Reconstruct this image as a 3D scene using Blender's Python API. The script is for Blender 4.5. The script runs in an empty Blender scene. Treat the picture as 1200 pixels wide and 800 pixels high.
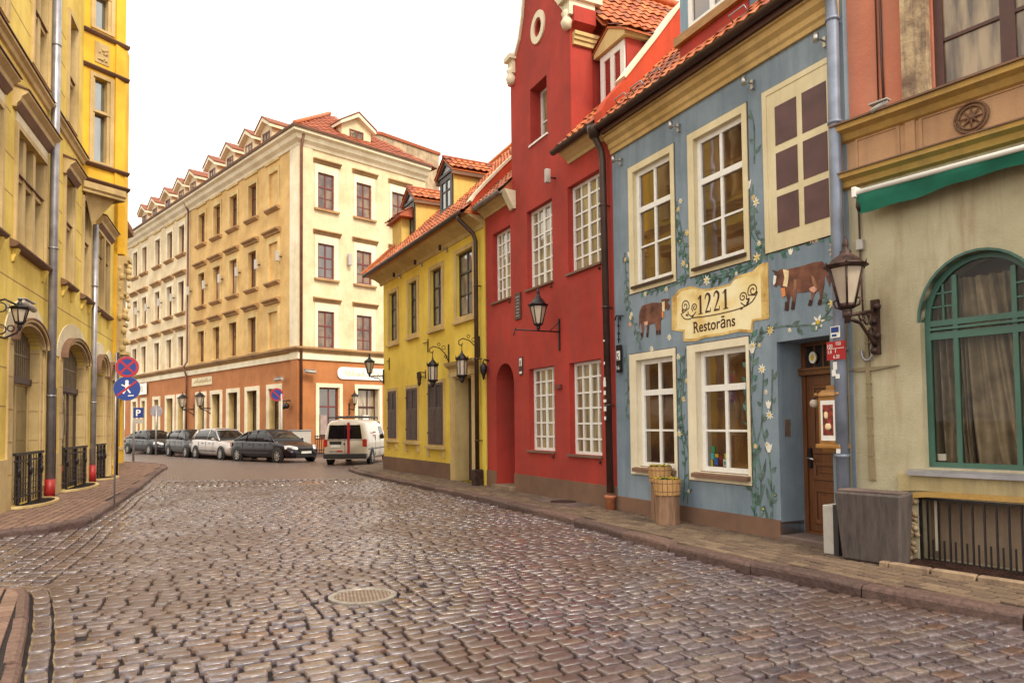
import bpy, bmesh, math, random
from mathutils import Vector, Matrix
from mathutils.geometry import tessellate_polygon
random.seed(7)
R = math.radians
sc = bpy.context.scene
col = sc.collection

# ------------------------------------------------------------------ camera
cam_d = bpy.data.cameras.new('camera'); cam = bpy.data.objects.new('camera', cam_d); col.objects.link(cam)
cam_d.sensor_width = 36; cam_d.lens = 830/1200*36; cam_d.shift_y = 63/1200
cam_d.clip_end = 2000; cam_d.clip_start = .05
cam.matrix_world = Matrix.Translation((0, 0, 1.6)) @ Matrix.Rotation(R(92.3), 4, 'X') @ Matrix.Rotation(R(-.6), 4, 'Z')
sc.camera = cam

# ------------------------------------------------------------------ light: bright overcast
w = bpy.data.worlds.new('World'); sc.world = w; w.use_nodes = True
nt = w.node_tree; nt.nodes.clear()
out = nt.nodes.new('ShaderNodeOutputWorld'); bg = nt.nodes.new('ShaderNodeBackground')
sky = nt.nodes.new('ShaderNodeTexSky'); sky.sky_type = 'NISHITA'; sky.sun_disc = False
sky.sun_elevation = R(52); sky.sun_rotation = R(150); sky.dust_density = 4; sky.air_density = 1.2
hs = nt.nodes.new('ShaderNodeHueSaturation'); hs.inputs['Saturation'].default_value = .25
mx = nt.nodes.new('ShaderNodeMixRGB'); mx.inputs['Fac'].default_value = .72; mx.inputs['Color2'].default_value = (9.8, 9.2, 8.1, 1)
nt.links.new(sky.outputs[0], hs.inputs['Color']); nt.links.new(hs.outputs[0], mx.inputs['Color1'])
nt.links.new(mx.outputs[0], bg.inputs['Color']); bg.inputs['Strength'].default_value = .12
nt.links.new(bg.outputs[0], out.inputs['Surface'])
sun_d = bpy.data.lights.new('sun', 'SUN'); sun_d.energy = 1.5; sun_d.angle = R(14); sun_d.color = (1, .88, .68)
sun = bpy.data.objects.new('sun', sun_d); col.objects.link(sun)
sun.rotation_euler = (R(44), 0, R(32))
sc.view_settings.view_transform = 'Standard'; sc.view_settings.look = 'None'; sc.view_settings.gamma = 1
sc.view_settings.exposure = 1.0; sc.view_settings.use_curve_mapping = False
sc.cycles.max_bounces = 6; sc.cycles.diffuse_bounces = 4; sc.cycles.glossy_bounces = 3

# ------------------------------------------------------------------ helpers
def tag(o, label=None, cat=None, group=None, kind=None):
    for k, v in (('label', label), ('category', cat), ('group', group), ('kind', kind)):
        if v: o[k] = v
    return o
WMX = {}
def wm(o): return WMX.get(o.name, Matrix.Identity(4)) if o else Matrix.Identity(4)
def empty(name, loc, rz=0, label=None, cat=None, group=None):
    o = bpy.data.objects.new(name, None); col.objects.link(o)
    o.empty_display_size = .2; o.location = loc; o.rotation_euler = (0, 0, rz)
    WMX[o.name] = Matrix.Translation(loc) @ Matrix.Rotation(rz, 4, 'Z')
    return tag(o, label, cat, group)
def copy_tree(o, parent=None):
    c = o.copy(); col.objects.link(c)
    if parent: c.parent = parent
    for ch in o.children: copy_tree(ch, c)
    return c

class Frame:
    """a facade: u runs along the wall away from the camera, o sticks out of the wall, z is up"""
    def __init__(s, ox, oy, a, flip=False):
        a = R(a); s.O = Vector((ox, oy)); s.d = Vector((math.sin(a), math.cos(a)))
        n = Vector((s.d.y, -s.d.x)); s.out = n if flip else -n
        x = -s.d if flip else s.d; s.rz = math.atan2(x.y, x.x); s.flip = flip
    def pt(s, u, o, z):
        p = s.O + s.d*u + s.out*o; return Vector((p.x, p.y, z))
    def root(s, name, u, o, z, label, cat, group=None):
        return empty(name, s.pt(u, o, z), s.rz, label, cat, group)
class Plain:
    """an object's own axes"""
    rz = 0; flip = False
    def pt(s, u, o, z): return Vector((u, o, z))
PL = Plain()

class MB:
    def __init__(s, F=PL): s.F = F; s.v = []; s.f = []; s.mi = []; s.sm = []
    def add(s, vs, fs, mi=0, sm=False):
        b = len(s.v); s.v += [s.F.pt(*p) for p in vs]
        for f in fs: s.f.append([b+i for i in f]); s.mi.append(mi); s.sm.append(sm)
        return s
    def box(s, u0, u1, o0, o1, z0, z1, mi=0):
        return s.add([(u0,o0,z0),(u1,o0,z0),(u1,o1,z0),(u0,o1,z0),(u0,o0,z1),(u1,o0,z1),(u1,o1,z1),(u0,o1,z1)],
              [(0,3,2,1),(4,5,6,7),(0,1,5,4),(1,2,6,5),(2,3,7,6),(3,0,4,7)], mi)
    def hexa(s, p, mi=0):   # eight corners: bottom four, top four
        return s.add(p, [(0,3,2,1),(4,5,6,7),(0,1,5,4),(1,2,6,5),(2,3,7,6),(3,0,4,7)], mi)
    def prism(s, poly, o0, o1, mi=0, holes=(), cap=True):      # poly in (u, z)
        n = len(poly)
        if cap:
            loops = [[Vector((p[0], p[1], 0)) for p in poly]] + [[Vector((p[0], p[1], 0)) for p in h] for h in holes]
            flat = [q for l in loops for q in l]
            tri = tessellate_polygon(loops)
            s.add([(q.x, o1, q.y) for q in flat], tri, mi)
            s.add([(q.x, o0, q.y) for q in flat], tri, mi)
        for l in [poly]+list(holes):
            m = len(l)
            s.add([(p[0], o0, p[1]) for p in l]+[(p[0], o1, p[1]) for p in l], [(i, (i+1) % m, m+(i+1) % m, m+i) for i in range(m)], mi)
        return s
    def sweep(s, prof, u0, u1, mi=0, m0=0, m1=0):   # profile (o, z) run along u; m0, m1: mitre (du per o)
        n = len(prof)
        s.add([(u0+m0*p[0], p[0], p[1]) for p in prof]+[(u1+m1*p[0], p[0], p[1]) for p in prof],
              [(i, (i+1) % n, n+(i+1) % n, n+i) for i in range(n)]+[list(range(n)), list(range(2*n-1, n-1, -1))], mi)
        return s
    def tube(s, path, r, n=8, mi=0, cap=True, sm=True):
        P = [Vector(p) for p in path]; rings = []
        rs = r if isinstance(r, (list, tuple)) else [r]*len(P)
        t0 = (P[1]-P[0]).normalized()
        a = t0.orthogonal().normalized()
        for i, p in enumerate(P):
            t = (P[min(i+1, len(P)-1)]-P[max(i-1, 0)])
            t = t.normalized() if t.length > 1e-9 else t0
            a = (a-t*a.dot(t)); a = a.normalized() if a.length > 1e-6 else t.orthogonal().normalized()
            b = t.cross(a)
            rings.append([p+(a*math.cos(2*math.pi*k/n)+b*math.sin(2*math.pi*k/n))*rs[i] for k in range(n)])
        vs = [tuple(q) for rg in rings for q in rg]; fs = []
        for i in range(len(P)-1):
            for k in range(n): fs.append((i*n+k, i*n+(k+1) % n, (i+1)*n+(k+1) % n, (i+1)*n+k))
        s.add(vs, fs, mi, sm)
        if cap: s.add(rings[0], [list(range(n))], mi); s.add(rings[-1], [list(range(n))], mi)
        return s
    def lathe(s, prof, c, n=16, mi=0, sm=True, ph=0):       # prof (r, z)
        m = len(prof); vs = []
        for r, z in prof:
            for k in range(n):
                a = 2*math.pi*k/n+ph; vs.append((c[0]+r*math.cos(a), c[1]+r*math.sin(a), c[2]+z))
        fs = [(i*n+k, i*n+(k+1) % n, (i+1)*n+(k+1) % n, (i+1)*n+k) for i in range(m-1) for k in range(n)]
        fs += [list(range(n)), list(range((m-1)*n, m*n))]
        return s.add(vs, fs, mi, sm)
    def ball(s, c, r, mi=0, n=10, sc3=(1, 1, 1)):
        vs = []; m = n//2+1
        for i in range(1, m):
            t = math.pi*i/m
            for k in range(n): a = 2*math.pi*k/n; vs.append((c[0]+r*sc3[0]*math.sin(t)*math.cos(a), c[1]+r*sc3[1]*math.sin(t)*math.sin(a), c[2]+r*sc3[2]*math.cos(t)))
        fs = [(i*n+k, i*n+(k+1) % n, (i+1)*n+(k+1) % n, (i+1)*n+k) for i in range(m-2) for k in range(n)]
        fs += [list(range(n)), list(range((m-2)*n, (m-1)*n))]
        return s.add(vs, fs, mi, True)
    def ribbon(s, path, wd, o0, o1, mi=0):      # flat stroke on a wall, path (u, z)
        P = [Vector(p) for p in path]; L = []; Rr = []
        ws = wd if isinstance(wd, (list, tuple)) else [wd]*len(P)
        for i, p in enumerate(P):
            t = (P[min(i+1, len(P)-1)]-P[max(i-1, 0)]).normalized(); nn = Vector((-t.y, t.x))*ws[i]/2
            L.append(p+nn); Rr.append(p-nn)
        n = len(P)
        s.add([(q.x, o1, q.y) for q in L]+[(q.x, o1, q.y) for q in Rr], [(i, i+1, n+i+1, n+i) for i in range(n-1)], mi)
        ring = L+Rr[::-1]; m = len(ring)
        s.add([(q.x, o0, q.y) for q in ring]+[(q.x, o1, q.y) for q in ring], [(i, (i+1) % m, m+(i+1) % m, m+i) for i in range(m)], mi)
        return s
    def build(s, name, mats, parent=None, at=None, rz=0, recalc=True, bevel=0, subd=0):
        if not isinstance(mats, (list, tuple)): mats = [mats]
        me = bpy.data.meshes.new(name)
        if parent is not None: M = wm(parent)
        else:
            if at is None:
                n = len(s.v); at = Vector((sum(p.x for p in s.v)/n, sum(p.y for p in s.v)/n, min(p.z for p in s.v)))
            M = Matrix.Translation(at) @ Matrix.Rotation(rz, 4, 'Z')
        Mi = M.inverted()
        me.from_pydata([Mi @ p for p in s.v], [], s.f)
        for m in mats: me.materials.append(m)
        me.polygons.foreach_set('material_index', s.mi); me.polygons.foreach_set('use_smooth', s.sm)
        if recalc:
            b = bmesh.new(); b.from_mesh(me); bmesh.ops.remove_doubles(b, verts=b.verts, dist=1e-5)
            bmesh.ops.recalc_face_normals(b, faces=b.faces); b.to_mesh(me); b.free()
        me.update()
        o = bpy.data.objects.new(name, me); col.objects.link(o)
        if parent is not None: o.parent = parent; WMX[o.name] = M
        else: o.matrix_world = M; WMX[o.name] = M
        if bevel:
            md = o.modifiers.new('bevel', 'BEVEL'); md.width = bevel; md.segments = 1; md.limit_method = 'ANGLE'; md.angle_limit = R(50)
        if subd:
            md = o.modifiers.new('subd', 'SUBSURF'); md.levels = md.render_levels = subd
        return o

def arc(cu, cz, r, a0, a1, n=16, rz_=None):
    rz_ = rz_ if rz_ is not None else r
    return [(cu+r*math.cos(R(a0+(a1-a0)*i/n)), cz+rz_*math.sin(R(a0+(a1-a0)*i/n))) for i in range(n+1)]
def arched(u0, u1, z0, zs, zt, n=14):     # opening with a segmental or round head
    c = (u0+u1)/2; r = (u1-u0)/2
    return [(u0, z0), (u1, z0)]+[(c+r*math.cos(math.pi*i/n), zs+(zt-zs)*math.sin(math.pi*i/n)) for i in range(n+1)]
def rect(u0, u1, z0, z1): return [(u0, z0), (u1, z0), (u1, z1), (u0, z1)]

# ------------------------------------------------------------------ materials
def nmat(name):
    m = bpy.data.materials.new(name); m.use_nodes = True
    t = m.node_tree; return m, t, t.nodes['Principled BSDF']
def N(t, kind, **k):
    n = t.nodes.new(kind)
    for a, b in k.items():
        if a in n.inputs: n.inputs[a].default_value = b
        else: setattr(n, a, b)
    return n
def ramp(t, src, stops):
    r = t.nodes.new('ShaderNodeValToRGB'); el = r.color_ramp.elements
    while len(el) < len(stops): el.new(.5)
    for e, (p, c) in zip(el, stops): e.position = p; e.color = (*c, 1) if len(c) == 3 else c
    t.links.new(src, r.inputs['Fac']); return r
def plaster(name, c, c2=None, dirt=(.12, .09, .07), dirt_amt=.25, rough=.9, scale=1.0, bump=.4, fine=45):
    """painted render: broad tone drift, small blotches, dirt runs and a rough surface"""
    m, t, p = nmat(name); c2 = c2 or tuple(x*.82 for x in c)
    co = N(t, 'ShaderNodeTexCoord')
    n1 = N(t, 'ShaderNodeTexNoise', Scale=.7*scale, Detail=8.0, Roughness=.65); t.links.new(co.outputs['Object'], n1.inputs['Vector'])
    c2 = tuple(x*.9 for x in c2); r1 = ramp(t, n1.outputs['Fac'], [(.36, c2), (.6, c)])
    mp = N(t, 'ShaderNodeMapping'); mp.inputs['Scale'].default_value = (3, 3, .35); t.links.new(co.outputs['Object'], mp.inputs['Vector'])
    n2 = N(t, 'ShaderNodeTexNoise', Scale=1.4*scale, Detail=6.0, Roughness=.7); t.links.new(mp.outputs[0], n2.inputs['Vector'])
    r2 = ramp(t, n2.outputs['Fac'], [(.46, (0, 0, 0)), (.66, (dirt_amt*.8,)*3)])
    mx = N(t, 'ShaderNodeMixRGB'); mx.inputs['Color2'].default_value = (*dirt, 1)
    t.links.new(r2.outputs[0], mx.inputs['Fac']); t.links.new(r1.outputs[0], mx.inputs['Color1'])
    t.links.new(mx.outputs[0], p.inputs['Base Color'])
    n3 = N(t, 'ShaderNodeTexNoise', Scale=float(fine), Detail=4.0); t.links.new(co.outputs['Object'], n3.inputs['Vector'])
    n4 = N(t, 'ShaderNodeTexNoise', Scale=4.0, Detail=3.0); t.links.new(co.outputs['Object'], n4.inputs['Vector'])
    ad = N(t, 'ShaderNodeMath', operation='ADD'); t.links.new(n3.outputs['Fac'], ad.inputs[0]); t.links.new(n4.outputs['Fac'], ad.inputs[1])
    b = N(t, 'ShaderNodeBump', Strength=bump, Distance=.012); t.links.new(ad.outputs[0], b.inputs['Height']); t.links.new(b.outputs[0], p.inputs['Normal'])
    p.inputs['Roughness'].default_value = rough
    return m
def flat(name, c, rough=.6, metal=0, spec=.5, var=.12, ns=12.0, coat=0, bump=0):
    m, t, p = nmat(name)
    co = N(t, 'ShaderNodeTexCoord'); n = N(t, 'ShaderNodeTexNoise', Scale=ns, Detail=5.0); t.links.new(co.outputs['Object'], n.inputs['Vector'])
    r = ramp(t, n.outputs['Fac'], [(.3, tuple(x*(1-var*2) for x in c)), (.7, tuple(min(1, x*(1+var)) for x in c))])
    t.links.new(r.outputs[0], p.inputs['Base Color'])
    p.inputs['Roughness'].default_value = rough; p.inputs['Metallic'].default_value = metal
    p.inputs['Coat Weight'].default_value = coat; p.inputs['Coat Roughness'].default_value = .06
    if bump:
        b = N(t, 'ShaderNodeBump', Strength=bump, Distance=.01); t.links.new(n.outputs['Fac'], b.inputs['Height']); t.links.new(b.outputs[0], p.inputs['Normal'])
    return m
def pane_mat(name, c, c2, ior=1.9, rough=.03, scale=(1.2, 1.2, .5), wav=.02):
    """window glass seen from the street: base colour for a dim room, a curtain or a painted reflection, mirror-like in front"""
    m, t, p = nmat(name)
    co = N(t, 'ShaderNodeTexCoord'); mp = N(t, 'ShaderNodeMapping'); mp.inputs['Scale'].default_value = scale
    t.links.new(co.outputs['Object'], mp.inputs['Vector'])
    n = N(t, 'ShaderNodeTexNoise', Scale=2.2, Detail=4.0); t.links.new(mp.outputs[0], n.inputs['Vector'])
    r = ramp(t, n.outputs['Fac'], [(.38, c2), (.6, c)]); t.links.new(r.outputs[0], p.inputs['Base Color'])
    p.inputs['Roughness'].default_value = rough; p.inputs['IOR'].default_value = ior
    n2 = N(t, 'ShaderNodeTexNoise', Scale=2.5, Detail=1.0); t.links.new(co.outputs['Object'], n2.inputs['Vector'])
    b = N(t, 'ShaderNodeBump', Strength=.25, Distance=wav); t.links.new(n2.outputs['Fac'], b.inputs['Height']); t.links.new(b.outputs[0], p.inputs['Normal'])
    return m
def wood(name, c, c2, axis=(18, 18, 1.2), rough=.55, coat=0):
    m, t, p = nmat(name)
    co = N(t, 'ShaderNodeTexCoord'); mp = N(t, 'ShaderNodeMapping'); mp.inputs['Scale'].default_value = axis
    t.links.new(co.outputs['Object'], mp.inputs['Vector'])
    n = N(t, 'ShaderNodeTexNoise', Scale=2.0, Detail=8.0, Roughness=.7); t.links.new(mp.outputs[0], n.inputs['Vector'])
    r = ramp(t, n.outputs['Fac'], [(.3, c2), (.65, c)]); t.links.new(r.outputs[0], p.inputs['Base Color'])
    b = N(t, 'ShaderNodeBump', Strength=.35, Distance=.01); t.links.new(n.outputs['Fac'], b.inputs['Height']); t.links.new(b.outputs[0], p.inputs['Normal'])
    p.inputs['Roughness'].default_value = rough; p.inputs['Coat Weight'].default_value = coat
    return m
def island(name, stops, rough=.6, ns=25.0, bump=.3, bd=.006, dirt=None, dirt_scale=.5, dirt_rng=(.5, .68), nmix=.35, rough2=None):
    """each stone or tile its own tone"""
    m, t, p = nmat(name)
    g = N(t, 'ShaderNodeNewGeometry'); r = ramp(t, g.outputs['Random Per Island'], stops)
    co = N(t, 'ShaderNodeTexCoord')
    n = N(t, 'ShaderNodeTexNoise', Scale=ns, Detail=6.0, Roughness=.65); t.links.new(co.outputs['Object'], n.inputs['Vector'])
    rr = ramp(t, n.outputs['Fac'], [(.3, (1-nmix,)*3), (.7, (1+nmix*.4,)*3)])
    mu = N(t, 'ShaderNodeMixRGB', blend_type='MULTIPLY'); mu.inputs['Fac'].default_value = 1
    t.links.new(r.outputs[0], mu.inputs['Color1']); t.links.new(rr.outputs[0], mu.inputs['Color2'])
    last = mu.outputs[0]
    if dirt:
        n2 = N(t, 'ShaderNodeTexNoise', Scale=dirt_scale, Detail=7.0, Roughness=.7); t.links.new(co.outputs['Object'], n2.inputs['Vector'])
        r2 = ramp(t, n2.outputs['Fac'], [(dirt_rng[0], (0,)*3), (dirt_rng[1], (.75,)*3)])
        mx = N(t, 'ShaderNodeMixRGB'); mx.inputs['Color2'].default_value = (*dirt, 1)
        t.links.new(r2.outputs[0], mx.inputs['Fac']); t.links.new(last, mx.inputs['Color1']); last = mx.outputs[0]
        if rough2:
            mr = N(t, 'ShaderNodeMapRange'); mr.inputs['To Min'].default_value = rough; mr.inputs['To Max'].default_value = rough2
            t.links.new(r2.outputs[0], mr.inputs['Value']); t.links.new(mr.outputs[0], p.inputs['Roughness'])
    t.links.new(last, p.inputs['Base Color'])
    if not (dirt and rough2): p.inputs['Roughness'].default_value = rough
    b = N(t, 'ShaderNodeBump', Strength=bump, Distance=bd); t.links.new(n.outputs['Fac'], b.inputs['Height']); t.links.new(b.outputs[0], p.inputs['Normal'])
    return m
M = {}
M['cobble'] = island('cobble_stone', [(0, (.135, .100, .110)), (.2, (.085, .062, .072)), (.45, (.175, .132, .135)), (.7, (.115, .090, .108)), (.9, (.185, .140, .122)), (.98, (.14, .08, .065))], rough=.15, ns=24, dirt=(.07, .034, .02), rough2=.7, dirt_scale=.36, dirt_rng=(.47, .57), bump=.4, bd=.006, nmix=.6)
_p = M['cobble'].node_tree.nodes['Principled BSDF']; _p.inputs['Coat Weight'].default_value = .45; _p.inputs['Coat Roughness'].default_value = .2; _p.inputs['Coat IOR'].default_value = 1.6
M['joint'] = flat('joint_grit', (.012, .006, .007), .95, var=.4, ns=30, bump=.6)
M['far_road'] = None
M['kerb'] = island('kerb_granite', [(0, (.11, .06, .05)), (.4, (.165, .095, .075)), (.7, (.085, .048, .042)), (1, (.15, .09, .075))], rough=.75, ns=18, bump=.8, bd=.02, nmix=.5)
M['paver'] = island('paver', [(0, (.13, .085, .055)), (.3, (.18, .12, .078)), (.6, (.105, .066, .048)), (1, (.215, .15, .095))], rough=.8, ns=30, bump=.4, dirt=(.12, .08, .055), dirt_scale=.8, dirt_rng=(.52, .75))
M['paver_red'] = island('paver_red', [(0, (.17, .095, .07)), (.4, (.22, .13, .095)), (.7, (.14, .078, .06)), (1, (.25, .155, .11))], rough=.8, ns=30, bump=.4, dirt=(.15, .09, .06), dirt_scale=.8)
M['tile'] = island('clay_tile', [(0, (.47, .115, .035)), (.3, (.58, .165, .042)), (.5, (.32, .07, .028)), (.7, (.52, .13, .038)), (.9, (.60, .21, .065)), (.95, (.20, .06, .035))], rough=.65, ns=14, bump=.3, nmix=.4)
M['dormer_tile'] = island('dormer_tile', [(0, (.22, .06, .025)), (1, (.27, .075, .03))], rough=.8)
M['tile_far'] = island('clay_tile_far', [(0, (.28, .06, .022)), (.5, (.36, .085, .028)), (1, (.22, .045, .02))], rough=.75, ns=9, bump=.3)
M['ridge'] = flat('ridge_clay', (.55, .15, .05), .7, var=.25, ns=6)
# plasters
M['yellow_l'] = plaster('left_ochre_render', (.76, .57, .13), (.64, .45, .08), dirt_amt=.25)
M['yellow_bay'] = plaster('bay_orange_render', (.80, .48, .04), (.70, .40, .03), dirt_amt=.1)
M['stone_l'] = plaster('left_sandstone', (.60, .45, .22), (.47, .33, .14), dirt_amt=.25)
M['white_l'] = plaster('white_arch_render', (.72, .64, .46), (.58, .48, .3), dirt_amt=.2)
M['brown_trim'] = plaster('brown_moulding', (.19, .095, .05), (.12, .055, .03), rough=.7)
M['cream_r'] = plaster('cream_render', (.80, .66, .43), (.74, .6, .37), dirt_amt=.12, fine=20)
M['cream_l'] = plaster('honey_render', (.68, .45, .18), (.57, .35, .12), dirt_amt=.12, fine=20)
M['cream_w'] = plaster('pale_cream_render', (.74, .61, .40), (.65, .51, .31), dirt_amt=.12, fine=20)
M['cream_trim'] = plaster('pale_trim', (.82, .74, .56), (.74, .64, .45), dirt_amt=.1, fine=20)
M['trim_brown'] = plaster('tan_moulding', (.42, .25, .11), (.3, .17, .075), fine=20)
M['orange'] = plaster('terracotta_render', (.47, .18, .06), (.40, .145, .045), dirt_amt=.15, fine=20)
M['yellow_h'] = plaster('lemon_render', (.88, .66, .10), (.80, .56, .07), dirt_amt=.12)
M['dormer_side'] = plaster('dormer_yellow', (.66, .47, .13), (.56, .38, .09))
M['cream_h'] = plaster('cream_moulding', (.66, .49, .22), (.54, .38, .15), dirt_amt=.2)
M['red'] = plaster('crimson_render', (.44, .043, .028), (.33, .031, .021), dirt=(.27, .045, .03), dirt_amt=.7)
M['red_d'] = plaster('party_wall_red', (.60, .075, .025), (.5, .06, .02), dirt=(.25, .05, .03), dirt_amt=.4)
M['plinth'] = plaster('brown_plinth', (.22, .12, .075), (.16, .085, .055), rough=.85)
M['blue'] = plaster('slate_blue_render', (.245, .305, .365), (.18, .235, .29), dirt=(.10, .14, .18), dirt_amt=.65)
M['reveal_blue'] = M['blue']
M['beige'] = plaster('beige_render', (.49, .44, .30), (.38, .325, .205), dirt=(.22, .13, .07), dirt_amt=.6)
M['salmon'] = plaster('salmon_render', (.56, .20, .12), (.47, .15, .09), dirt=(.3, .2, .14), dirt_amt=.55)
M['peach'] = plaster('peach_frieze', (.52, .31, .17), (.42, .23, .12), dirt_amt=.3)
M['gold'] = plaster('gold_moulding', (.52, .32, .09), (.42, .24, .06), dirt_amt=.35)
M['oldstone'] = plaster('rough_old_stone', (.5, .37, .22), (.2, .12, .08), dirt_amt=.8, scale=5, bump=1.0, fine=18)
M['firewall'] = plaster('weathered_gable', (.5, .38, .24), (.34, .24, .15), dirt_amt=.7, scale=2)
M['white'] = flat('white_paint', (.82, .80, .76), .45, var=.04)
M['cream_p'] = plaster('cream_paint', (.76, .66, .43), (.68, .56, .33), dirt_amt=.15, rough=.6)
M['maroon'] = flat('maroon_board', (.10, .045, .05), .5, var=.15, ns=4)
M['brown_frame'] = flat('dark_brown_frame', (.07, .022, .014), .5)
M['black_frame'] = flat('charcoal_frame', (.035, .025, .025), .5)
M['red_frame'] = flat('oxblood_frame', (.16, .03, .025), .5)
M['green'] = flat('green_paint', (.045, .12, .088), .45, var=.12, ns=3)
M['awn'] = flat('green_canvas', (.008, .15, .095), .8, var=.15, ns=3)
M['iron'] = flat('black_iron', (.022, .016, .018), .45, metal=.3, var=.3)
M['iron_br'] = flat('rusty_iron', (.06, .028, .022), .55, metal=.3, var=.4)
M['pipe_brown'] = flat('brown_pipe', (.16, .06, .035), .5, metal=.1, var=.2, ns=3)
M['gutter'] = flat('brown_gutter', (.06, .03, .022), .4, metal=.2, var=.25, ns=3)
M['zinc'] = flat('zinc', (.34, .33, .36), .4, metal=.55, var=.15, ns=4)
M['zinc_blue'] = flat('painted_zinc', (.22, .25, .33), .45, metal=.25, var=.2, ns=3)
M['red_pipe'] = flat('red_pipe', (.34, .014, .014), .5)
M['clay'] = flat('clay_pipe', (.5, .17, .08), .7)
M['steel'] = flat('steel', (.5, .48, .46), .35, metal=.9)
M['lamp_white'] = flat('lamp_grey', (.42, .39, .36), .4, var=.05)
M['door'] = wood('door_wood', (.17, .06, .018), (.08, .028, .010), rough=.4, coat=.2)
M['oldwood'] = wood('weathered_wood', (.30, .17, .10), (.12, .065, .04), rough=.8)
M['ledge_wood'] = wood('varnished_board', (.42, .21, .05), (.22, .09, .02), axis=(2, 2, 14), rough=.5)
M['tub'] = wood('light_wood', (.52, .30, .12), (.36, .19, .07), rough=.6)
M['shutter'] = flat('shutter_brown', (.075, .04, .035), .6, var=.2)
M['bluewood'] = wood('blue_board', (.22, .33, .42), (.15, .23, .31), axis=(14, 14, 1))
M['glass_blue'] = pane_mat('pane_warm_dark', (.11, .052, .016), (.035, .015, .009), ior=2.3, scale=(.7, .7, .7), wav=.006)  # warm brown base stands in for the yellow houses mirrored in the panes
M['glass_red'] = pane_mat('pane_net_curtain', (.36, .30, .18), (.16, .12, .07), ior=1.9, scale=(5, 5, .5))
M['glass_y'] = pane_mat('pane_pale', (.30, .27, .24), (.12, .10, .09), ior=2.2)
M['glass_c'] = pane_mat('pane_brown', (.20, .12, .06), (.05, .025, .02), ior=1.8, scale=(1, 1, .6))
M['glass_c2'] = pane_mat('pane_pale_blind', (.42, .34, .24), (.24, .18, .12), ior=1.8, scale=(4, 4, .5))
M['glass_c3'] = pane_mat('pane_dark', (.07, .045, .035), (.03, .02, .018), ior=2.2)
M['glass_l'] = pane_mat('pane_left', (.17, .125, .06), (.07, .05, .028), ior=2.0)  # olive beige base has the street reflection painted in
M['glass_k'] = pane_mat('pane_shop', (.03, .018, .014), (.02, .01, .008), ior=1.7)
M['glass_up'] = pane_mat('pane_curtain_reflection', (.34, .25, .15), (.09, .06, .04), ior=1.6, scale=(3.5, 3.5, .5))  # curtain tone with an orange reflection painted into it
M['glass_bay'] = pane_mat('pane_bay', (.10, .13, .12), (.04, .05, .06), ior=3.0)
M['lampglass'] = pane_mat('lamp_glass', (.52, .44, .34), (.38, .3, .24), ior=1.5, rough=.15)
M['tyre'] = flat('tyre', (.015, .014, .015), .85)
M['rim'] = flat('alloy', (.42, .40, .38), .3, metal=.85)
M['carglass'] = pane_mat('car_glass', (.012, .01, .012), (.008, .007, .008), ior=1.4, wav=0)
M['plastic'] = flat('black_plastic', (.02, .018, .02), .5)
M['headlight'] = flat('headlight', (.6, .6, .64), .12, coat=1)
M['taillight'] = flat('tail_lamp', (.42, .02, .015), .2, coat=1)
M['plate'] = flat('plate_white', (.7, .7, .68), .4, var=.03)
M['sign_blue'] = flat('sign_blue', (.006, .035, .22), .5, var=.04)
M['sign_red'] = flat('sign_red', (.38, .008, .016), .5, var=.04)
M['sign_white'] = flat('sign_white', (.8, .79, .76), .4, var=.03)
M['ink'] = flat('sepia_ink', (.06, .02, .008), .7)
M['paint_leaf'] = flat('mural_green', (.115, .175, .155), .9, var=.35, ns=9)
M['paint_leaf2'] = flat('mural_bright_green', (.08, .19, .15), .9, var=.35, ns=9)
M['paint_white'] = flat('mural_white', (.82, .78, .68), .9, var=.1)
M['paint_cream'] = flat('mural_cream', (.80, .62, .36), .9, var=.1)
M['paint_pink'] = flat('mural_pink', (.72, .38, .28), .9, var=.15)
M['paint_brown'] = flat('mural_brown', (.19, .075, .045), .9, var=.35, ns=5)
M['paint_tan'] = flat('mural_tan', (.34, .16, .09), .9, var=.2)
M['paint_dark'] = flat('mural_dark_brown', (.05, .018, .014), .9)
M['paint_orange'] = flat('mural_orange', (.75, .26, .08), .9, var=.15)
def parchment():
    m, t, p = nmat('parchment_paint')
    co = N(t, 'ShaderNodeTexCoord'); n = N(t, 'ShaderNodeTexNoise', Scale=2.2, Detail=5.0); t.links.new(co.outputs['Object'], n.inputs['Vector'])
    r = ramp(t, n.outputs['Fac'], [(.3, (.66, .45, .15)), (.45, (.82, .66, .32)), (.6, (.88, .78, .50))])
    t.links.new(r.outputs[0], p.inputs['Base Color']); p.inputs['Roughness'].default_value = .85; return m
M['parchment'] = parchment()
M['parch_edge'] = plaster('parchment_fold', (.80, .58, .22), (.5, .28, .06), scale=4)
M['leaf'] = flat('plant_leaf', (.06, .13, .03), .6, var=.4)
M['petal'] = flat('yellow_petal', (.75, .5, .04), .6)
M['trough'] = wood('streaked_concrete', (.10, .078, .070), (.042, .033, .032), axis=(9, 9, 1.3), rough=.85)
M['slab'] = plaster('dark_concrete', (.17, .115, .10), (.10, .065, .06), dirt_amt=.5, scale=2.5, bump=.8)
def curtain():
    m, t, p = nmat('drape')
    co = N(t, 'ShaderNodeTexCoord'); n = N(t, 'ShaderNodeTexNoise', Scale=6.0, Detail=4.0); t.links.new(co.outputs['Object'], n.inputs['Vector'])
    r = ramp(t, n.outputs['Fac'], [(.3, (.20, .155, .11)), (.7, (.40, .33, .24))]); t.links.new(r.outputs[0], p.inputs['Base Color']); p.inputs['Roughness'].default_value = .9
    return m
M['curtain'] = curtain()

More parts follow.
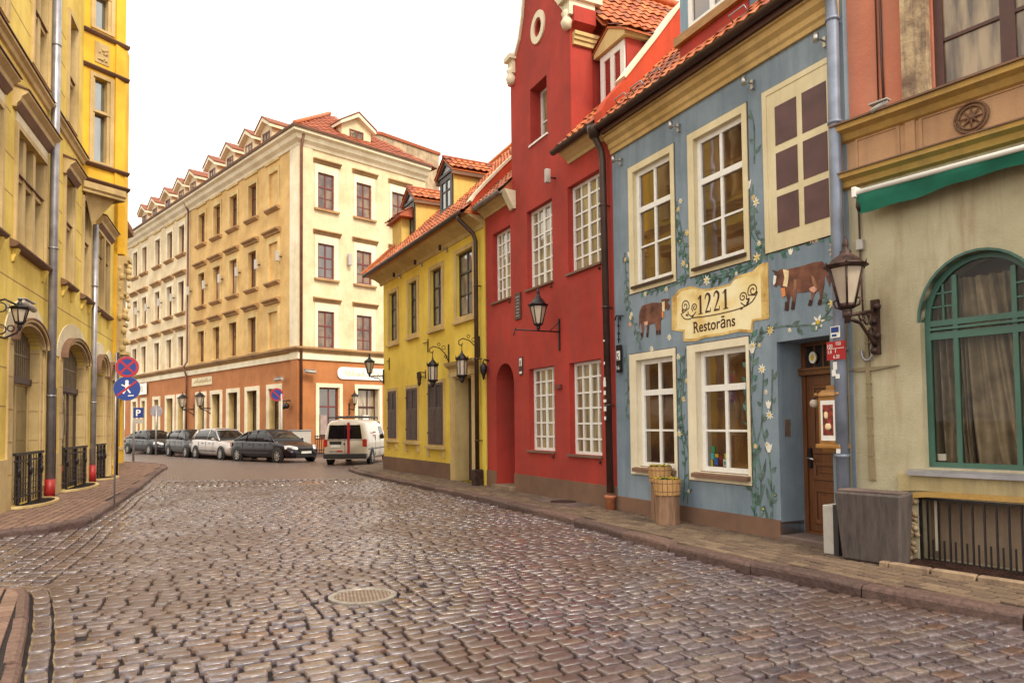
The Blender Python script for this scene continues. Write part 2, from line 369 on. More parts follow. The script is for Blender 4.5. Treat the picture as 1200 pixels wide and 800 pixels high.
# ------------------------------------------------------------------ ground
def inpoly(x, y, P):
    c = False; j = len(P)-1
    for i in range(len(P)):
        if (P[i][1] > y) != (P[j][1] > y) and x < (P[j][0]-P[i][0])*(y-P[i][1])/(P[j][1]-P[i][1])+P[i][0]: c = not c
        j = i
    return c
ORG = Vector((0, 0, 0))
def off_poly0(P, d):
    out_ = []
    for i, p in enumerate(P):
        a = Vector(P[max(i-1, 0)]); b = Vector(P[min(i+1, len(P)-1)]); t = (b-a).normalized(); n = Vector((t.y, -t.x)); q = Vector(p)+n*d; out_.append((q.x, q.y))
    return out_
def sheet(name, P, z, m, kind='structure'):
    mb = MB(); tri = tessellate_polygon([[Vector((p[0], p[1], 0)) for p in P]])
    mb.add([(p[0], p[1], z) for p in P], tri)
    o = mb.build(name, m, at=ORG, recalc=False)
    for pl in o.data.polygons:
        if pl.normal.z < 0: pl.flip()
    return tag(o, kind=kind)
def stones(L, top, depth, dome=.0065, inset=.075, n=12, tilt=.016, rnd=.05, sq=5.5):
    """setts: each one an uneven rounded block with a slightly domed worn top"""
    vs = []; fs = []
    for (x, y, a, hw, hl) in L:
        b = len(vs); ca = math.cos(a); sa = math.sin(a)
        tx = random.gauss(0, tilt); ty = random.gauss(0, tilt); dz = random.gauss(0, .0035)
        ring = []; rc = random.uniform(.22, .38)*min(hw, hl)
        for (ex, ey, a0) in ((1, 1, 0), (-1, 1, 90), (-1, -1, 180), (1, -1, 270)):
            jx = random.uniform(-.10, .04)*hw; jy = random.uniform(-.12, .05)*hl; cx_ = ex*(hw+jx-rc); cy_ = ey*(hl+jy-rc)
            for da_ in (8, 45, 82): ring.append((cx_+rc*math.cos(R(a0+da_)), cy_+rc*math.sin(R(a0+da_))))
        for (scl, z) in ((1.0, top-depth), (1.0, top-dome*1.3), (1-inset*.7, top-dome*.45), (1-inset*3.2, top)):
            for (px, py) in ring:
                X = px*scl; Y = py*scl
                vs.append((x+X*ca-Y*sa, y+X*sa+Y*ca, z+dz+X*tx+Y*ty))
        for r_ in range(3):
            for k in range(n):
                k2 = (k+1) % n
                fs.append((b+r_*n+k, b+r_*n+k2, b+(r_+1)*n+k2, b+(r_+1)*n+k))
        fs.append(tuple(b+3*n+k for k in range(n)))
    return vs, fs
def stone_obj(name, vs, fs, m, label=None):
    me = bpy.data.meshes.new(name); me.from_pydata(vs, [], fs); me.materials.append(m)
    me.polygons.foreach_set('use_smooth', [True]*len(fs)); me.update()
    o = bpy.data.objects.new(name, me); col.objects.link(o); tag(o, kind='structure'); return o

KR = [(8.2, -1.6), (5.2, 3.33), (3.9, 5.49), (3.15, 6.49), (2.5, 7.55), (2.04, 8.45), (.81, 11.5), (-1.38, 16.1), (-3.36, 19.86), (-4.93, 22.9), (-5.75, 24.9), (-5.95, 25.9), (-5.7, 26.7), (-5.0, 27.2), (2.0, 30.9)]
KL = [(-9.6, 8.6), (-8.2, 9.9), (-7.56, 10.48), (-7.15, 10.97), (-6.98, 11.69), (-7.8, 13.81), (-9.29, 17.55), (-11.1, 21.9), (-12.57, 25.47), (-13.3, 27.4), (-14.2, 29.0), (-15.6, 30.4), (-19.5, 33.2)]
KI = [(-9.3, 7.4), (-6.4, 7.28), (-5.09, 7.14), (-4.75, 7.0), (-4.54, 6.72), (-3.83, 5.66), (-3.1, 4.5), (-1.4, 1.7), (0, -.8)]
KC = [(-34, 62), (-24.6, 46.2), (-13.9, 36.6), (-10.9, 35.3), (-9.0, 37.0), (6, 52)]      # pavement round the big corner building
SA = R(-26)                                                       # street direction
def clear(x, y, mar=.0):
    return True
# walkable road area between the kerbs
ROAD = KR[::-1] + [(0, -2.5), (0, -.8)][:0]
road_near = [(8.2, -1.6)]+KR[1:11]+[(-7.2, 21.2), (-10.8, 21.2)]+KL[6:1:-1][0:0]
road_near = KR[:10]+[(-5.0, 22.9), (-11.5, 22.9)]+[(-11.1, 21.9), (-9.29, 17.55), (-7.8, 13.81), (-6.98, 11.69), (-7.15, 10.97), (-7.56, 10.48), (-8.2, 9.9), (-9.6, 8.6), (-9.3, 7.4), (-6.4, 7.28), (-5.09, 7.14), (-4.75, 7.0), (-4.54, 6.72), (-3.83, 5.66), (-3.1, 4.5), (-1.4, 1.7), (0, -.8)]
regB = [(-4.35, 6.85), (-4.95, 8.3), (-6.45, 11.85), (-7.3, 14.0), (-8.85, 17.8), (-10.6, 22.0), (-12, 22), (-10, 17.5), (-8.2, 13.8), (-9, 7)]
MH = Vector((-1.415, 6.69))
MHA = R(26)
regC = [(-10.9, 20.85), (-9.9, 19.0), (-4.0, 19.35), (-4.3, 21.0)]
L = []
sd = Vector((math.sin(SA), math.cos(SA))); td = Vector((sd.y, -sd.x))      # along / across the street
O0 = Vector((0, 0)); random.seed(3)
def kdist(p):
    d = 9
    for i in range(1, len(KI)-1):
        a = Vector(KI[i]); b = Vector(KI[i+1]); t = max(0, min(1, (p-a).dot(b-a)/(b-a).length_squared)); d = min(d, (p-a-(b-a)*t).length)
    return d
def in_mh(x, y):
    q = Vector((x, y))-MH; a = MHA
    X = q.x*math.cos(a)+q.y*math.sin(a); Y = -q.x*math.sin(a)+q.y*math.cos(a)
    return abs(X) < .635 and abs(Y) < .615
s = 1.0
while s < 27:
    row = .126+random.uniform(-.013, .016)
    t = -10+random.random()*.3
    while t < 12:
        wd_ = random.choice((.13, .155, .175, .20, .225, .25))*random.uniform(.93, 1.07)
        # the rows swing a little, as hand-laid rows do
        tc = t+wd_/2
        sag = .12*math.sin(tc*.45+s*.13)+.015*math.sin(tc*1.7+s*.5)
        p = O0+sd*(s+sag)+td*tc
        if kdist(p) > .30 and 3.3 < p.y < 21.4 and abs(p.x) < p.y*.82+1.2 and inpoly(p.x, p.y, road_near) and not inpoly(p.x+.07, p.y+.03, regB) and not inpoly(p.x, p.y, regC) and not in_mh(p.x, p.y):
            da = math.atan(.054*math.cos(tc*.45+s*.13)+.025*math.cos(tc*1.7+s*.5))
            L.append((p.x, p.y, math.atan2(td.y, td.x)+da+random.gauss(0, .025), (wd_-.020)/2, (row-.022)/2*random.uniform(.93, 1.03)))
        t += wd_
    s += row
# driveway setts on the left, laid the other way
a2 = R(-21.5); s2 = Vector((math.sin(a2), math.cos(a2))); t2 = Vector((s2.y, -s2.x))
t = -16.0
while t < 2:
    row = .17+random.uniform(-.01, .01); s = 2+random.random()*.3
    while s < 27:
        ln = random.uniform(.17, .27); p = s2*(s+ln/2)+t2*(t+.03*math.sin(s*1.3))
        if kdist(p) > .18 and p.y < 21.6 and inpoly(p.x, p.y, regB) and inpoly(p.x, p.y, road_near):
            L.append((p.x, p.y, math.atan2(s2.y, s2.x)+random.gauss(0, .03), (ln-.016)/2, (row-.018)/2))
        s += ln
    t += row
for (x, y) in [(0, 0)]: pass
# two gutter courses along the kerb of the near corner
for off_ in (.085, .235):
    K2 = off_poly0(KI[1:], -off_)
    for i in range(len(K2)-1):
        a = Vector(K2[i]); b = Vector(K2[i+1]); n_ = max(1, int((b-a).length/.22))
        for k in range(n_): q = a.lerp(b, (k+.5)/n_); L.append((q.x, q.y, math.atan2((b-a).y, (b-a).x)+random.gauss(0, .03), (b-a).length/n_/2-.009, .068))
# big slabs of the crossing strip
t = -12.0
while t < 4:
    for k in range(3):
        p = sd*(20.55-t*.0+k*.5)+td*t
        # strip runs almost straight across
        p = Vector((-10.6+(t+12)*.47, 19.35+k*.52+(t+12)*.015)); 
        if inpoly(p.x, p.y, regC) and inpoly(p.x, p.y, road_near):
            L.append((p.x, p.y, math.atan2(sd.y, sd.x)+random.gauss(0, .03), .24, .085))
    t += .43
# setts round the manhole
ca, sa_ = math.cos(MHA), math.sin(MHA)
for i in range(-4, 5):
    for j in range(-3, 4):
        X = i*.135; Y = j*.165
        if math.hypot(X, Y) < .41: continue
        L.append((MH.x+X*ca-Y*sa_, MH.y+X*sa_+Y*ca, MHA+random.gauss(0, .04), .058, .07))
for k in range(16):
    a = 2*math.pi*k/16
    if k % 4 == 0 or True:
        L.append((MH.x+.375*math.cos(a), MH.y+.375*math.sin(a), a+math.pi/2, .055, .03))
vs, fs = stones(L, .012, .06)
stone_obj('road_setts', vs, fs, M['cobble'])
NST = len(L)

def far_road_mat():
    m, t, p = nmat('far_setts')
    co = N(t, 'ShaderNodeTexCoord'); mp = N(t, 'ShaderNodeMapping'); mp.inputs['Rotation'].default_value = (0, 0, R(-26))
    t.links.new(co.outputs['Object'], mp.inputs['Vector'])
    b = N(t, 'ShaderNodeTexBrick', Scale=1.0); b.inputs['Brick Width'].default_value = .2; b.inputs['Row Height'].default_value = .19
    b.inputs['Mortar Size'].default_value = .018; b.inputs['Mortar Smooth'].default_value = .3
    b.inputs['Color1'].default_value = (.19, .14, .125, 1); b.inputs['Color2'].default_value = (.13, .095, .09, 1); b.inputs['Mortar'].default_value = (.06, .035, .03, 1)
    t.links.new(mp.outputs[0], b.inputs['Vector'])
    n2 = N(t, 'ShaderNodeTexNoise', Scale=.45, Detail=7.0, Roughness=.7); t.links.new(co.outputs['Object'], n2.inputs['Vector'])
    r2 = ramp(t, n2.outputs['Fac'], [(.5, (0,)*3), (.66, (.7,)*3)])
    mx = N(t, 'ShaderNodeMixRGB'); mx.inputs['Color2'].default_value = (.13, .08, .055, 1)
    t.links.new(r2.outputs[0], mx.inputs['Fac']); t.links.new(b.outputs['Color'], mx.inputs['Color1']); t.links.new(mx.outputs[0], p.inputs['Base Color'])
    p.inputs['Roughness'].default_value = .4
    bp = N(t, 'ShaderNodeBump', Strength=.6, Distance=.02); bp.invert = True; t.links.new(b.outputs['Fac'], bp.inputs['Height']); t.links.new(bp.outputs[0], p.inputs['Normal'])
    return m
M['far_road'] = far_road_mat()
sheet('ground', [(-600, -300), (600, -300), (600, 900), (-600, 900)], -.08, flat('ground_earth', (.16, .12, .09), .95))
sheet('road_bed', [(-13, -3), (11, -3), (11, 24), (-13, 24)], -.024, M['joint'])
sheet('road', [(-70, 21.3), (-12, 21.3), (-4, 21.3), (12, 23), (60, 60), (60, 110), (-70, 110)], .004, M['far_road'])

# ---- pavements: pavers laid in rows, a bed under them
def pavement(name, poly, ang, m, z, edge_test=None, pw=.21, pl=.14, ymax=40):
    sheet(name+'_bed', poly, z-.016, M['joint'])
    a = ang; s_ = Vector((math.sin(a), math.cos(a))); t_ = Vector((s_.y, -s_.x))
    xs = [p[0] for p in poly]; ys = [p[1] for p in poly]
    c0 = Vector(((min(xs)+max(xs))/2, (min(ys)+max(ys))/2)); rad = math.hypot(max(xs)-min(xs), max(ys)-min(ys))/2+.5
    vs = []; fs = []; k = 0; t = -rad
    while t < rad:
        s = -rad+(k % 2)*pw/2
        while s < rad:
            p = c0+s_*s+t_*t
            if p.y < ymax and p.y > 2.5 and inpoly(p.x, p.y, poly):
                hw = pw/2-.010; hl = pl/2-.011; dz = random.gauss(0, .0018); tl = random.gauss(0, .008); b = len(vs)
                for sc_, zz in ((1, -.02), (1, -.004), (.93, 0)):
                    for (e, g) in ((-1, -1), (1, -1), (1, 1), (-1, 1)):
                        q = p+s_*(e*hw*(1 if sc_ == 1 else .96))+t_*(g*hl*sc_); vs.append((q.x, q.y, z+zz+dz+e*tl*hw))
                for r_ in range(2):
                    for i in range(4):
                        j = (i+1) % 4; fs.append((b+r_*4+j, b+r_*4+i, b+(r_+1)*4+i, b+(r_+1)*4+j))
                fs.append((b+11, b+10, b+9, b+8))
            s += pw
        t += pl; k += 1
    me = bpy.data.meshes.new(name); me.from_pydata(vs, [], fs); me.materials.append(m); me.update()
    o = bpy.data.objects.new(name, me); col.objects.link(o); tag(o, kind='structure')
def off_poly(P, d):
    out_ = []
    for i, p in enumerate(P):
        a = Vector(P[max(i-1, 0)]); b = Vector(P[min(i+1, len(P)-1)]); t = (b-a).normalized(); n = Vector((t.y, -t.x)); q = Vector(p)+n*d; out_.append((q.x, q.y))
    return out_
def kerb(name, P, side, h=.115, wdt=.19, blk=1.05, m=None):
    """granite kerb blocks with worn rounded edges"""
    vs = []; fs = []
    pts = []; 
    for i in range(len(P)-1):
        a = Vector(P[i]); b = Vector(P[i+1]); n = max(1, int((b-a).length/.35))
        for k in range(n): pts.append(a.lerp(b, k/n))
    pts.append(Vector(P[-1])); acc = 0; last = 0; nxt = blk*random.uniform(.7, 1.3)
    segs = []; cur = [pts[0]]
    for i in range(1, len(pts)):
        acc += (pts[i]-pts[i-1]).length; cur.append(pts[i])
        if acc > nxt: segs.append(cur); cur = [pts[i]]; acc = 0; nxt = blk*random.uniform(.6, 1.4)
    segs.append(cur)
    for sg in segs:
        if len(sg) < 2: continue
        dz = random.gauss(0, .006); dx = random.gauss(0, .006)
        prof = [(0, -.06), (.0, h-.045), (.01, h-.018), (.035, h), (wdt, h), (wdt, -.06)]
        b = len(vs); np_ = len(prof)
        for i, p in enumerate(sg):
            t = (sg[min(i+1, len(sg)-1)]-sg[max(i-1, 0)]).normalized(); n = Vector((t.y, -t.x))*side
            pp = p
            if i == 0: pp = p+t*.008
            if i == len(sg)-1: pp = p-t*.008
            for (o_, z_) in prof:
                j = random.uniform(-.004, .004)
                e = .012 if i in (0, len(sg)-1) and z_ > h-.03 else 0
                q = pp+n*(o_+dx+j); vs.append((q.x, q.y, z_+dz+j-e))
        for i in range(len(sg)-1):
            for k in range(np_-1): fs.append((b+i*np_+k, b+i*np_+k+1, b+(i+1)*np_+k+1, b+(i+1)*np_+k))
        fs.append(tuple(b+k for k in range(np_))); e = b+(len(sg)-1)*np_; fs.append(tuple(e+k for k in range(np_-1, -1, -1)))
    me = bpy.data.meshes.new(name); me.from_pydata(vs, [], fs); me.materials.append(m or M['kerb']); me.update()
    bm = bmesh.new(); bm.from_mesh(me); bmesh.ops.recalc_face_normals(bm, faces=bm.faces); bm.to_mesh(me); bm.free()
    o = bpy.data.objects.new(name, me); col.objects.link(o); tag(o, kind='structure')
FLW_A = [(1.798, 4.936), (0.283, 4.481), (3.131, 4.425), (1.668, 4.419), (0.295, 3.75), (1.762, 3.979), (1.258, 3.635), (2.178, 3.662), (2.712, 3.679), (-0.91, 3.585), (-0.856, 2.962), (-0.651, 2.769), (0.097, 2.763), (2.127, 2.905), (3.108, 3.403), (3.146, 3.238), (2.572, 2.767), (0.407, 2.599), (0.421, 4.759), (-0.6, 3.783)]
FLW_B = [(0.253, 2.275), (0.156, 1.813), (0.145, 1.678), (0.169, 1.26), (1.824, 1.942), (1.936, 1.426), (1.921, 2.588), (0.416, 2.564)]
VINE_A0 = [(3.266, 4.475), (3.243, 4.069), (3.188, 3.621), (3.065, 3.287), (2.882, 2.875)]
VINE_A1 = [(1.896, 4.964), (1.8, 4.506), (1.73, 4.168), (1.635, 3.794), (1.907, 3.704), (2.305, 3.702), (2.668, 3.691)]
VINE_A2 = [(0.338, 4.733), (0.315, 4.129), (0.162, 3.813), (0.331, 3.664), (0.765, 3.607), (1.258, 3.635), (1.531, 3.774)]
VINE_A3 = [(0.121, 3.835), (-0.147, 3.728), (-0.442, 3.763), (-0.786, 3.794), (-0.883, 3.743)]
VINE_A4 = [(0.367, 2.548), (0.259, 2.722), (-0.04, 2.791), (-0.373, 2.763), (-0.651, 2.769), (-0.856, 2.948), (-0.728, 3.052)]
VINE_B0 = [(0.373, 0.173), (0.323, 0.914), (0.455, 1.695), (0.406, 2.405), (0.317, 2.712)]
VINE_B1 = [(0.139, 0.355), (0.164, 1.114), (0.277, 1.536), (0.229, 2.234)]
VINE_B2 = [(0.12, 1.689), (0.076, 2.262)]
VINE_B3 = [(1.784, 0.386), (1.729, 1.052), (1.878, 1.719), (1.789, 2.388), (1.92, 2.625)]
VINE_B4 = [(0.446, 0.358), (0.481, 0.905), (0.246, 1.691)]
SIGN = [(2.05, 3.499), (1.865, 3.605), (1.603, 3.607), (1.328, 3.511), (1.012, 3.491), (0.785, 3.495), (0.685, 3.573), (0.379, 3.583), (0.287, 3.632), (0.198, 3.656), (0.1, 3.644), (0.123, 2.916), (0.378, 2.918), (0.406, 2.768), (0.638, 2.813), (0.983, 2.801), (1.35, 2.807), (1.516, 2.779), (1.801, 2.801), (1.797, 2.954), (2.065, 3.007)]
SIGNT = [(1.42, 3.171), (0.784, 3.167), (1.399, 3.42), (0.801, 3.391), (1.526, 2.903), (0.671, 2.887), (1.521, 3.062), (1.841, 3.426), (1.562, 3.115), (0.581, 3.101), (0.284, 3.386), (0.481, 3.293), (1.713, 3.309), (1.5, 3.276), (0.647, 3.268)]
COW2 = [(0.02, 3.324), (0.029, 3.367), (-0.018, 3.427), (0.001, 3.485), (0.042, 3.535), (-0.045, 3.498), (-0.133, 3.519), (-0.159, 3.481), (-0.234, 3.493), (-0.4, 3.486), (-0.623, 3.496), (-0.73, 3.481), (-0.774, 3.434), (-0.806, 3.326), (-0.842, 3.244), (-0.83, 3.158), (-0.811, 3.199), (-0.783, 3.28), (-0.754, 3.311), (-0.751, 3.21), (-0.733, 3.137), (-0.715, 3.039), (-0.697, 2.97), (-0.652, 2.978), (-0.686, 3.069), (-0.673, 3.148), (-0.61, 3.12), (-0.583, 3.06), (-0.559, 2.982), (-0.512, 2.989), (-0.562, 3.077), (-0.555, 3.156), (-0.453, 3.16), (-0.34, 3.18), (-0.328, 3.102), (-0.3, 2.974), (-0.251, 2.982), (-0.272, 3.111), (-0.257, 3.167), (-0.232, 3.118), (-0.21, 2.974), (-0.149, 2.983), (-0.195, 3.124), (-0.173, 3.181), (-0.123, 3.231), (-0.108, 3.274), (-0.058, 3.337), (-0.021, 3.303)]
COW1 = [(2.114, 3.34), (2.095, 3.392), (2.15, 3.455), (2.092, 3.5), (2.223, 3.522), (2.31, 3.518), (2.283, 3.469), (2.55, 3.511), (2.8, 3.501), (2.879, 3.416), (2.897, 3.225), (2.913, 3.13), (2.872, 3.222), (2.858, 3.259), (2.824, 3.1), (2.846, 2.995), (2.802, 2.982), (2.76, 3.13), (2.776, 3.209), (2.683, 3.178), (2.702, 2.978), (2.658, 2.973), (2.622, 3.17), (2.47, 3.169), (2.445, 2.986), (2.409, 2.982), (2.405, 3.141), (2.386, 2.986), (2.339, 2.977), (2.332, 3.187), (2.26, 3.251), (2.246, 3.323), (2.199, 3.371), (2.154, 3.328)]
C2_MUZ = [(0.009, 3.459), (-0.033, 3.44), (-0.016, 3.359), (0.013, 3.328), (0.026, 3.366)]
C2_COL = [(-0.139, 3.506), (-0.233, 3.471), (-0.224, 3.374), (-0.2, 3.271), (-0.132, 3.297), (-0.163, 3.399)]
C2_UD = [(-0.534, 3.193), (-0.613, 3.21), (-0.649, 3.162), (-0.61, 3.128), (-0.555, 3.156)]
C2_DEW = [(-0.097, 3.27), (-0.159, 3.27), (-0.173, 3.168), (-0.121, 3.15)]
C2_H1 = [(-0.163, 3.089), (-0.214, 3.081), (-0.207, 2.975), (-0.149, 2.983)]
C2_H2 = [(-0.267, 3.08), (-0.32, 3.064), (-0.3, 2.971), (-0.251, 2.979)]
C2_H3 = [(-0.533, 3.056), (-0.583, 3.04), (-0.559, 2.979), (-0.508, 2.987)]
C2_H4 = [(-0.669, 3.034), (-0.715, 3.026), (-0.7, 2.967), (-0.649, 2.975)]
C2_LT = [(-0.313, 3.344), (-0.355, 3.33), (-0.345, 3.219), (-0.291, 3.188)]
C2_LT2 = [(-0.571, 3.347), (-0.617, 3.312), (-0.673, 3.161), (-0.649, 3.157), (-0.589, 3.24)]
C1_COL = [(2.282, 3.476), (2.218, 3.481), (2.223, 3.32), (2.281, 3.336)]
C1_DEW = [(2.299, 3.331), (2.246, 3.33), (2.249, 3.231), (2.29, 3.226)]
C1_UD = [(2.757, 3.226), (2.663, 3.232), (2.659, 3.175), (2.734, 3.165)]
C1_H1 = [(2.851, 3.065), (2.794, 3.058), (2.809, 2.983), (2.846, 2.991)]
C1_H2 = [(2.7, 3.046), (2.644, 3.04), (2.659, 2.969), (2.702, 2.974)]
C1_H3 = [(2.449, 3.054), (2.401, 3.048), (2.41, 2.978), (2.445, 2.982)]
C1_H4 = [(2.378, 3.045), (2.331, 3.039), (2.339, 2.973), (2.386, 2.983)]
kerb('kerb', KR, 1); kerb('kerb', KL, -1, m=M['kerb']); kerb('kerb', KI, 1, h=.05, wdt=.10); kerb('kerb', KC, 1, wdt=.2)
FR = Frame(3.3735, 8.9776, -26); FY = Frame(-.6419, 17.2106, -28); FK = Frame(3.8338, 8.0339, -36)
FL = Frame(-9.0923, 12.6178, -20.2, True); FC = Frame(-11.7455, 38.9781, -43.94); FD = Frame(-11.7455, 38.9781, 45.72, True)
def xy(F, u, o): p = F.pt(u, o, 0); return (p.x, p.y)
pavR = off_poly(KR, .19)+[xy(FY, 8, -12), xy(FY, 8.0, -.04), xy(FY, 0, -.04), xy(FR, 3.6, -.04), xy(FR, -1.05, -.04), xy(FK, -3, -.04), xy(FK, -11, -.04)]
pavement('pavement', pavR, R(-26), M['paver'], .118)
pavL = off_poly(KL, -.19)+[(-23, 29), (-14.2, 23.4), xy(FL, 11.3, -.04), xy(FL, 0, -.04), xy(FL, -2.6, -.04), (-10, 9.4)]
pavement('pavement', pavL, R(-20.2), M['paver_red'], .115)
pavI = off_poly(KI, .10)+[(-1.5, -1.2), (-9.5, -1), (-9.5, 7)]
pavement('pavement', pavI, R(-31.5), M['paver_red'], .045)
pavC = off_poly(KC, .2)+[xy(FD, 30, -.1), xy(FD, 0, -.1), xy(FC, 40, -.1)]
pavement('pavement', pavC, R(-44), M['paver'], .112, ymax=10)

# ------------------------------------------------------------------ facade helpers
WRND = random.Random(21)
def win(F, par, u0, u1, z0, z1, o, fw, fm, vb, hb, gm, bar=.03, dep=.05, name='window', barh=None):
    """frame (thing part) with its glazing bars, pane under it. vb / hb: positions of the bars as fractions"""
    barh = barh or bar
    if gm is M['glass_c']: gm = M[WRND.choice(('glass_c', 'glass_c', 'glass_c2', 'glass_c3'))]
    mb = MB(F); a, b = min(u0, u1), max(u0, u1)
    mb.box(a, a+fw, o-dep, o, z0, z1); mb.box(b-fw, b, o-dep, o, z0, z1)
    mb.box(a+fw, b-fw, o-dep, o, z0, z0+fw); mb.box(a+fw, b-fw, o-dep, o, z1-fw, z1)
    for v in vb:
        wv = bar
        if isinstance(v, tuple): v, wv = v
        c = a+(b-a)*v; mb.box(c-wv/2, c+wv/2, o-dep+.004, o-.004, z0+fw, z1-fw)
    for h in hb:
        wh = barh
        if isinstance(h, tuple): h, wh = h
        c = z0+(z1-z0)*h; mb.box(a+fw, b-fw, o-dep+.008, o-.008+(.014 if wh > barh else 0), c-wh/2, c+wh/2)
    fo = mb.build(name, fm, par)
    MB(F).box(a+fw*.5, b-fw*.5, o-dep*.75, o-dep*.6, z0+fw*.5, z1-fw*.5).build('pane', gm, fo)
    return fo
def surround(F, par, u0, u1, z0, z1, wd_, pr, m, name='window_trim', sides=(1, 1, 1, 1), o0=-.0):
    """flat moulded surround outside the opening u0..u1, z0..z1; sides: left, right, bottom, top"""
    mb = MB(F)
    outer = rect(u0-wd_*sides[0], u1+wd_*sides[1], z0-wd_*sides[2], z1+wd_*sides[3]); inner = rect(u0, u1, z0, z1)
    mb.prism(outer, o0, o0+pr, holes=[inner])
    return mb.build(name, m, par)
def gable_tiles(mb, P, u0, u1, s0, s1, pu=.20, ps=.29, amp=.035, test=None, ns=5, lift=.035, mi=0):
    """pantiles: every tile an S-curved piece of its own. P(u, s, h) gives the point"""
    k = 0; s = s0
    while s < s1-.01:
        se = min(s+ps, s1); u = u0
        while u < u1-.02:
            ue = min(u+pu, u1)
            if test is None or test((u+ue)/2, (s+se)/2):
                j = random.gauss(0, .004); ju = random.gauss(0, .004); vs = []
                for i in range(ns):
                    f = i/(ns-1); h = amp*(.5-.5*math.cos(2*math.pi*min(1, f*1.02)))+.004*f
                    uu = u+(ue-u)*1.04*f+ju
                    vs += [P(uu, s-.02, lift+h+j-.014), P(uu, s-.02, lift+h+j), P(uu, se+.02, h+j+.004)]
                fs = []
                for i in range(ns-1):
                    a = i*3; b = a+3; fs += [(a, b, b+1, a+1), (a+1, b+1, b+2, a+2)]
                mb.add(vs, fs, mi, False)
            u = ue
        s = se; k += 1
    return mb
def roofP(F_u, o_e, z_e, pitch):   # plane rising away from the street
    c = math.cos(R(pitch)); s_ = math.sin(R(pitch))
    return lambda u, s, h: (u, o_e-s*c-h*s_*-1*0+h*s_, z_e+s*s_+h*c)
def gutter(F, par, u0, u1, o, z, r=.075, m='gutter', name='gutter'):
    mb = MB(F); n = 8
    for (ra, f) in ((r, 1), (r-.012, -1)):
        pass
    prof = [(o+r*math.cos(math.pi*(1+i/n)), z+r*math.sin(math.pi*(1+i/n))) for i in range(n+1)]
    prof += [(o+(r-.014)*math.cos(math.pi*(2-i/n)), z+(r-.014)*math.sin(math.pi*(2-i/n))) for i in range(n+1)]
    return mb.sweep(prof, u0, u1).build(name, M[m], par)
def downpipe(F, par, pts, r, m, name='downpipe', clamps=()):
    mb = MB(F); mb.tube(pts, r, n=10)
    for (u, o, z) in clamps: mb.lathe([(r+.012, -.02), (r+.012, .02)], (u, o, z), n=10); mb.box(u-.015, u+.015, o-.2, o, z-.012, z+.012)
    return mb.build(name, m, par)

M['tan_cornice'] = plaster('tan_cornice', (.62, .42, .17), (.52, .33, .11), dirt_amt=.3)
# ================================================================== BLUE RESTAURANT HOUSE
hb_ = FR.root('restaurant_house', 1.3, 0, .1, 'slate blue house painted with flowering vines, two cows and a parchment sign', 'house')
wins_up = [(2.08, 2.93, 3.88, 5.70), (.56, 1.42, 3.88, 5.70)]
wins_lo = [(2.10, 2.93, .90, 2.56), (.58, 1.47, .90, 2.56)]
WOUT = [(1.93, 3.12, 3.74, 5.87), (.41, 1.61, 3.74, 5.87), (1.98, 3.17, .75, 2.73), (.47, 1.71, .75, 2.73)]
door = (-.80, 0.0, .10, 2.60)
holes = [rect(a-.08, b+.08, c-.06, d+.08) for a, b, c, d in wins_up+wins_lo]
wl = MB(FR)
wl.prism([(-1.1, .05), (-.8, .05), (-.8, 2.6), (0, 2.6), (0, .05), (3.6, .05), (3.6, 6.5), (-1.1, 6.5)], -.45, 0, holes=holes)
wl.box(-1.1, 3.6, -9, -.46, .05, 6.9)       # body of the house
wl.build('wall', M['blue'], hb_)
# plinth, door step
pb = MB(FR); pb.box(0.0, 3.6, 0, .022, .1, .35); pb.box(-.0, .022, -.40, 0.0, .1, .33); pb.box(-1.1, -.8, 0, .022, .1, .33)
pb.build('plinth', M['plinth'], hb_)
# cornice
cp = [(-.02, 6.27), (.04, 6.27), (.05, 6.33), (.08, 6.36), (.09, 6.43), (.15, 6.48), (.17, 6.55), (.21, 6.56), (.21, 6.62), (-.02, 6.62)]
MB(FR).sweep(cp, -1.06, 3.6).build('cornice', M['tan_cornice'], hb_)
EZ = 6.75; EO = .28
rf = MB(FR); P = roofP(0, EO, EZ, 45)
rf.hexa([(-1.1, .26, 6.71), (3.6, .26, 6.71), (3.6, -5, 6.71), (-1.1, -5, 6.71), (-1.1, .26, 6.73), (3.6, .26, 6.73), (3.6, -3.9, 10.91), (-1.1, -3.9, 10.91)])
gable_tiles(rf, P, -1.1, 3.6, 0, 6.0, test=lambda u, s: not (.42 < u < 1.87 and .62 < s < 3.4))
rf.build('roof', M['tile'], hb_, recalc=False)
gutter(FR, hb_, -1.08, 3.58, .31, 6.72, .075)
MB(FR).box(-1.08, 3.56, .212, .26, 6.58, 6.70).build('eaves_board', M['brown_frame'], hb_)
# roof snow hooks
for u in (2.9, 2.45, 2.0, .2):
    MB(FR).tube([P(u, .25, .05), P(u, .25, .16), P(u+.28, .25, .16), P(u+.28, .25, .05)], .012, n=6).build('snow_guard', M['zinc'], hb_)
# dormer
dm = MB(FR); o1 = -.12
dm.prism([(.42, 7.0), (1.87, 7.0), (1.87, 9.1), (.42, 9.1)], -3.0, o1, holes=[])
dr = dm.build('dormer', M['bluewood'], hb_)
win(FR, dr, .62, 1.64, 7.50, 9.0, o1+.04, .09, M['white'], [(.5, .09)], [.42], M['glass_blue'], .035, name='dormer_window')
MB(FR).box(.38, 1.91, o1, o1+.11, 7.36, 7.49).build('dormer_ledge', M['ledge_wood'], hb_)
MB(FR).box(.44, 1.85, o1, o1+.035, 7.1, 7.355).build('dormer_apron', M['red'], hb_)
dt = MB(FR); dt.prism([(.32, 9.1), (1.97, 9.1), (1.145, 9.8)], -3.0, o1+.1); dt.build('dormer_roof', M['tile'], hb_)
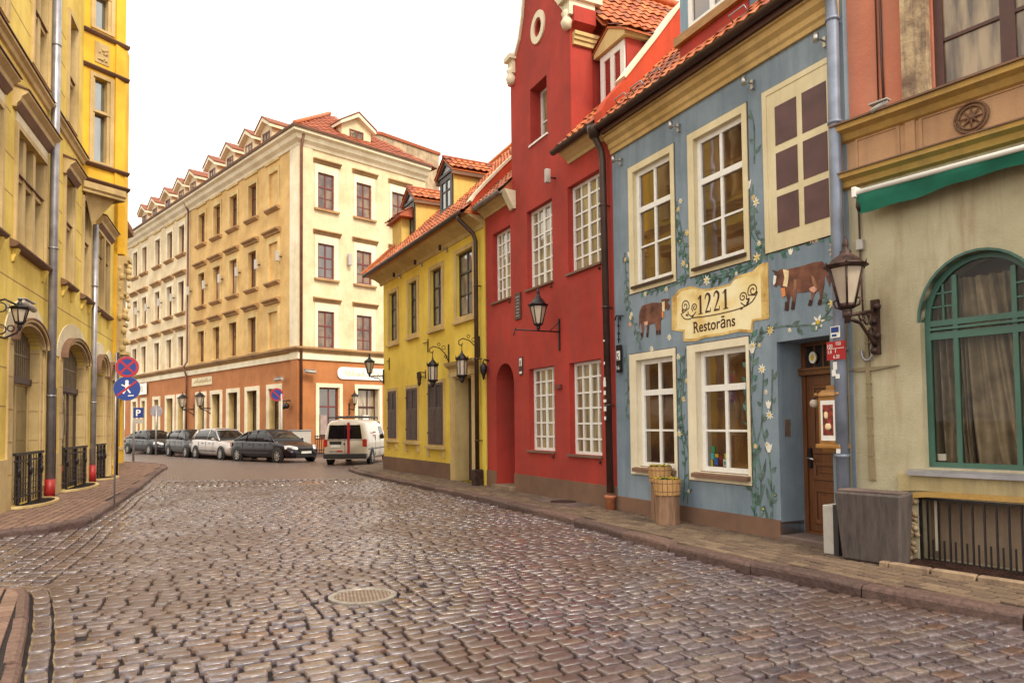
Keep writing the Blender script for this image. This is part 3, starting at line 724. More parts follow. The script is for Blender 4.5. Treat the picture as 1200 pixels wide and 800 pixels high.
# windows
for i, (a, b, c, d) in enumerate(wins_up):
    so = WOUT[i]
    tr = MB(FR).prism(rect(so[0], so[1], so[2], so[3]), 0, .02, holes=[rect(a-.06, b+.06, c-.02, d+.06)])
    tr.build('window_trim', M['cream_p'], hb_)
    MB(FR).prism(rect(a-.085, b+.085, c-.065, d+.085), -.10, -.004, holes=[rect(a-.06, b+.06, c-.02, d+.06)]).build('window_reveal', M['cream_p'], hb_)
    win(FR, hb_, a-.06, b+.06, c-.02, d+.06, -.06, .075, M['white'], [(.5, .05)], [(.655, .085), .33], M['glass_blue'], .03)
    MB(FR).hexa([(a-.1, 0, c-.07), (b+.1, 0, c-.07), (b+.1, .07, c-.08), (a-.1, .07, c-.08), (a-.1, -.06, c-.0), (b+.1, -.06, c-.0), (b+.1, .07, c-.035), (a-.1, .07, c-.035)]).build('window_sill', M['gutter'], hb_)
for i, (a, b, c, d) in enumerate(wins_lo):
    so = WOUT[i+2]
    MB(FR).prism(rect(so[0], so[1], so[2], so[3]), 0, .02, holes=[rect(a-.06, b+.06, c-.02, d+.06)]).build('window_trim', M['cream_trim'], hb_)
    MB(FR).prism(rect(a-.085, b+.085, c-.065, d+.085), -.14, -.004, holes=[rect(a-.06, b+.06, c-.02, d+.06)]).build('window_reveal', M['cream_trim'], hb_)
    win(FR, hb_, a-.06, b+.06, c-.02, d+.06, -.09, .075, M['white'], [(.5, .055)], [(.69, .09), .34], M['glass_blue'], .032)
    MB(FR).hexa([(a-.1, 0, c-.08), (b+.12, 0, c-.08), (b+.12, .09, c-.1), (a-.1, .09, c-.1), (a-.1, -.06, c-.01), (b+.12, -.06, c-.01), (b+.12, .09, c-.045), (a-.1, .09, c-.045)]).build('window_sill', M['plinth'], hb_)
# blind painted window
MB(FR).prism(rect(-.985, .13, 3.76, 5.87), 0, .022, holes=[rect(-.93, .06, 3.9, 5.80)]).build('blind_window_trim', M['cream_p'], hb_)
bw = MB(FR); bw.box(-.93, .06, .0, .012, 3.9, 5.80); bw.build('blind_window', M['cream_p'], hb_)
for (a, b) in ((-.42, -.08), (-.86, -.505)):
    for (c, d) in ((5.1, 5.6), (4.53, 5.0), (3.98, 4.44)):
        MB(FR).box(a, b, .012, .018, c, d).build('blind_panel', M['maroon'], hb_)
# thin dark outline strokes round the trims
for so in WOUT+[(-.985, .13, 3.76, 5.87)]:
    MB(FR).prism(rect(so[0]-.012, so[1]+.012, so[2]-.012, so[3]+.012), 0, .006, holes=[rect(*so)]).build('painted_outline', M['ink'], hb_)
# door
do = -.42
dk = MB(FR); dk.prism(rect(-.80, 0, .12, 2.6), do-.06, do, holes=[rect(-.74, -.06, .20, 2.18), rect(-.74, -.06, 2.27, 2.55)])
dk.box(-.80, 0, do, do+.05, 2.18, 2.26); dk.box(-.8, 0, do, do+.07, 2.24, 2.27)
df = dk.build('door_frame', M['door'], hb_)
MB(FR).box(-.74, -.06, do-.04, do-.03, 2.27, 2.55).build('transom_pane', M['glass_k'], df)
tb = MB(FR)
for k in range(1, 5): tb.box(-.74+.136*k-.01, -.74+.136*k+.01, do-.03, do-.015, 2.27, 2.55)
tb.build('transom_bars', M['door'], df)
pl = MB(FR); pl.prism(arc(-.2, 2.40, .055, 0, 360, 20, .075)[:-1], do+.0, do+.02); pl.build('oval_plate', M['paint_white'], hb_)
pl = MB(FR); pl.prism(arc(-.2, 2.40, .028, 0, 360, 16, .04)[:-1], do+.02, do+.024); pl.build('oval_emblem', M['petal'], hb_)
dd = MB(FR); dd.box(-.74, -.06, do-.05, do-.02, .2, 2.18)
for (a, b, c, d) in ((-.66, -.14, 1.18, 2.05), (-.66, -.14, .85, 1.08), (-.66, -.14, .3, .75)):
    dd.prism(rect(a, b, c, d), do-.02, do-.0, holes=[rect(a+.05, b-.05, c+.05, d-.05)]); dd.box(a+.09, b-.09, do-.02, do-.008, c+.09, d-.09)
dr_ = dd.build('door', M['door'], hb_, bevel=.006)
MB(FR).box(-.13, -.085, do-.02, do+.012, 1.0, 1.25).build('handle_plate', M['iron'], dr_)
MB(FR).tube([(-.105, do+.01, 1.13), (-.105, do+.06, 1.13), (-.22, do+.065, 1.11)], .013, n=8).build('handle', M['steel'], dr_)
MB(FR).box(-.82, .02, -.42, .03, .10, .17).build('door_step', M['slab'], hb_, bevel=.01)
bl = MB(FR); bl.box(-.004, .012, -.2, -.10, 1.40, 1.62); bo_ = bl.build('doorbell_panel', M['steel'], hb_)
# ---- painted decoration, a thin skin of paint on the wall
def catm(P, n=8):
    P = [Vector(p) for p in P]; Q = [P[0]*2-P[1]]+P+[P[-1]*2-P[-2]]; out_ = []
    for i in range(1, len(Q)-2):
        for k in range(n):
            t = k/n; a, b, c, d = Q[i-1], Q[i], Q[i+1], Q[i+2]
            out_.append(.5*((2*b)+(c-a)*t+(2*a-5*b+4*c-d)*t*t+(3*b-a-3*c+d)*t**3))
    out_.append(Q[-2]); return out_
def leafpts(p, ang, l, wd_):
    c, s_ = math.cos(ang), math.sin(ang); pts = []
    for (x, y) in ((0, 0), (.3, .42), (.6, .45), (1, 0), (.6, -.28), (.3, -.25)): pts.append((p[0]+(x*l*c-y*wd_*s_), p[1]+(x*l*s_+y*wd_*c)))
    return pts
def vine(P, dens=.045, big=1.0, m=None):
    mb = MB(FR); path = catm(P); mb.ribbon(path, .022*big, 0.001, .005)
    acc = 0; sgn = 1; gap = dens
    for i in range(1, len(path)):
        acc += (path[i]-path[i-1]).length
        if acc > gap:
            acc = 0; gap = dens*random.uniform(.6, 1.6); t = (path[i]-path[i-1]); a = math.atan2(t.y, t.x)
            l_ = random.uniform(.09, .16)*big
            if random.random() < .85: mb.prism(leafpts(path[i], a+sgn*random.uniform(.4, 1.0), l_, l_*random.uniform(.5, .75)), 0.001, .0055)
            sgn = -sgn
    mb.build('painted_vine', m or M['paint_leaf'], hb_)
def flower(c, r, m, pet=8, cm='petal', tul=False):
    r = r*.72; mb = MB(FR); pts = []
    if tul:
        pts = [(c[0]+x*r, c[1]+y*r) for x, y in ((-.3, -1), (.3, -1), (.75, -.2), (.9, .9), (.4, .45), (0, 1.1), (-.4, .45), (-.9, .9), (-.75, -.2))]
    else:
        ph = random.random()
        for k in range(pet*4):
            a = 2*math.pi*k/(pet*4)+ph; q = (1, .62, .34, .62)[k % 4]*random.uniform(.85, 1.08); pts.append((c[0]+r*q*math.cos(a), c[1]+r*q*math.sin(a)))
    mb.prism(pts, .002, .007)
    f = mb.build('painted_flower', m, hb_)
    if not tul: MB(FR).prism(arc(c[0], c[1], r*.26, 0, 360, 10)[:-1], .008, .011).build('flower_heart', M[cm], f)
for V in (VINE_A0, VINE_A1, VINE_A2): vine(V)
vine(VINE_A3, .06, 1.0, M['paint_leaf2']); vine(VINE_A4, .09)
vine(VINE_A2[3:], .05, 1.0, M['paint_leaf2'])
for V in (VINE_B0, VINE_B1, VINE_B3): vine([V[0], *V[1:]], .12, .95)
for V in (VINE_B2, VINE_B4): vine(V, .12, 1.1)
vine([(3.28, 2.9), (3.24, 2.2), (3.3, 1.7)], .1); vine([(-.9, 2.95), (-.95, 2.6), (-.9, 2.3)], .08)
vine([(.3, 6.0-1.0), (.29, 5.5), (.36, 5.75)], .12); vine([(1.75, 3.2-.5), (1.83, 2.3), (1.9, 1.9), (1.82, 1.4)], .1)
for (u, z) in ((.36, .62), (.17, .62), (.30, .95), (.2, .35)):       # broad leaves low on the stems
    mb = MB(FR)
    for sg in (-1, 1): mb.prism(leafpts((u, z-.12), math.pi/2+sg*.25, .30, .06), .001, .006)
    mb.build('painted_leaf', M['paint_leaf'], hb_)
random.seed(5)
fl = [(0,.075,'w'),(1,.10,'w'),(2,.08,'t'),(3,.085,'c'),(4,.11,'c'),(5,.085,'c'),(6,.115,'w'),(7,.08,'w'),(8,.08,'w'),(9,.13,'c'),(10,.10,'c'),(11,.14,'w'),(12,.10,'c'),(13,.085,'w'),(14,.07,'w'),(15,.08,'p'),(16,.085,'w'),(17,.10,'w'),(18,.09,'t'),(19,.09,'p')]
for i, r_, k in fl: flower(FLW_A[i], r_, M[{'w': 'paint_white', 't': 'paint_white', 'c': 'paint_cream', 'p': 'paint_pink'}[k]], pet=random.choice((6, 7, 8)), tul=(k == 't'))
for i, r_, k in [(0,.11,'w'),(1,.07,'t'),(2,.10,'w'),(3,.085,'t'),(4,.075,'c'),(5,.08,'w'),(6,.08,'w'),(7,.09,'t')]: flower(FLW_B[i], r_, M['paint_cream' if k == 'c' else 'paint_white'], tul=(k == 't'))
# small blossoms scattered along the vines
random.seed(12)
for V in (VINE_A0, VINE_A1, VINE_A2, VINE_A3, VINE_A4, VINE_B0, VINE_B1, VINE_B3):
    pp = catm(V, 6)
    for k in range(2, len(pp)-2, 7): flower((pp[k].x+random.uniform(-.07, .07), pp[k].y+random.uniform(-.05, .05)), random.uniform(.045, .075), M[random.choice(('paint_cream', 'paint_white', 'paint_leaf2'))], tul=random.random() < .35)
for V in (VINE_A1, VINE_A2, VINE_B0, VINE_B3): vine([(u+.09, z+.04) for u, z in V], .06, .85, M['paint_leaf2'])
# cows
def cow(name, P, head, belly, udder):
    mb = MB(FR); mb.prism(P, .002, .007); c = mb.build(name, M['paint_brown'], hb_)
    for (nm, pts, mt) in head: MB(FR).prism(pts, .0075, .0105).build(nm, M[mt], c)
    return c
cow('painted_cow', COW2, [('muzzle_patch', C2_MUZ, 'paint_white'), ('collar', C2_COL, 'paint_cream'), ('udder', C2_UD, 'paint_pink'), ('dewlap', C2_DEW, 'paint_orange'), ('leg_highlight', C2_LT, 'paint_tan'), ('leg_highlight', C2_LT2, 'paint_tan'),
    ('hoof', C2_H1, 'paint_dark'), ('hoof', C2_H2, 'paint_dark'), ('hoof', C2_H3, 'paint_dark'), ('hoof', C2_H4, 'paint_dark')], 0, 0)
cow('painted_cow', COW1, [('collar', C1_COL, 'paint_cream'), ('dewlap', C1_DEW, 'paint_orange'), ('udder', C1_UD, 'paint_pink'), ('hoof', C1_H1, 'paint_dark'), ('hoof', C1_H2, 'paint_dark'), ('hoof', C1_H3, 'paint_dark'), ('hoof', C1_H4, 'paint_dark')], 0, 0)
# ---- the restaurant sign painted as a parchment scroll
sg = MB(FR).prism(SIGN, .001, .006).build('painted_parchment', M['parchment'], hb_)
cs_ = (sum(p[0] for p in SIGN)/len(SIGN), 3.2)
MB(FR).prism(SIGN, .001, .0068, holes=[[(cs_[0]+(u-cs_[0])*.955, cs_[1]+(z-cs_[1])*.90) for u, z in SIGN]]).build('parchment_edge', M['parch_edge'], sg)
for (a, b, c, d) in ((.105, .235, 2.93, 3.63), (1.93, 2.045, 3.02, 3.5)):
    MB(FR).box(a, b, .006, .0078, c, d).build('parchment_fold', M['parch_edge'], hb_)
def stroke(mb, pts, wd_, F_=None): mb.ribbon(pts, wd_, .0065, .010)
ik = MB(FR)
def digit1(u, z, h):    # u = left edge as read (larger u is further left)
    ik.box(u-.09, u-.05, .0065, .01, z, z+h); ik.box(u-.115, u-.025, .0065, .0102, z, z+.014)
    stroke(ik, [(u-.015, z+h*.82), (u-.055, z+h*.93), (u-.07, z+h)], .016)
def digit2(u, z, h):
    pts = [(u-.02, z+h*.75), (u-.03, z+h*.9), (u-.07, z+h), (u-.11, z+h*.88), (u-.112, z+h*.7), (u-.085, z+h*.45), (u-.045, z+h*.2), (u-.02, z+.012)]
    p = catm(pts, 5); n = len(p); ik.ribbon(p, [.014+.026*math.sin(math.pi*min(1, i/n*1.1))**2 for i in range(n)], .0065, .01)
    ik.ribbon([(u-.02, z+.014), (u-.07, z+.018), (u-.125, z+.012), (u-.13, z+.06)], [.03, .028, .02, .008], .0065, .0101)
ik_x = 1.47
for k, dgt in enumerate((1, 2, 2, 1)):
    (digit1 if dgt == 1 else digit2)(ik_x, 3.16, .275); ik_x -= (.15 if dgt == 1 else .182)
ik.build('painted_numerals', M['ink'], sg)
def spiral(cu, cz, r0, turns, a0, dirn=1, n=40, tail=()):
    p = [(cu+r0*(1-.85*i/n)*math.cos(a0+dirn*2*math.pi*turns*i/n), cz+r0*(1-.85*i/n)*math.sin(a0+dirn*2*math.pi*turns*i/n)) for i in range(n+1)]
    return list(tail)+p
fs_ = MB(FR)
for P_ in (catm([(1.62, 3.135), (1.3, 3.115), (.95, 3.11), (.62, 3.125), (.42, 3.17), (.31, 3.26)], 6)+[Vector(q) for q in spiral(.375, 3.33, .095, 1.6, -.6, 1)],
           [Vector(q) for q in spiral(.56, 3.27, .075, 1.5, math.pi*1.2, -1)], catm([(.60, 3.20), (.52, 3.15), (.46, 3.18), (.44, 3.24)], 5),
           catm([(1.62, 3.12), (1.75, 3.14), (1.84, 3.22)], 5)+[Vector(q) for q in spiral(1.74, 3.33, .095, 1.6, math.pi+.5, -1)],
           [Vector(q) for q in spiral(1.53, 3.28, .065, 1.5, math.pi*1.7, 1)], catm([(1.50, 3.21), (1.58, 3.16), (1.66, 3.19), (1.68, 3.24)], 5)):
    fs_.ribbon(P_, .015, .0065, .0095)
for (u, z, a) in ((1.60, 3.14, 2.5), (1.68, 3.17, .6), (.5, 3.17, 2.6), (.44, 3.2, .7), (1.80, 3.24, 1.5), (.31, 3.26, 1.4), (.62, 3.13, 3.3)): fs_.prism(leafpts((u, z), a, .06, .05), .0065, .0098)
fs_.build('painted_scrollwork', M['ink'], sg)
def text(F, par, s_, u, z, size, o, m, wx=1.0, name='lettering', bold=0.0, slant=0, ext=.001, right=-1, center=False):
    """lettering as thin solid letters; right: direction of reading along u"""
    c = bpy.data.curves.new('t', 'FONT'); c.body = s_; c.size = size; c.offset = bold; c.extrude = ext; c.resolution_u = 3; c.shear = slant
    ob = bpy.data.objects.new('t', c); me = bpy.data.meshes.new_from_object(ob)
    xs = [v.co.x for v in me.vertices] or [0]; x0 = min(xs); wd_ = max(xs)-x0
    if center: x0 = x0+wd_/2
    mb = MB(F); mb.v = [F.pt(u+right*(v.co.x-x0)*wx, o+ext+v.co.z, z+v.co.y) for v in me.vertices]
    mb.f = [list(p.vertices) for p in me.polygons]; mb.mi = [0]*len(mb.f); mb.sm = [False]*len(mb.f)
    bpy.data.objects.remove(ob); bpy.data.curves.remove(c); bpy.data.meshes.remove(me)
    return mb.build(name, m, par)
text(FR, sg, 'Restorāns', 1.56, 2.905, .225, .0065, M['ink'], wx=.92, bold=.003)
ser = MB(FR)
for (u, z) in ((1.56, 2.902),): ser.box(u-.04, u+.012, .0065, .0092, z, z+.01)
ser.box(1.50, 1.575, .0065, .0092, 3.055, 3.067); ser.build('letter_serifs', M['ink'], sg)
# window stickers in the ground floor window
for (u, z, w_, h_, c_) in ((1.37, 1.16, .07, .09, (.02, .3, .12)), (1.38, 1.06, .06, .09, (.05, .45, .5)), (1.31, .98, .07, .1, (.02, .12, .4)), (1.30, 1.09, .07, .05, (.6, .4, .05)), (1.385, .96, .04, .09, (.5, .42, .06)), (1.13, .97, .08, .1, (.7, .72, .6)), (1.1, 1.08, .05, .07, (.6, .65, .1)), (1.12, .99, .04, .05, (.02, .35, .3))):
    MB(FR).box(u-w_, u, -.115, -.108, z, z+h_).build('window_sticker', flat('sticker', tuple(x*.6 for x in c_), .4, var=.03), hb_)
# right-hand end downpipe, on the joint
dp = downpipe(FR, hb_, [(-1.06, .30, 6.68), (-1.06, .14, 6.5), (-1.06, .12, 6.2), (-1.04, .12, 3.5), (-1.02, .12, .12)], .068, M['zinc_blue'], clamps=((-1.06, .12, 6.2), (-1.055, .12, 5.0), (-1.035, .12, 2.4), (-1.02, .12, 1.2)))

M['kerb_tan'] = plaster('tan_kerb', (.34, .24, .15), (.2, .13, .09), dirt_amt=.6, scale=4)
# ================================================================== RED GABLED HOUSE
rh = FR.root('gabled_house', 6.3, 0, .1, 'crimson house with tall curved gable, round attic window and white lattice windows', 'house')
RW = [(7.70, 8.66, 4.47, 6.11), (5.76, 6.88, 4.47, 6.16), (3.99, 5.14, 4.48, 6.17), (5.76, 6.86, 1.04, 2.76), (4.06, 5.17, 1.01, 2.75)]
holes = [rect(a, b, c, d) for a, b, c, d in RW]
GC = 6.28
right_ = [(4.96, 9.25), (4.80, 9.32), (4.80, 9.62), (5.08, 9.68), (5.22, 9.86), (5.42, 10.1), (5.58, 10.5), (5.68, 11.0), (5.66, 11.4), (5.76, 11.55), (6.0, 11.85), (6.28, 11.95)]
gab = [(4.96, 6.9)]+right_+[(2*GC-u, z) for u, z in right_[::-1]][1:]+[(7.60, 6.9)]
outline = [(3.6, .05), (7.58, .05)]+[(7.58, 2.50)]+[(8.065+.485*math.cos(math.pi*(1-i/12)), 2.50+.49*math.sin(math.pi*(i/12))) for i in range(13)][1:]+[(8.55, .05), (9.08, .05), (9.08, 6.9)]+gab[::-1]+[(3.6, 6.9)]
ov = arc(6.24, 9.92, .30, 0, 360, 24, .34)[:-1]; ovi = arc(6.24, 9.92, .115, 0, 360, 20, .15)[:-1]
wl = MB(FR); wl.prism(outline, -.5, 0, holes=holes+[rect(5.92, 6.66, 7.55, 8.76), ovi])
wl.box(3.62, 9.06, -8, -.7, .05, 6.9); wl.box(5.0, 7.56, -5, -.505, 6.9, 9.3)
wl.build('wall', M['red'], rh)
gp = MB(FR)
inner = [(GC+(u-GC)*.93, z-.0) for u, z in right_[3:]]
cp_ = MB(FR)      # coping of the gable
pts = right_[3:]+[(2*GC-u, z) for u, z in right_[3:]][::-1][1:]
for i in range(len(pts)-1):
    a, b = Vector(pts[i]), Vector(pts[i+1]); n = Vector((b-a).yx); n = Vector((-(b-a).y, (b-a).x)).normalized()*-.06
    t = (b-a).normalized()*.015; a2_, b2_ = a-t, b+t
    cp_.prism([tuple(a2_), tuple(b2_), tuple(b2_+n), tuple(a2_+n)], -.52, .05)
cp_.build('gable_coping', M['cream_trim'], rh)
for sg in (1, -1):
    vb = MB(FR); U = (lambda x: GC+sg*x) if sg < 0 else (lambda x: GC+.42+(x-.42)*.86)
    a, b = sorted((U(1.18), U(1.44))); vb.box(a, b, -.5, .08, 9.46, 9.76); a, b = sorted((U(1.12), U(1.50))); vb.box(a, b, -.64, .16, 9.76, 9.86)
    vb.lathe([(.0, -.2), (.09, -.16), (.12, -.05), (.07, .06), (.11, .12), (.04, .2)], (U(1.30), .06, 9.40), n=12)
    vb.ball((U(1.32), -.1, 9.95), .10); vb.build('volute_pedestal', M['cream_trim'], rh)
# moulding of the side walls of the gable block
cm_ = MB(FR)
for (a, b) in ((4.96, 4.62), (7.60, 7.94)):
    sg = 1 if b > a else -1
    for (w0, z0, z1) in ((.05, 8.93, 9.02), (.08, 9.02, 9.1), (.11, 9.1, 9.17)):
        x0, x1 = sorted((a+sg*.001, a+sg*w0)); cm_.box(x0, x1, -4, -.05, z0, z1)
cm_.build('side_cornice', M['cream_h'], rh)
# cross roof behind the gable
xr = MB(FR)
for sg in (1, -1):
    Pq = lambda v, s, h, sg=sg: (GC+sg*(1.72-s*.66+h*.75), -v, 9.30+s*.75+h*.66)
    gable_tiles(xr, Pq, .5, 4.6, 0, 2.6)
    xr.hexa([(GC+sg*1.68, -.5, 9.24), (GC, -.5, 11.2), (GC, -5, 11.2), (GC+sg*1.68, -5, 9.24), (GC+sg*1.68, -.5, 9.28), (GC, -.5, 11.26), (GC, -5, 11.26), (GC+sg*1.68, -5, 9.28)])
xr.tube([(GC, -.5, 11.36), (GC, -5, 11.36)], .1)
xr.build('cross_roof', M['tile'], rh, recalc=False)
# oval attic window
oo = MB(FR).prism(ov, 0, .035, holes=[arc(6.24, 9.92, .17, 0, 360, 24, .2)[:-1]]); f_ = oo.build('oval_window', M['cream_trim'], rh)
MB(FR).box(6.05, 6.43, -.2, -.17, 9.73, 10.12).build('pane', M['glass_k'], f_)
win(FR, rh, 5.92, 6.66, 7.55, 8.76, -.26, .06, M['white'], [], [.42], M['glass_red'], .03)
MB(FR).box(5.88, 6.70, -.3, .03, 7.51, 7.55).build('window_sill', M['white'], rh)
for i, (a, b, c, d) in enumerate(RW):
    win(FR, rh, a, b, c, d, -.12, .055, M['white'], [(.5, .075), .26, .74], [1/6, 2/6, 3/6, 4/6, 5/6], M['glass_red'], .034, barh=.034)
    MB(FR).box(a-.03, b+.06, -.12, .05, c-.045, c-.002).build('window_sill', M['plinth'], rh)
    MB(FR).ball((a+.05, .02, c-.11), .028).build('sill_hook', M['iron_br'], rh)
for x0, x1 in ((3.6, 7.58), (8.55, 9.08)): MB(FR).box(x0, x1, 0, .022, .08, .50).build('plinth', M['plinth'], rh)
MB(FR).box(7.52, 8.62, -.55, .12, .1, .20).build('door_step', M['kerb_tan'], rh, bevel=.012)
dd = MB(FR); dd.box(7.5, 8.62, -.62, -.52, .2, 3.1)
for k in range(6): dd.box(7.6+.16*k, 7.75+.16*k, -.52, -.505, .3, 2.9)
dd.build('door', M['door'], rh)
# eaves on both sides of the gable
cove = [(-.02, 6.60), (.03, 6.60), (.06, 6.65), (.14, 6.71), (.22, 6.75), (.24, 6.80), (-.02, 6.81)]
P = roofP(0, .28, 6.86, 45)
for k, (a, b) in enumerate(((3.84, 5.06), (7.56, 9.08))):
    MB(FR).sweep(cove, a-(.2 if k == 0 else 0), b, m1=(.9 if k == 0 else 0)*0).build('eaves_cove', M['cream_h'], rh)
    gutter(FR, rh, a-(.20 if k == 0 else 0), b+(.10 if k == 0 else 0),   .31, 6.83, .075, 'gutter' if k == 0 else 'zinc')
    r_ = MB(FR); r_.hexa([(a, .26, 6.82), (b, .26, 6.82), (b, -4.6, 6.82), (a, -4.6, 6.82), (a, .26, 6.84), (b, .26, 6.84), (b, -4.2, 11.4), (a, -4.2, 11.4)])
    gable_tiles(r_, P, a, b, 0, 6.6, test=(lambda u, s: not (1.45 < s < 2.6 and 3.98 < u < 4.86)) if k == 0 else None); r_.build('roof', M['tile'], rh, recalc=False)
MB(FR).hexa([(7.40, .0, 6.4), (7.60, .0, 6.4), (7.6, .06, 6.4), (7.4, .06, 6.4), (7.40, 0, 6.8), (7.62, 0, 6.8), (7.62, .28, 6.82), (7.40, .28, 6.82)]).build('eaves_bracket', M['cream_trim'], rh)
# dormer
o1 = -.62
dm = MB(FR); dm.box(3.98, 4.86, -3.0, o1, 7.3, 8.72); dr = dm.build('dormer', M['red'], rh)
win(FR, dr, 4.02, 4.82, 7.66, 8.70, o1+.03, .13, M['white'], [(.5, .13)], [], M['glass_k'], .1, name='dormer_window')
MB(FR).prism([(3.90, 8.72), (4.94, 8.72), (4.94, 8.80), (4.42, 9.08), (3.90, 8.80)], -3.2, o1+.10).build('dormer_pediment', M['cream_h'], dr)
dt = MB(FR)
for sg in (1, -1):
    Pq = lambda v, s, h, sg=sg: (4.42+sg*(.60-s*.86+h*.5), -v, 8.80+s*.5+h*.86)
    gable_tiles(dt, Pq, -o1-.14, 3.2, 0, .70, pu=.2, ps=.35)
    dt.hexa([(4.42+sg*.6, o1+.12, 8.76), (4.42, o1+.12, 9.08), (4.42, -3.2, 9.08), (4.42+sg*.6, -3.2, 8.76), (4.42+sg*.6, o1+.12, 8.80), (4.42, o1+.12, 9.12), (4.42, -3.2, 9.12), (4.42+sg*.6, -3.2, 8.80)])
dt.build('dormer_roof', M['tile'], rh, recalc=False)
# party walls standing above the roofs
class Side(Frame):       # u -> along the slope direction (into the block), o -> along the facade
    pass
def party(par, u0, u1, pts, m, cop, name='party_wall', o_cop=.06, from_i=0):
    mb = MB(FR); n = len(pts)
    mb.add([(u0, o, z) for o, z in pts]+[(u1, o, z) for o, z in pts], [(i, (i+1) % n, n+(i+1) % n, n+i) for i in range(n)]+[list(range(n)), list(range(n, 2*n))])
    w_ = mb.build(name, m, par)
    c = MB(FR); top = [p for p in pts[from_i:-2]]
    for i in range(len(top)-1):
        (oa, za), (ob, zb) = top[i], top[i+1]; v = Vector((ob-oa, zb-za)).normalized(); nx = Vector((v.y, -v.x))*(-o_cop if v.x < 0 else o_cop)
        nx = Vector((abs(v.y), abs(v.x)))*o_cop
        c.hexa([(u0-.03, oa, za), (u1+.03, oa, za), (u1+.03, ob, zb), (u0-.03, ob, zb), (u0-.03, oa+nx.x, za+nx.y), (u1+.03, oa+nx.x, za+nx.y), (u1+.03, ob+nx.x, zb+nx.y), (u0-.03, ob+nx.x, zb+nx.y)])
    c.build('coping', cop, w_)
    return w_
party(rh, 3.60, 3.84, [(.50, 6.72), (.52, 6.95), (.44, 7.12), (.2, 7.34), (-.3, 7.84), (-1.0, 8.56), (-4.2, 11.8), (-4.2, 6.8), (.3, 6.5)][:0] or [(.20, 6.84), (.20, 7.04), (.1, 7.24), (-.3, 7.70), (-1.0, 8.58), (-1.55, 9.3), (-4.2, 12.1), (-4.2, 6.8), (.15, 6.8)], M['red_d'], M['cream_trim'], from_i=3, o_cop=.05)
party(rh, 9.08, 9.30, [(.34, 6.74), (.36, 6.98), (.26, 7.14), (0, 7.44), (-.5, 7.98), (-4.2, 11.7), (-4.2, 6.8), (.28, 6.72)], M['red_d'], M['cream_trim'], from_i=1, o_cop=.06)
# downpipe of the red house
dp = downpipe(FR, rh, [(3.70, .31, 6.78), (3.70, .31, 6.62), (3.71, .16, 6.38), (3.71, .13, 6.2), (3.63, .13, .40)], .062, M['gutter'], clamps=((3.71, .13, 5.4), (3.675, .13, 3.6), (3.65, .13, 1.9)))
MB(FR).lathe([(.085, 0), (.08, .2), (.1, .21), (.1, .25)], (3.63, .13, .11), n=12).build('clay_shoe', M['clay'], dp)
hd = MB(FR); hd.lathe([(.08, 0), (.13, .14), (.13, .2)], (3.70, .30, 6.56), n=10); hd.build('hopper', M['gutter'], dp)
for (z, w_, h_) in ((2.32, .05, .06), (2.22, .07, .1), (2.08, .06, .07), (1.95, .08, .05), (1.8, .07, .1), (1.65, .05, .06), (2.6, .03, .05), (3.0, .04, .03)):
    MB(FR).box(3.655-w_/2, 3.655+w_/2, .192, .198, z, z+h_).build('pipe_sticker', M['sign_white'], dp)

# ================================================================== YELLOW HOUSE
yh = FY.root('dormered_house', 4, 0, .1, 'lemon yellow house with brown shutters and dormers in its orange tiled roof', 'house')
YT = [(.50, 1.84, 4.29, 6.22), (2.58, 3.70, 4.28, 6.15), (4.55, 5.55, 4.28, 6.12), (6.39, 7.48, 4.26, 6.10)]
YS = [(2.56, 3.84, .98, 2.87), (4.58, 5.72, 1.08, 2.82), (6.53, 7.54, 1.11, 2.82)]
ins = .15
holes = [rect(a+ins, b-ins, c+.12, d-.12) for a, b, c, d in YT]+[rect(a+.13, b-.13, c+.1, d-.13) for a, b, c, d in YS]
wl = MB(FY); wl.prism([(.0, .05), (.70, .05), (.70, 2.86), (1.92, 2.86), (1.92, .05), (8.0, .05), (8.0, 6.8), (0, 6.8)], -.42, 0, holes=holes)
wl.box(.02, 7.98, -9, -.43, .05, 6.8); wl.build('wall', M['yellow_h'], yh)
for a, b, c, d in YT:
    MB(FY).prism(rect(a, b, c, d), 0, .03, holes=[rect(a+ins, b-ins, c+.12, d-.12)]).build('window_trim', M['cream_h'], yh)
    MB(FY).box(a-.03, b+.03, 0, .09, c-.06, c+.0).build('window_sill', M['cream_h'], yh)
    win(FY, yh, a+ins, b-ins, c+.12, d-.12, -.07, .06, M['black_frame'], [(.5, .05)], [.34, (.68, .05)], M['glass_y'], .035)
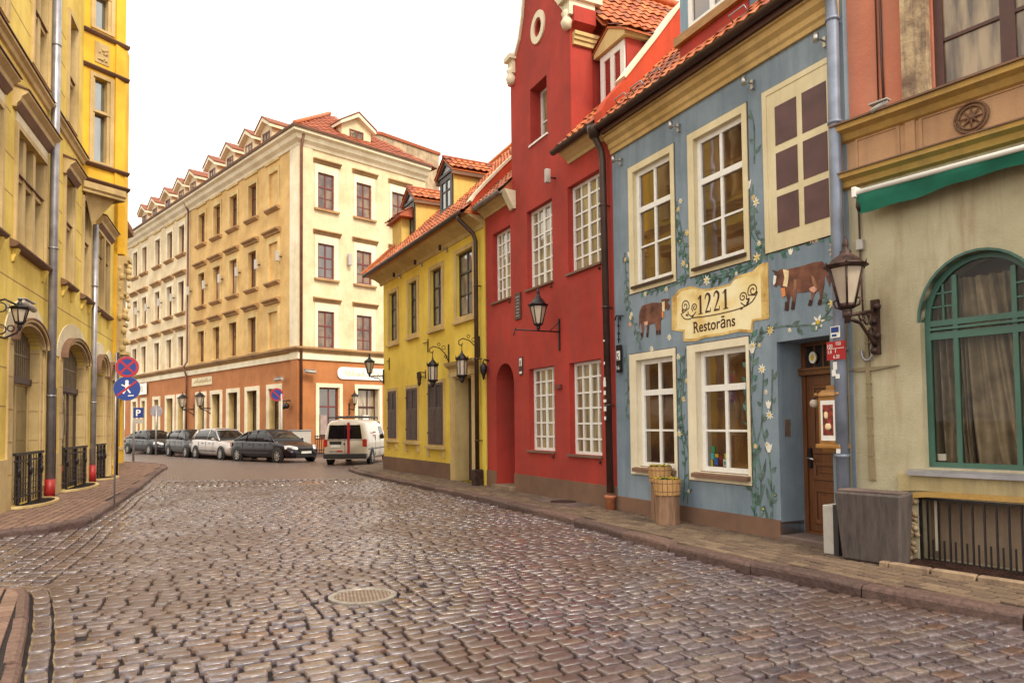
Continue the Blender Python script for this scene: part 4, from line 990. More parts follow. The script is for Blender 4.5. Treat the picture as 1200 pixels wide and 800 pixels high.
for a, b, c, d in YS:
    MB(FY).prism(rect(a, b, c, d), 0, .03, holes=[rect(a+.13, b-.13, c+.1, d-.13)]).build('window_trim', M['cream_h'], yh)
    MB(FY).box(a-.04, b+.04, 0, .11, c-.07, c+.01).build('window_sill', M['cream_h'], yh)
    for u in (a+.08, b-.08): MB(FY).box(u-.05, u+.05, 0, .07, c-.3, c-.07).build('sill_bracket', M['cream_h'], yh)
    A, B = a+.10, b-.10; h0, h1 = c+.06, d-.1
    for (x0, x1) in ((A, (A+B)/2-.005), ((A+B)/2+.005, B)):
        s_ = MB(FY); s_.prism(rect(x0, x1, h0, h1), .005, .045, holes=[rect(x0+.06, x1-.06, h0+(h1-h0)*.60, h1-.08)])
        zz = h0+(h1-h0)*.60
        while zz < h1-.1:
            s_.hexa([(x0+.06, .03, zz), (x1-.06, .03, zz), (x1-.06, .04, zz), (x0+.06, .04, zz), (x0+.06, .005, zz+.04), (x1-.06, .005, zz+.04), (x1-.06, .015, zz+.045), (x0+.06, .015, zz+.045)]); zz += .055
        s_.prism(rect(x0+.06, x1-.06, h0+.08, h0+(h1-h0)*.55), .045, .05)
        s_.box(x0+.02, x1-.02, -.03, .004, h0, h1)
        s_.build('shutter', M['shutter'], yh)
    for z in (h0+.3, h1-.3):
        MB(FY).box(B-.02, B+.05, .03, .06, z, z+.04).build('shutter_hinge', M['iron'], yh)
pb = MB(FY); pb.box(1.98, 8.02, 0, .03, .08, .55); pb.box(8.0, 8.03, -3, 0, .08, .55); pb.build('plinth', M['plinth'], yh)
# portal
pt_ = MB(FY); pt_.box(1.92, 2.08, 0, .06, .1, 2.9); pt_.box(.42, .70, 0, .06, .1, 2.9)
pt_.sweep([(0, 2.86), (.07, 2.86), (.07, 2.95), (.04, 2.97), (.04, 3.08), (.16, 3.16), (.2, 3.24), (0, 3.26)], .34, 2.20); pt_.build('door_surround', M['cream_h'], yh)
MB(FY).prism([(.7, .1), (.74, .1), (.74, 2.82), (1.88, 2.82), (1.88, .1), (1.92, .1), (1.92, 2.86), (.7, 2.86)], -.419, .0).build('door_reveal', M['cream_h'], yh)
dd = MB(FY); dd.box(.74, 1.88, -.46, -.40, .1, 2.82)
for (a, b, c, d) in ((.82, 1.27, .3, 1.1), (1.35, 1.8, .3, 1.1), (.82, 1.27, 1.25, 2.1), (1.35, 1.8, 1.25, 2.1)): dd.box(a, b, -.4, -.385, c, d)
dd.build('door', M['shutter'], yh)
# eaves
MB(FY).sweep([(-.02, 6.42), (.03, 6.42), (.06, 6.52), (.2, 6.6), (.40, 6.68), (.46, 6.76), (-.02, 6.8)], 0.02, 8.3).build('eaves_cove', M['cream_h'], yh)
gutter(FY, yh, .05, 8.42, .56, 6.78, .08)
EZ = 6.80; P = roofP(0, .52, EZ, 45); c45 = math.cos(R(45))
rf = MB(FY)
DM = [(3.20, 4.26), (6.36, 7.42)]
def ytest(u, s):
    if u > 8.45-s*c45: return False
    for a, b in DM:
        if a < u < b and 1.62 < s < 2.9: return False
    return True
gable_tiles(rf, P, .0, 8.46, 0, 6.3, test=ytest)
P2 = lambda v, s, h: (8.5-s*c45+h*c45, .52-v, EZ+s*c45+h*c45)
gable_tiles(rf, P2, 0, 8, 0, 6.0, test=lambda v, s: v > s*c45 and v < 9-s*c45)
rf.hexa([(0, .5, 6.72), (8.45, .5, 6.72), (8.45, -9, 6.72), (0, -9, 6.72), (0, .5, 6.76), (8.45, .5, 6.76), (8.45, -8.4, 6.76), (0, -8.4, 6.76)])
rf.add([(0, .5, 6.77), (8.45, .5, 6.77), (4.1, -3.9, 11.18), (0, -3.9, 11.18), (8.45, -8.4, 6.77), (0, -8.4, 6.77)], [(0, 1, 2, 3), (1, 4, 2), (4, 5, 3, 2), (0, 3, 5)])
rf.tube([(8.5, .55, 6.86), (4.1, -3.9, 11.3), (0, -3.9, 11.3)], .09)
rf.build('roof', M['tile'], yh, recalc=False)
def ydormer(a, b, zb, zt, o1, back):
    dm = MB(FY); dm.box(a, b, back, o1, zb-.4, zt); d_ = dm.build('dormer', M['dormer_side'], yh)
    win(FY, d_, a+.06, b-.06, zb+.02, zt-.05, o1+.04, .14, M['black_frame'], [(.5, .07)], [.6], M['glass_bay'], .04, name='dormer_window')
    m = (a+b)/2
    MB(FY).prism([(a-.06, zt-.03), (b+.06, zt-.03), (b+.06, zt+.05), (m, zt+.42), (a-.06, zt+.05)], o1-.06, o1+.07, holes=[[(a+.12, zt+.05), (b-.12, zt+.05), (m, zt+.3)]]).build('dormer_gable', M['black_frame'], d_)
    MB(FY).prism([(a+.1, zt+.04), (b-.1, zt+.04), (m, zt+.32)], o1-.04, o1+.02).build('gable_panel', M['zinc'], d_)
    dt = MB(FY)
    for sg in (1, -1):
        Pq = lambda v, s, h, sg=sg: (m+sg*((b-a)/2+.16-s*.8+h*.55), -v, zt+.02+s*.58+h*.8)
        gable_tiles(dt, Pq, -o1-.14, -back, 0, .88, pu=.2, ps=.3)
        x = (b-a)/2+.14
        dt.hexa([(m+sg*x, o1+.12, zt-.04), (m, o1+.12, zt+.44), (m, back, zt+.44), (m+sg*x, back, zt-.04), (m+sg*x, o1+.12, zt), (m, o1+.12, zt+.48), (m, back, zt+.48), (m+sg*x, back, zt)])
    dt.tube([(m, o1+.14, zt+.54), (m, back, zt+.54)], .06)
    dt.build('dormer_roof', M['tile'], d_, recalc=False)
    eb = MB(FY)
    for x in (a-.12, b+.05): eb.box(x, x+.09, back, o1+.10, zt-.15, zt-.03)
    eb.build('dormer_eaves', M['plinth'], d_)
    return d_
ydormer(3.22, 4.26, 7.86, 9.0, -.6, -3.0)
ydormer(6.38, 7.42, 7.86, 9.05, -.6, -3.0)
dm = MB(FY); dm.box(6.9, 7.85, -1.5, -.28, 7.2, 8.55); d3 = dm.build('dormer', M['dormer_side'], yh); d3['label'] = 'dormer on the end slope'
dt = MB(FY); dt.hexa([(6.6, -.12, 8.5), (8.02, -.12, 8.5), (8.02, -1.6, 8.5), (6.6, -1.6, 8.5), (6.6, -.12, 8.56), (8.02, -.12, 8.56), (8.02, -.8, 8.95), (6.6, -.8, 8.95)])
gable_tiles(dt, lambda u, s, h: (u, -.1-s*.86+h*.5, 8.56+s*.5+h*.86), 6.6, 8.04, 0, .9, pu=.2, ps=.3); dt.build('dormer_roof', M['tile'], d3, recalc=False)
downpipe(FY, yh, [(.30, .56, 6.75), (.30, .54, 6.62), (.22, .2, 6.3), (.20, .14, 6.1), (.20, .14, .12)], .055, M['gutter'], clamps=((.2, .14, 5), (.2, .14, 3.2), (.2, .14, 1.2)))
MB(FY).box(.1, .3, .02, .26, .1, .5).build('pipe_shoe', M['iron_br'], yh, bevel=.02)
for (u, z, l) in ((7.35, 3.75, .25), (3.78, 4.0, .35)):
    ia = MB(FY); ia.tube([(u, .02, z-.3), (u, .02, z+.1)], .018, n=6); ia.tube([(u+l, .03, z), (u-.02, .03, z)], .012, n=6); ia.build('wall_anchor', M['iron_br'], yh)

M['cellar'] = plaster('cellar_board', (.30, .21, .14), (.18, .12, .085), dirt_amt=.6)
M['kerb_tan2'] = plaster('apron_render', (.50, .41, .22), (.38, .29, .14), dirt_amt=.5)
M['kerb_tan'] = plaster('tan_kerb', (.34, .24, .15), (.2, .13, .09), dirt_amt=.6, scale=4)
# ================================================================== BEIGE AND SALMON HOUSE (right)
kh = FK.root('shop_house', -2, 0, .1, 'beige house with green arched shop window, green awning and salmon upper floor', 'house')
SH = [(-.78, 1.10), (-1.89, 1.10)]
hole = [(-1.89, 1.10), (-.78, 1.10)]+[(-1.335+.555*math.cos(math.pi*i/18), 2.62+.64*math.sin(math.pi*i/18)) for i in range(19)]
SH2 = [(u-2.3, z) for u, z in hole]
wl = MB(FK)
wl.prism([(-6, .05), (.02, .05), (.02, 4.28), (-6, 4.28)], -.5, 0, holes=[hole, SH2, rect(-1.98, -.70, .13, .79)])
wl.box(-6, .0, -6, -.505, .05, 9.5); wl.build('wall', M['beige'], kh)
up = MB(FK); up.prism([(-6, 4.9), (.02, 4.9), (.02, 9.5), (-6, 9.5)], -.5, -.06, holes=[rect(-2.3, -.97, 5.0, 7.3), rect(-4.9, -3.5, 5.0, 7.3)]); up.build('upper_wall', M['salmon'], kh)
fz = MB(FK); fz.box(-6, .02, -.5, .0, 4.28, 4.9); f_ = fz.build('frieze', M['peach'], kh)
pn = MB(FK)
for (a, b) in ((-.64, -.15), (-.80, -.70), (-2.1, -.84), (-3.6, -2.3)):
    if b-a < .2: pn.box(a, b, 0, .02, 4.38, 4.80)
    else: pn.prism(rect(a, b, 4.42, 4.78), 0, .014, holes=[rect(a+.03, b-.03, 4.45, 4.75)])
pn.build('frieze_panel', M['peach'], f_)
ro = MB(FK); cx, cz = -1.335, 4.60
for r_ in (.15, .115): ro.tube([(cx+r_*math.cos(2*math.pi*k/28), .02, cz+r_*math.sin(2*math.pi*k/28)) for k in range(29)], .012, n=6)
for k in range(8): a = math.pi*k/4; ro.tube([(cx, .02, cz), (cx+.1*math.cos(a), .02, cz+.1*math.sin(a))], [.02, .006], n=6)
ro.ball((cx, .02, cz), .028); ro.build('rosette', M['brown_trim'], f_)
MB(FK).sweep([(0, 4.76), (.05, 4.78), (.09, 4.84), (.17, 4.87), (.17, 4.93), (-.06, 4.95)], -6, .04).build('upper_cornice', M['gold'], kh)
MB(FK).sweep([(.0, 4.935), (.20, 4.93), (.20, 4.95), (-.06, 4.985)], -6, .05).build('cornice_flashing', M['plinth'], kh)
MB(FK).sweep([(0, 4.22), (.06, 4.24), (.08, 4.30), (.15, 4.33), (.15, 4.38), (0, 4.40)], -6, .04).build('lower_cornice', M['gold'], kh)
MB(FK).sweep([(.0, 4.385), (.17, 4.38), (.17, 4.395), (0, 4.42)], -6, .05).build('cornice_flashing', M['plinth'], kh)
MB(FK).box(-.95, -.69, -.06, .03, 4.99, 9.4).build('stone_pilaster', M['oldstone'], kh)
win(FK, kh, -2.3, -.97, 5.0, 7.3, -.10, .085, M['brown_frame'], [(.5, .13)], [.24, .62], M['glass_up'], .05, name='upper_window', barh=.035)
win(FK, kh, -4.9, -3.5, 5.0, 7.3, -.10, .085, M['brown_frame'], [(.5, .13)], [.24, .62], M['glass_bay'], .05, name='upper_window', barh=.035)
cb = MB(FK); cb.tube([(-.46, -.045, 4.95), (-.45, -.045, 5.6), (-.455, -.045, 9)], .014, n=6); cb.tube([(-.40, -.045, 4.97), (-.41, -.045, 9)], .008, n=6); cb.build('wall_cable', M['brown_frame'], kh)
# green arched window
def archwin(du):
    fr = MB(FK); H = [(u+du, z) for u, z in hole]; a, b = -1.89+du, -.78+du; cu = -1.335+du; o = -.10
    big = H; inn = [(a+.055, 1.155), (b-.055, 1.155)]+[(cu+.50*math.cos(math.pi*i/18), 2.62+.585*math.sin(math.pi*i/18)) for i in range(19)]
    fr.prism(big, o-.06, o, holes=[inn])
    fr.box(a+.05, b-.05, o-.055, o, 2.57, 2.63); fr.box(a+.05, b-.05, o-.055, o+.02, 2.525, 2.55); fr.box(a+.05, b-.05, o-.055, o-.002, 2.43, 2.505)
    for u in (-1.075, -1.60): fr.box(u+du-.022, u+du+.022, o-.05, o-.003, 1.15, 3.08)
    for sg in (-1, 1):
        u = -1.335+du+sg*.37
        fr.box(u-.010, u+.010, o-.045, o-.006, 2.62, 3.0)
        for z, e in ((2.77, .475), (2.91, .43)): x0, x1 = sorted((cu+sg*.26, cu+sg*e)); fr.box(x0, x1, o-.045, o-.006, z-.009, z+.009)
    f = fr.build('shop_window', M['green'], kh)
    MB(FK).prism([(u_, z_) for u_, z_ in inn], o-.032, o-.028).build('pane', GLASS, f)
    hd = MB(FK); hd.prism([(cu+.58*math.cos(math.pi*i/18), 2.62+.665*math.sin(math.pi*i/18)) for i in range(19)]+[(cu+.555*math.cos(math.pi*i/18), 2.62+.64*math.sin(math.pi*i/18)) for i in range(18, -1, -1)], -.1, .012); hd.build('arch_bead', M['green'], f)
    # drapes drawn aside inside
    dr = MB(FK); n = 64
    for (ua, ub, lean) in ((b-.05, b-.32, -.10), (cu+.25, cu-.25, -.22), (cu-.24, a+.05, .12)):
        vs = []; m_ = 10
        for i in range(n+1):
            for j in range(m_+1):
                f1 = i/n; g = j/m_; u = ua+(ub-ua)*f1+lean*(1-g)*math.sin(f1*math.pi*.8+.4); 
                vs.append((u, -.32+.05*math.sin(f1*26+2*math.sin(g*3))+.02*math.sin(f1*61), 1.12+1.95*g))
        dr.add(vs, [(i*(m_+1)+j, (i+1)*(m_+1)+j, (i+1)*(m_+1)+j+1, i*(m_+1)+j+1) for i in range(n) for j in range(m_)], 0, True)
    dr.build('curtain', M['curtain'], f, recalc=False)
    MB(FK).box(a, b, -.49, -.485, 1.1, 3.3).build('room_dark', M['brown_frame'], f)
m_, t_, p_ = nmat('clear_shop_glass'); GLASS = m_
tr_ = N(t_, 'ShaderNodeBsdfTransparent'); tr_.inputs['Color'].default_value = (.92, .90, .86, 1); gl_ = N(t_, 'ShaderNodeBsdfGlossy', Roughness=.02)
fz_ = N(t_, 'ShaderNodeFresnel', IOR=1.25); ms_ = N(t_, 'ShaderNodeMixShader'); t_.links.new(fz_.outputs[0], ms_.inputs[0]); t_.links.new(tr_.outputs[0], ms_.inputs[1]); t_.links.new(gl_.outputs[0], ms_.inputs[2])
t_.links.new(ms_.outputs[0], t_.nodes['Material Output'].inputs['Surface'])
archwin(0); archwin(-2.3)
MB(FK).box(-.92, -.84, -.17, -.165, 1.17, 1.24).build('window_note', M['sign_white'], kh)
MB(FK).sweep([(-.1, 1.03), (.10, 1.02), (.10, 1.06), (-.1, 1.105)], -2.05, -.64).build('window_sill', M['zinc'], kh)
# apron below the window, cellar light
ap = MB(FK); ap.prism([(-2.6, .86), (-.70, .86), (-.52, .84), (-.52, 1.03), (-2.6, 1.03)], 0, .035); ap.build('apron', M['kerb_tan2'], kh)
ar = MB(FK); ar.ribbon(catm([(-.56, .16), (-.60, .5), (-.62, .74), (-.75, .82), (-1.3, .835), (-2.2, .84)]), .055, 0, .05); ar.build('cellar_moulding', M['gold'], kh)
cr = MB(FK)
random.seed(2)
for k in range(26):
    z = .2+random.random()*.6; u = -.66+random.uniform(-.035, .045); cr.ball((u, .01, z), random.uniform(.02, .045), n=6, sc3=(1, .6, 1))
cr.build('broken_render', M['oldstone'], kh)
MB(FK).box(-1.98, -.70, -.3, -.28, .12, .79).build('cellar_back', M['cellar'], kh)
gb = MB(FK); gb.prism(rect(-1.98, -.70, .13, .79), -.04, -.01, holes=[rect(-1.955, -.725, .155, .765)])
u = -.78
while u > -1.95: gb.box(u-.008, u+.008, -.035, -.018, .14, .78); u -= .105
u = -.83
while u > -1.95: gb.box(u-.006, u+.006, -.03, -.01, .14, .36); u -= .105
gb.build('cellar_grille', M['iron'], kh)
MB(FK).box(-.80, -.775, -.2, -.19, .22, .76).build('cellar_pane_frame', M['cream_trim'], kh)
kb = MB(FK); kb.prism(rect(-3.0, -.55, 0, 1), 0, .001)
kb = MB(FK)
kb.box(-.64, -.55, .0, .56, .10, .17); u = -.64
while u > -2.6: kb.box(u-.39, u-.006, .47, .56, .10, .17); u -= .40
kb.build('lightwell_kerb', M['kerb_tan'], kh, bevel=.012)
lg = MB(FK); u = -.68
while u > -2.55: lg.box(u-.006, u+.006, .01, .47, .128, .155); u -= .036
lg.box(-2.6, -.64, .22, .235, .125, .15); lg.build('lightwell_grate', M['iron_br'], kh)
MB(FK).box(-2.6, -.64, .01, .47, .120, .124).build('lightwell_dark_sheet', M['ink'], kh)  # near-black sheet paints the unlit depth under the grate
# old iron anchor and its stain on the wall
an = MB(FK); an.ribbon([(-.22, 2.60), (-.225, 2.2), (-.23, 1.7), (-.23, 1.4), (-.235, .94)], [.03, .045, .05, .05, .07], 0, .03)
an.ribbon([(-.02, 2.17), (-.12, 2.165), (-.3, 2.165), (-.56, 2.185)], [.006, .045, .04, .006], .001, .028)
for z in (2.45, 2.0, 1.85, 1.62, 1.43, 1.2): an.box(-.262, -.198, .0, .034, z, z+.012)
an.build('wall_tie', plaster('tie_paint', (.30, .235, .13), (.22, .17, .10), dirt_amt=.4), kh)
ju = MB(FK); ju.tube([(-.18, .03, 4.10), (-.19, .03, 3.0), (-.20, .03, 2.7)], .011, n=6); jb = ju.build('lamp_cable', M['brown_frame'], kh)
MB(FK).box(-.225, -.145, .0, .06, 3.5, 3.62).build('junction_box', M['lamp_white'], jb, bevel=.008)

# ================================================================== LEFT OCHRE BUILDING
lh = FL.root('ochre_townhouse', 4, 0, .1, 'tall ochre townhouse with stone framed windows, ground floor arches and an orange oriel', 'house')
M['grille'] = flat('grille_brown', (.20, .145, .08), .6)
GA = [(.50, 2.35, 3.25, 3.62), (4.15, 6.55, 3.25, 3.68), (7.95, 9.15, 3.15, 3.6), (9.65, 10.4, 3.1, 3.5)]
W1 = [(.53, 2.52), (4.20, 5.06), (6.15, 6.93), (7.95, 8.8), (9.0, 9.7)]
holes = [arched(a, b, .12, zs, zt) for a, b, zs, zt in GA]
holes += [rect(a, b, 5.1, 7.6 if 4 < a < 7 else 7.25) for a, b in W1]
UP = [(-1.4, -.2), (1.45, 2.62), (4.35, 5.15)]
holes += [rect(a, b, 8.95, 11.6) for a, b in UP]
holes += [rect(-1.9, -.35, 5.1, 7.25)]
wl = MB(FL); wl.prism(rect(-2.4, 10.6, .05, 14), -.45, 0, holes=holes); wl.box(-2.4, 10.6, -9, -.46, .05, 14); wl.build('wall', M['yellow_l'], lh)
def grooves():
    g = MB(FL)
    for z in (4.36, 5.75, 6.5, 7.05, 9.5, 10.1, 10.7, 11.3): pass
    return g
# stone dressings of the ground floor
for i, (a, b, zs, zt) in enumerate(GA):
    st = MB(FL); ou = arched(a-.30, b+.32, .12, zs, zt+.02); 
    for (x0, x1, y0, y1) in ((a-.28, a, a, a+.03), (b, b+.34, b-.03, b)):
        st = MB(FL); st.box(x0, x1, -.02, .035, .12, zs); st.box(y0, y1, -.44, -.001, .12, zs)
        for z in (.75, 1.35, 1.95, 2.55, 3.15):      # joints between the blocks
            st.box(x0, x1, .03, .0385, z, z+.02, 1)
            if x0 == b: st.box(b-.034, b-.029, -.42, -.002, z, z+.02, 1)
        if x0 == b:
            for x in (b+.12, b+.22): st.box(x, x+.03, .03, .06, .4, zs)
        st.build('stone_jamb', [M['stone_l'], M['trim_brown']], lh)
    c = (a+b)/2; r = (b-a)/2
    def band(r0, r1, o0, o1, m, nm, z0=zs, e=0):
        P = [(c+(r+r1)*math.cos(math.pi*k/18), z0+(zt-zs+r1*1.0)*math.sin(math.pi*k/18)) for k in range(19)]+[(c+(r+r0)*math.cos(math.pi*k/18), z0+(zt-zs+r0*1.0)*math.sin(math.pi*k/18)) for k in range(18, -1, -1)]
        MB(FL).prism(P, o0, o1).build(nm, m, lh)
    band(.0, .05, -.44, .10, M['stone_l'], 'arch_moulding'); band(.05, .08, 0, .12, M['brown_trim'], 'arch_moulding'); band(.08, .13, 0, .15, M['stone_l'], 'arch_moulding')
    band(.13, .16, 0, .17, M['brown_trim'], 'arch_moulding')  # both brown bands paint the shadow lines between the moulding steps
    band(.16, .50, 0, .02, M['white_l'], 'arch_field')
    # door behind
    D = -.19
    if i < 2:
        f = win(FL, lh, a, b, .12, 2.55, D+.02, .09, M['stone_l' if i == 0 else 'shutter'], [.5] if i == 0 else [.33, .66], [], M['glass_l'], .07, name='shop_door')
        MB(FL).box(a, b, D-.03, D+.06, 2.5, 2.62).build('transom', M['shutter'], lh)
    else: f = win(FL, lh, a, b, .12, 2.55, D+.02, .08, M['stone_l'], [.5], [], M['glass_l'], .06, name='shop_door')
    fl_ = MB(FL); fl_.prism(arched(a, b, 2.62, zs, zt), D-.03, D-.01); 
    k = a+.1
    while k < b: fl_.box(k, k+.04, D-.01, D+.02, 2.62, zs+.25); k += .14
    fl_.box(a, b, D-.01, D+.02, 3.05, 3.09); fl_.build('arch_grille', M['grille'], lh)
for a, b in ((-2.4, .20), (2.9, 3.85), (6.95, 7.65)): MB(FL).box(a, b, 0, .05, .1, 1.05).build('plinth', M['stone_l'], lh)
# low base piece beyond
# string lines cut in the render
gl = MB(FL)
for (z, a, b) in ((4.36, -2.4, 10.6), (5.9, -2.4, .4), (6.6, -2.4, .4), (7.4, -2.4, .2), (5.9, 3.5, 4.0), (6.6, 3.5, 4.0), (7.3, 3.5, 4.0), (5.9, 5.4, 6.0), (6.6, 5.4, 6.0), (7.3, 5.4, 6.0), (9.4, -2.4, 1.3), (10.1, -2.4, 1.3), (10.8, -2.4, 1.3), (11.5, -2.4, 1.3), (9.4, 2.9, 4.1), (10.1, 2.9, 4.1), (10.8, 2.9, 4.1), (2.0, -2.4, .2), (2.7, -2.4, .2), (3.4, -2.4, .1)):
    gl.box(a, b, -.005, .003, z, z+.022)
gl.build('render_joint', M['trim_brown'], lh)
# windows of the first floor
def stonewin(a, b, z0, z1, vb, hz, nm='stone_window', F=FL, par=None, o=0.0):
    par = par or lh
    s_ = MB(F); s_.prism(rect(a-.09, b+.10, z0-.02, z1+.10), o, o+.05, holes=[rect(a, b, z0, z1)])
    for x0, x1 in ((a+.001, a+.05), (b-.05, b-.001)): s_.box(x0, x1, o-.30, o, z0, z1)
    for v in vb: u = a+(b-a)*v; s_.box(u-.09, u+.09, o-.30, o-.03, z0, z1)
    s_.box(a, b, o-.30, o-.05, hz, hz+.10); f = s_.build(nm, M['stone_l'], par)
    MB(F).sweep([(o-.3, hz+.09), (o+.0, hz+.09), (o+.0, hz+.115), (o-.3, hz+.13)], a, b).build('transom_cap', M['brown_trim'], f)
    MB(F).box(a, b, o-.33, o-.31, z0, z1).build('pane', M['glass_l' if F is FL else 'glass_bay'], f)
    return f
def hood(a, b, z, pr=.25, nm='window_hood'):
    MB(FL).sweep([(0, z), (.06, z), (.08, z+.07), (.13, z+.13), (.15, z+.2), (pr-.05, z+.24), (pr, z+.28), (pr, z+.32), (0, z+.40)], a, b).build(nm, M['stone_l'], lh)
    MB(FL).sweep([(0, z+.395), (pr+.03, z+.32), (pr+.03, z+.34), (0, z+.44)], a-.03, b+.03).build('hood_flashing', M['brown_trim'], lh)
    MB(FL).sweep([(.05, z+.0), (.14, z+.115), (.14, z+.10), (.05, z-.02)], a+.03, b-.03).build('hood_painted_shadow', M['brown_trim'], lh)  # dark brown strip paints the shadow under the hood
def sill(a, b, z, pr=.15):
    MB(FL).sweep([(0, z-.10), (pr-.05, z-.08), (pr, z-.03), (pr, z), (0, z+.07)], a, b).build('window_sill', M['brown_trim'], lh)
    for u in (a+.12, b-.26): MB(FL).hexa([(u, 0, z-.34), (u+.14, 0, z-.34), (u+.14, .03, z-.34), (u, .03, z-.34), (u, 0, z-.1), (u+.14, 0, z-.1), (u+.14, .11, z-.1), (u, .11, z-.1)]).build('sill_bracket', M['yellow_l'], lh)
for (a, b) in ((.53, 2.52), (-1.9, -.35)):
    stonewin(a, b, 5.1, 7.25, (1/3, 2/3) if a > 0 else (.5,), 6.36)
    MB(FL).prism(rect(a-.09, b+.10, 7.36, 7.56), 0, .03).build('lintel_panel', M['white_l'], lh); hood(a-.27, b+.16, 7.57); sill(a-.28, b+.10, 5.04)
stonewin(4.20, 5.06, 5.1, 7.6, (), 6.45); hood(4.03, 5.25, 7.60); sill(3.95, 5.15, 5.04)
stonewin(6.15, 6.93, 5.1, 7.6, (), 6.45); sill(5.93, 7.08, 5.04)
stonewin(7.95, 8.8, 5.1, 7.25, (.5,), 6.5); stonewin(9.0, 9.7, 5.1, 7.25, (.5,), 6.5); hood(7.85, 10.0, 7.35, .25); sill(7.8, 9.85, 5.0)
for a, b in UP: stonewin(a, b, 8.95, 11.6, (.5,) if b-a > 1 else (), 10.08)
# second floor band
for (a, b) in ((-2.4, 2.62), (2.84, 6.02)):
    MB(FL).sweep([(0, 8.45), (.05, 8.47), (.08, 8.54), (.14, 8.58), (.14, 8.64), (0, 8.72)], a, b).build('string_course', M['stone_l'], lh)
    MB(FL).sweep([(0, 8.71), (.17, 8.64), (.17, 8.66), (0, 8.76)], a, b).build('course_flashing', M['brown_trim'], lh)
# oriel: canted bay standing out of the front
FB = Frame(*xy(FL, 6.0, 0), 30, True)
tip = FB.pt(1.13, 0, 0); FB2 = Frame(tip.x, tip.y, -70, True)
bs = MB(FL); A_ = (6.0, 0); q = Vector((tip.x, tip.y))-FL.O; B_ = (q.dot(FL.d), q.dot(FL.out)); C_ = (2*B_[0]-6.0, 0)
bw_ = MB(FB); bw_.prism(rect(0, 1.13, 8.1, 14), -.3, 0, holes=[rect(.24, .70, 8.68, 10.95), rect(.24, .70, 12.3, 13.7)]); ob = bw_.build('oriel', M['yellow_bay'], lh)
MB(FB2).prism(rect(0, 1.13, 8.1, 14), -.3, 0).build('oriel_side', M['yellow_bay'], lh)
co_ = MB(FL); co_.add([(A_[0], 0, 8.09), (B_[0], B_[1], 8.09), (C_[0], 0, 8.09), (B_[0]-.1, .12, 7.05)], [(0, 1, 3), (1, 2, 3), (0, 1, 2), (0, 3, 2)]); co_.build('oriel_corbel', M['stone_l'], lh)
for zc, pr, mt in ((12.05, .10, 'brown_trim'), (11.12, .10, 'brown_trim'), (8.50, .12, 'brown_trim'), (8.06, .14, 'brown_trim')):
    for Fx in (FB, FB2):
        MB(Fx).sweep([(0, zc), (pr*.6, zc+.02), (pr, zc+.07), (pr, zc+.10), (0, zc+.13)], -.02, 1.13+pr*.7).build('oriel_cornice', M[mt], lh)
for Fx in (FB, FB2):
    MB(Fx).sweep([(0, 7.78), (.04, 7.8), (.04, 7.86), (.09, 7.9), (.09, 8.06), (0, 8.08)], 0, 1.13).build('oriel_base', M['stone_l'], lh)
for (z0, z1, hz) in ((8.68, 10.95, 10.0), (12.3, 13.7, 13.2)):
    f = MB(FB); f.prism(rect(.16, .80, z0-.06, z1+.10), 0, .035, holes=[rect(.24, .70, z0, z1)]); f.box(.24, .70, -.16, .02, hz, hz+.07); f.box(.24, .30, -.16, 0, z0, z1); f.box(.63, .70, -.16, 0, z0, z1)
    fo = f.build('oriel_window', M['stone_l'], ob); MB(FB).box(.24, .7, -.17, -.15, z0, z1).build('pane', M['glass_bay'], fo)
rp = MB(FB); rp.box(.28, .66, 0, .02, 11.36, 11.92); random.seed(4)
for k in range(14): rp.ball((.47+random.uniform(-.13, .13), .02, 11.64+random.uniform(-.2, .2)), random.uniform(.03, .06), n=7, sc3=(1, .6, 1))
rp.build('relief_panel', M['stone_l'], ob)
# carved corner pier at the far end
pr_ = MB(FL); pr_.box(10.6, 11.3, -3, .10, .05, 14); pr_.box(10.6, 11.2, -.4, .30, 7.2, 14); pr_.build('corner_pier', M['yellow_bay'], lh)
cv = MB(FL); random.seed(8); z = 4.0
for (z0, z1, w_) in ((3.95, 4.05, .42), (4.05, 4.9, .28), (4.9, 5.0, .34), (5.0, 5.9, .26), (5.9, 6.0, .36), (6.0, 6.9, .28), (6.9, 7.0, .38), (7.0, 7.15, .44), (3.88, 3.95, .2)):
    cv.box(10.62, 11.28, .10, w_, z0, z1)
for k in range(46):
    z = 4.1+random.random()*2.8; cv.ball((10.66+random.random()*.1, .22+random.uniform(-.12, .22), z), random.uniform(.06, .13), n=7, sc3=(1, .8, 1.2))
cv.build('carved_stonework', M['stone_l'], lh)
dpm = M['zinc']
dp = downpipe(FL, lh, [(2.74, .13, 14), (2.72, .13, 7), (2.72, .13, .12)], .085, dpm, clamps=((2.73, .13, 10), (2.72, .13, 5.5), (2.72, .13, 2.3)))
MB(FL).tube([(2.72, .13, .11), (2.72, .13, .52)], .10, n=12).build('pipe_guard', M['red_pipe'], dp)
MB(FL).tube([(3.35, .06, .4), (3.35, .06, 2.5)], .035, n=8).build('conduit', M['gutter'], lh)
dp = downpipe(FL, lh, [(7.10, .12, 7.2), (7.12, .12, .12)], .07, dpm, clamps=((7.1, .12, 5.5), (7.12, .12, 2.3)))
MB(FL).tube([(7.12, .12, .11), (7.12, .12, .6)], .085, n=12).build('pipe_guard', M['red_pipe'], dp)
MB(FL).tube([(7.6, .06, .4), (7.6, .06, 2.6)], .035, n=8).build('conduit', M['gutter'], lh)
downpipe(FL, lh, [(10.5, .16, 4.0), (10.5, .16, .12)], .05, M['gutter'])
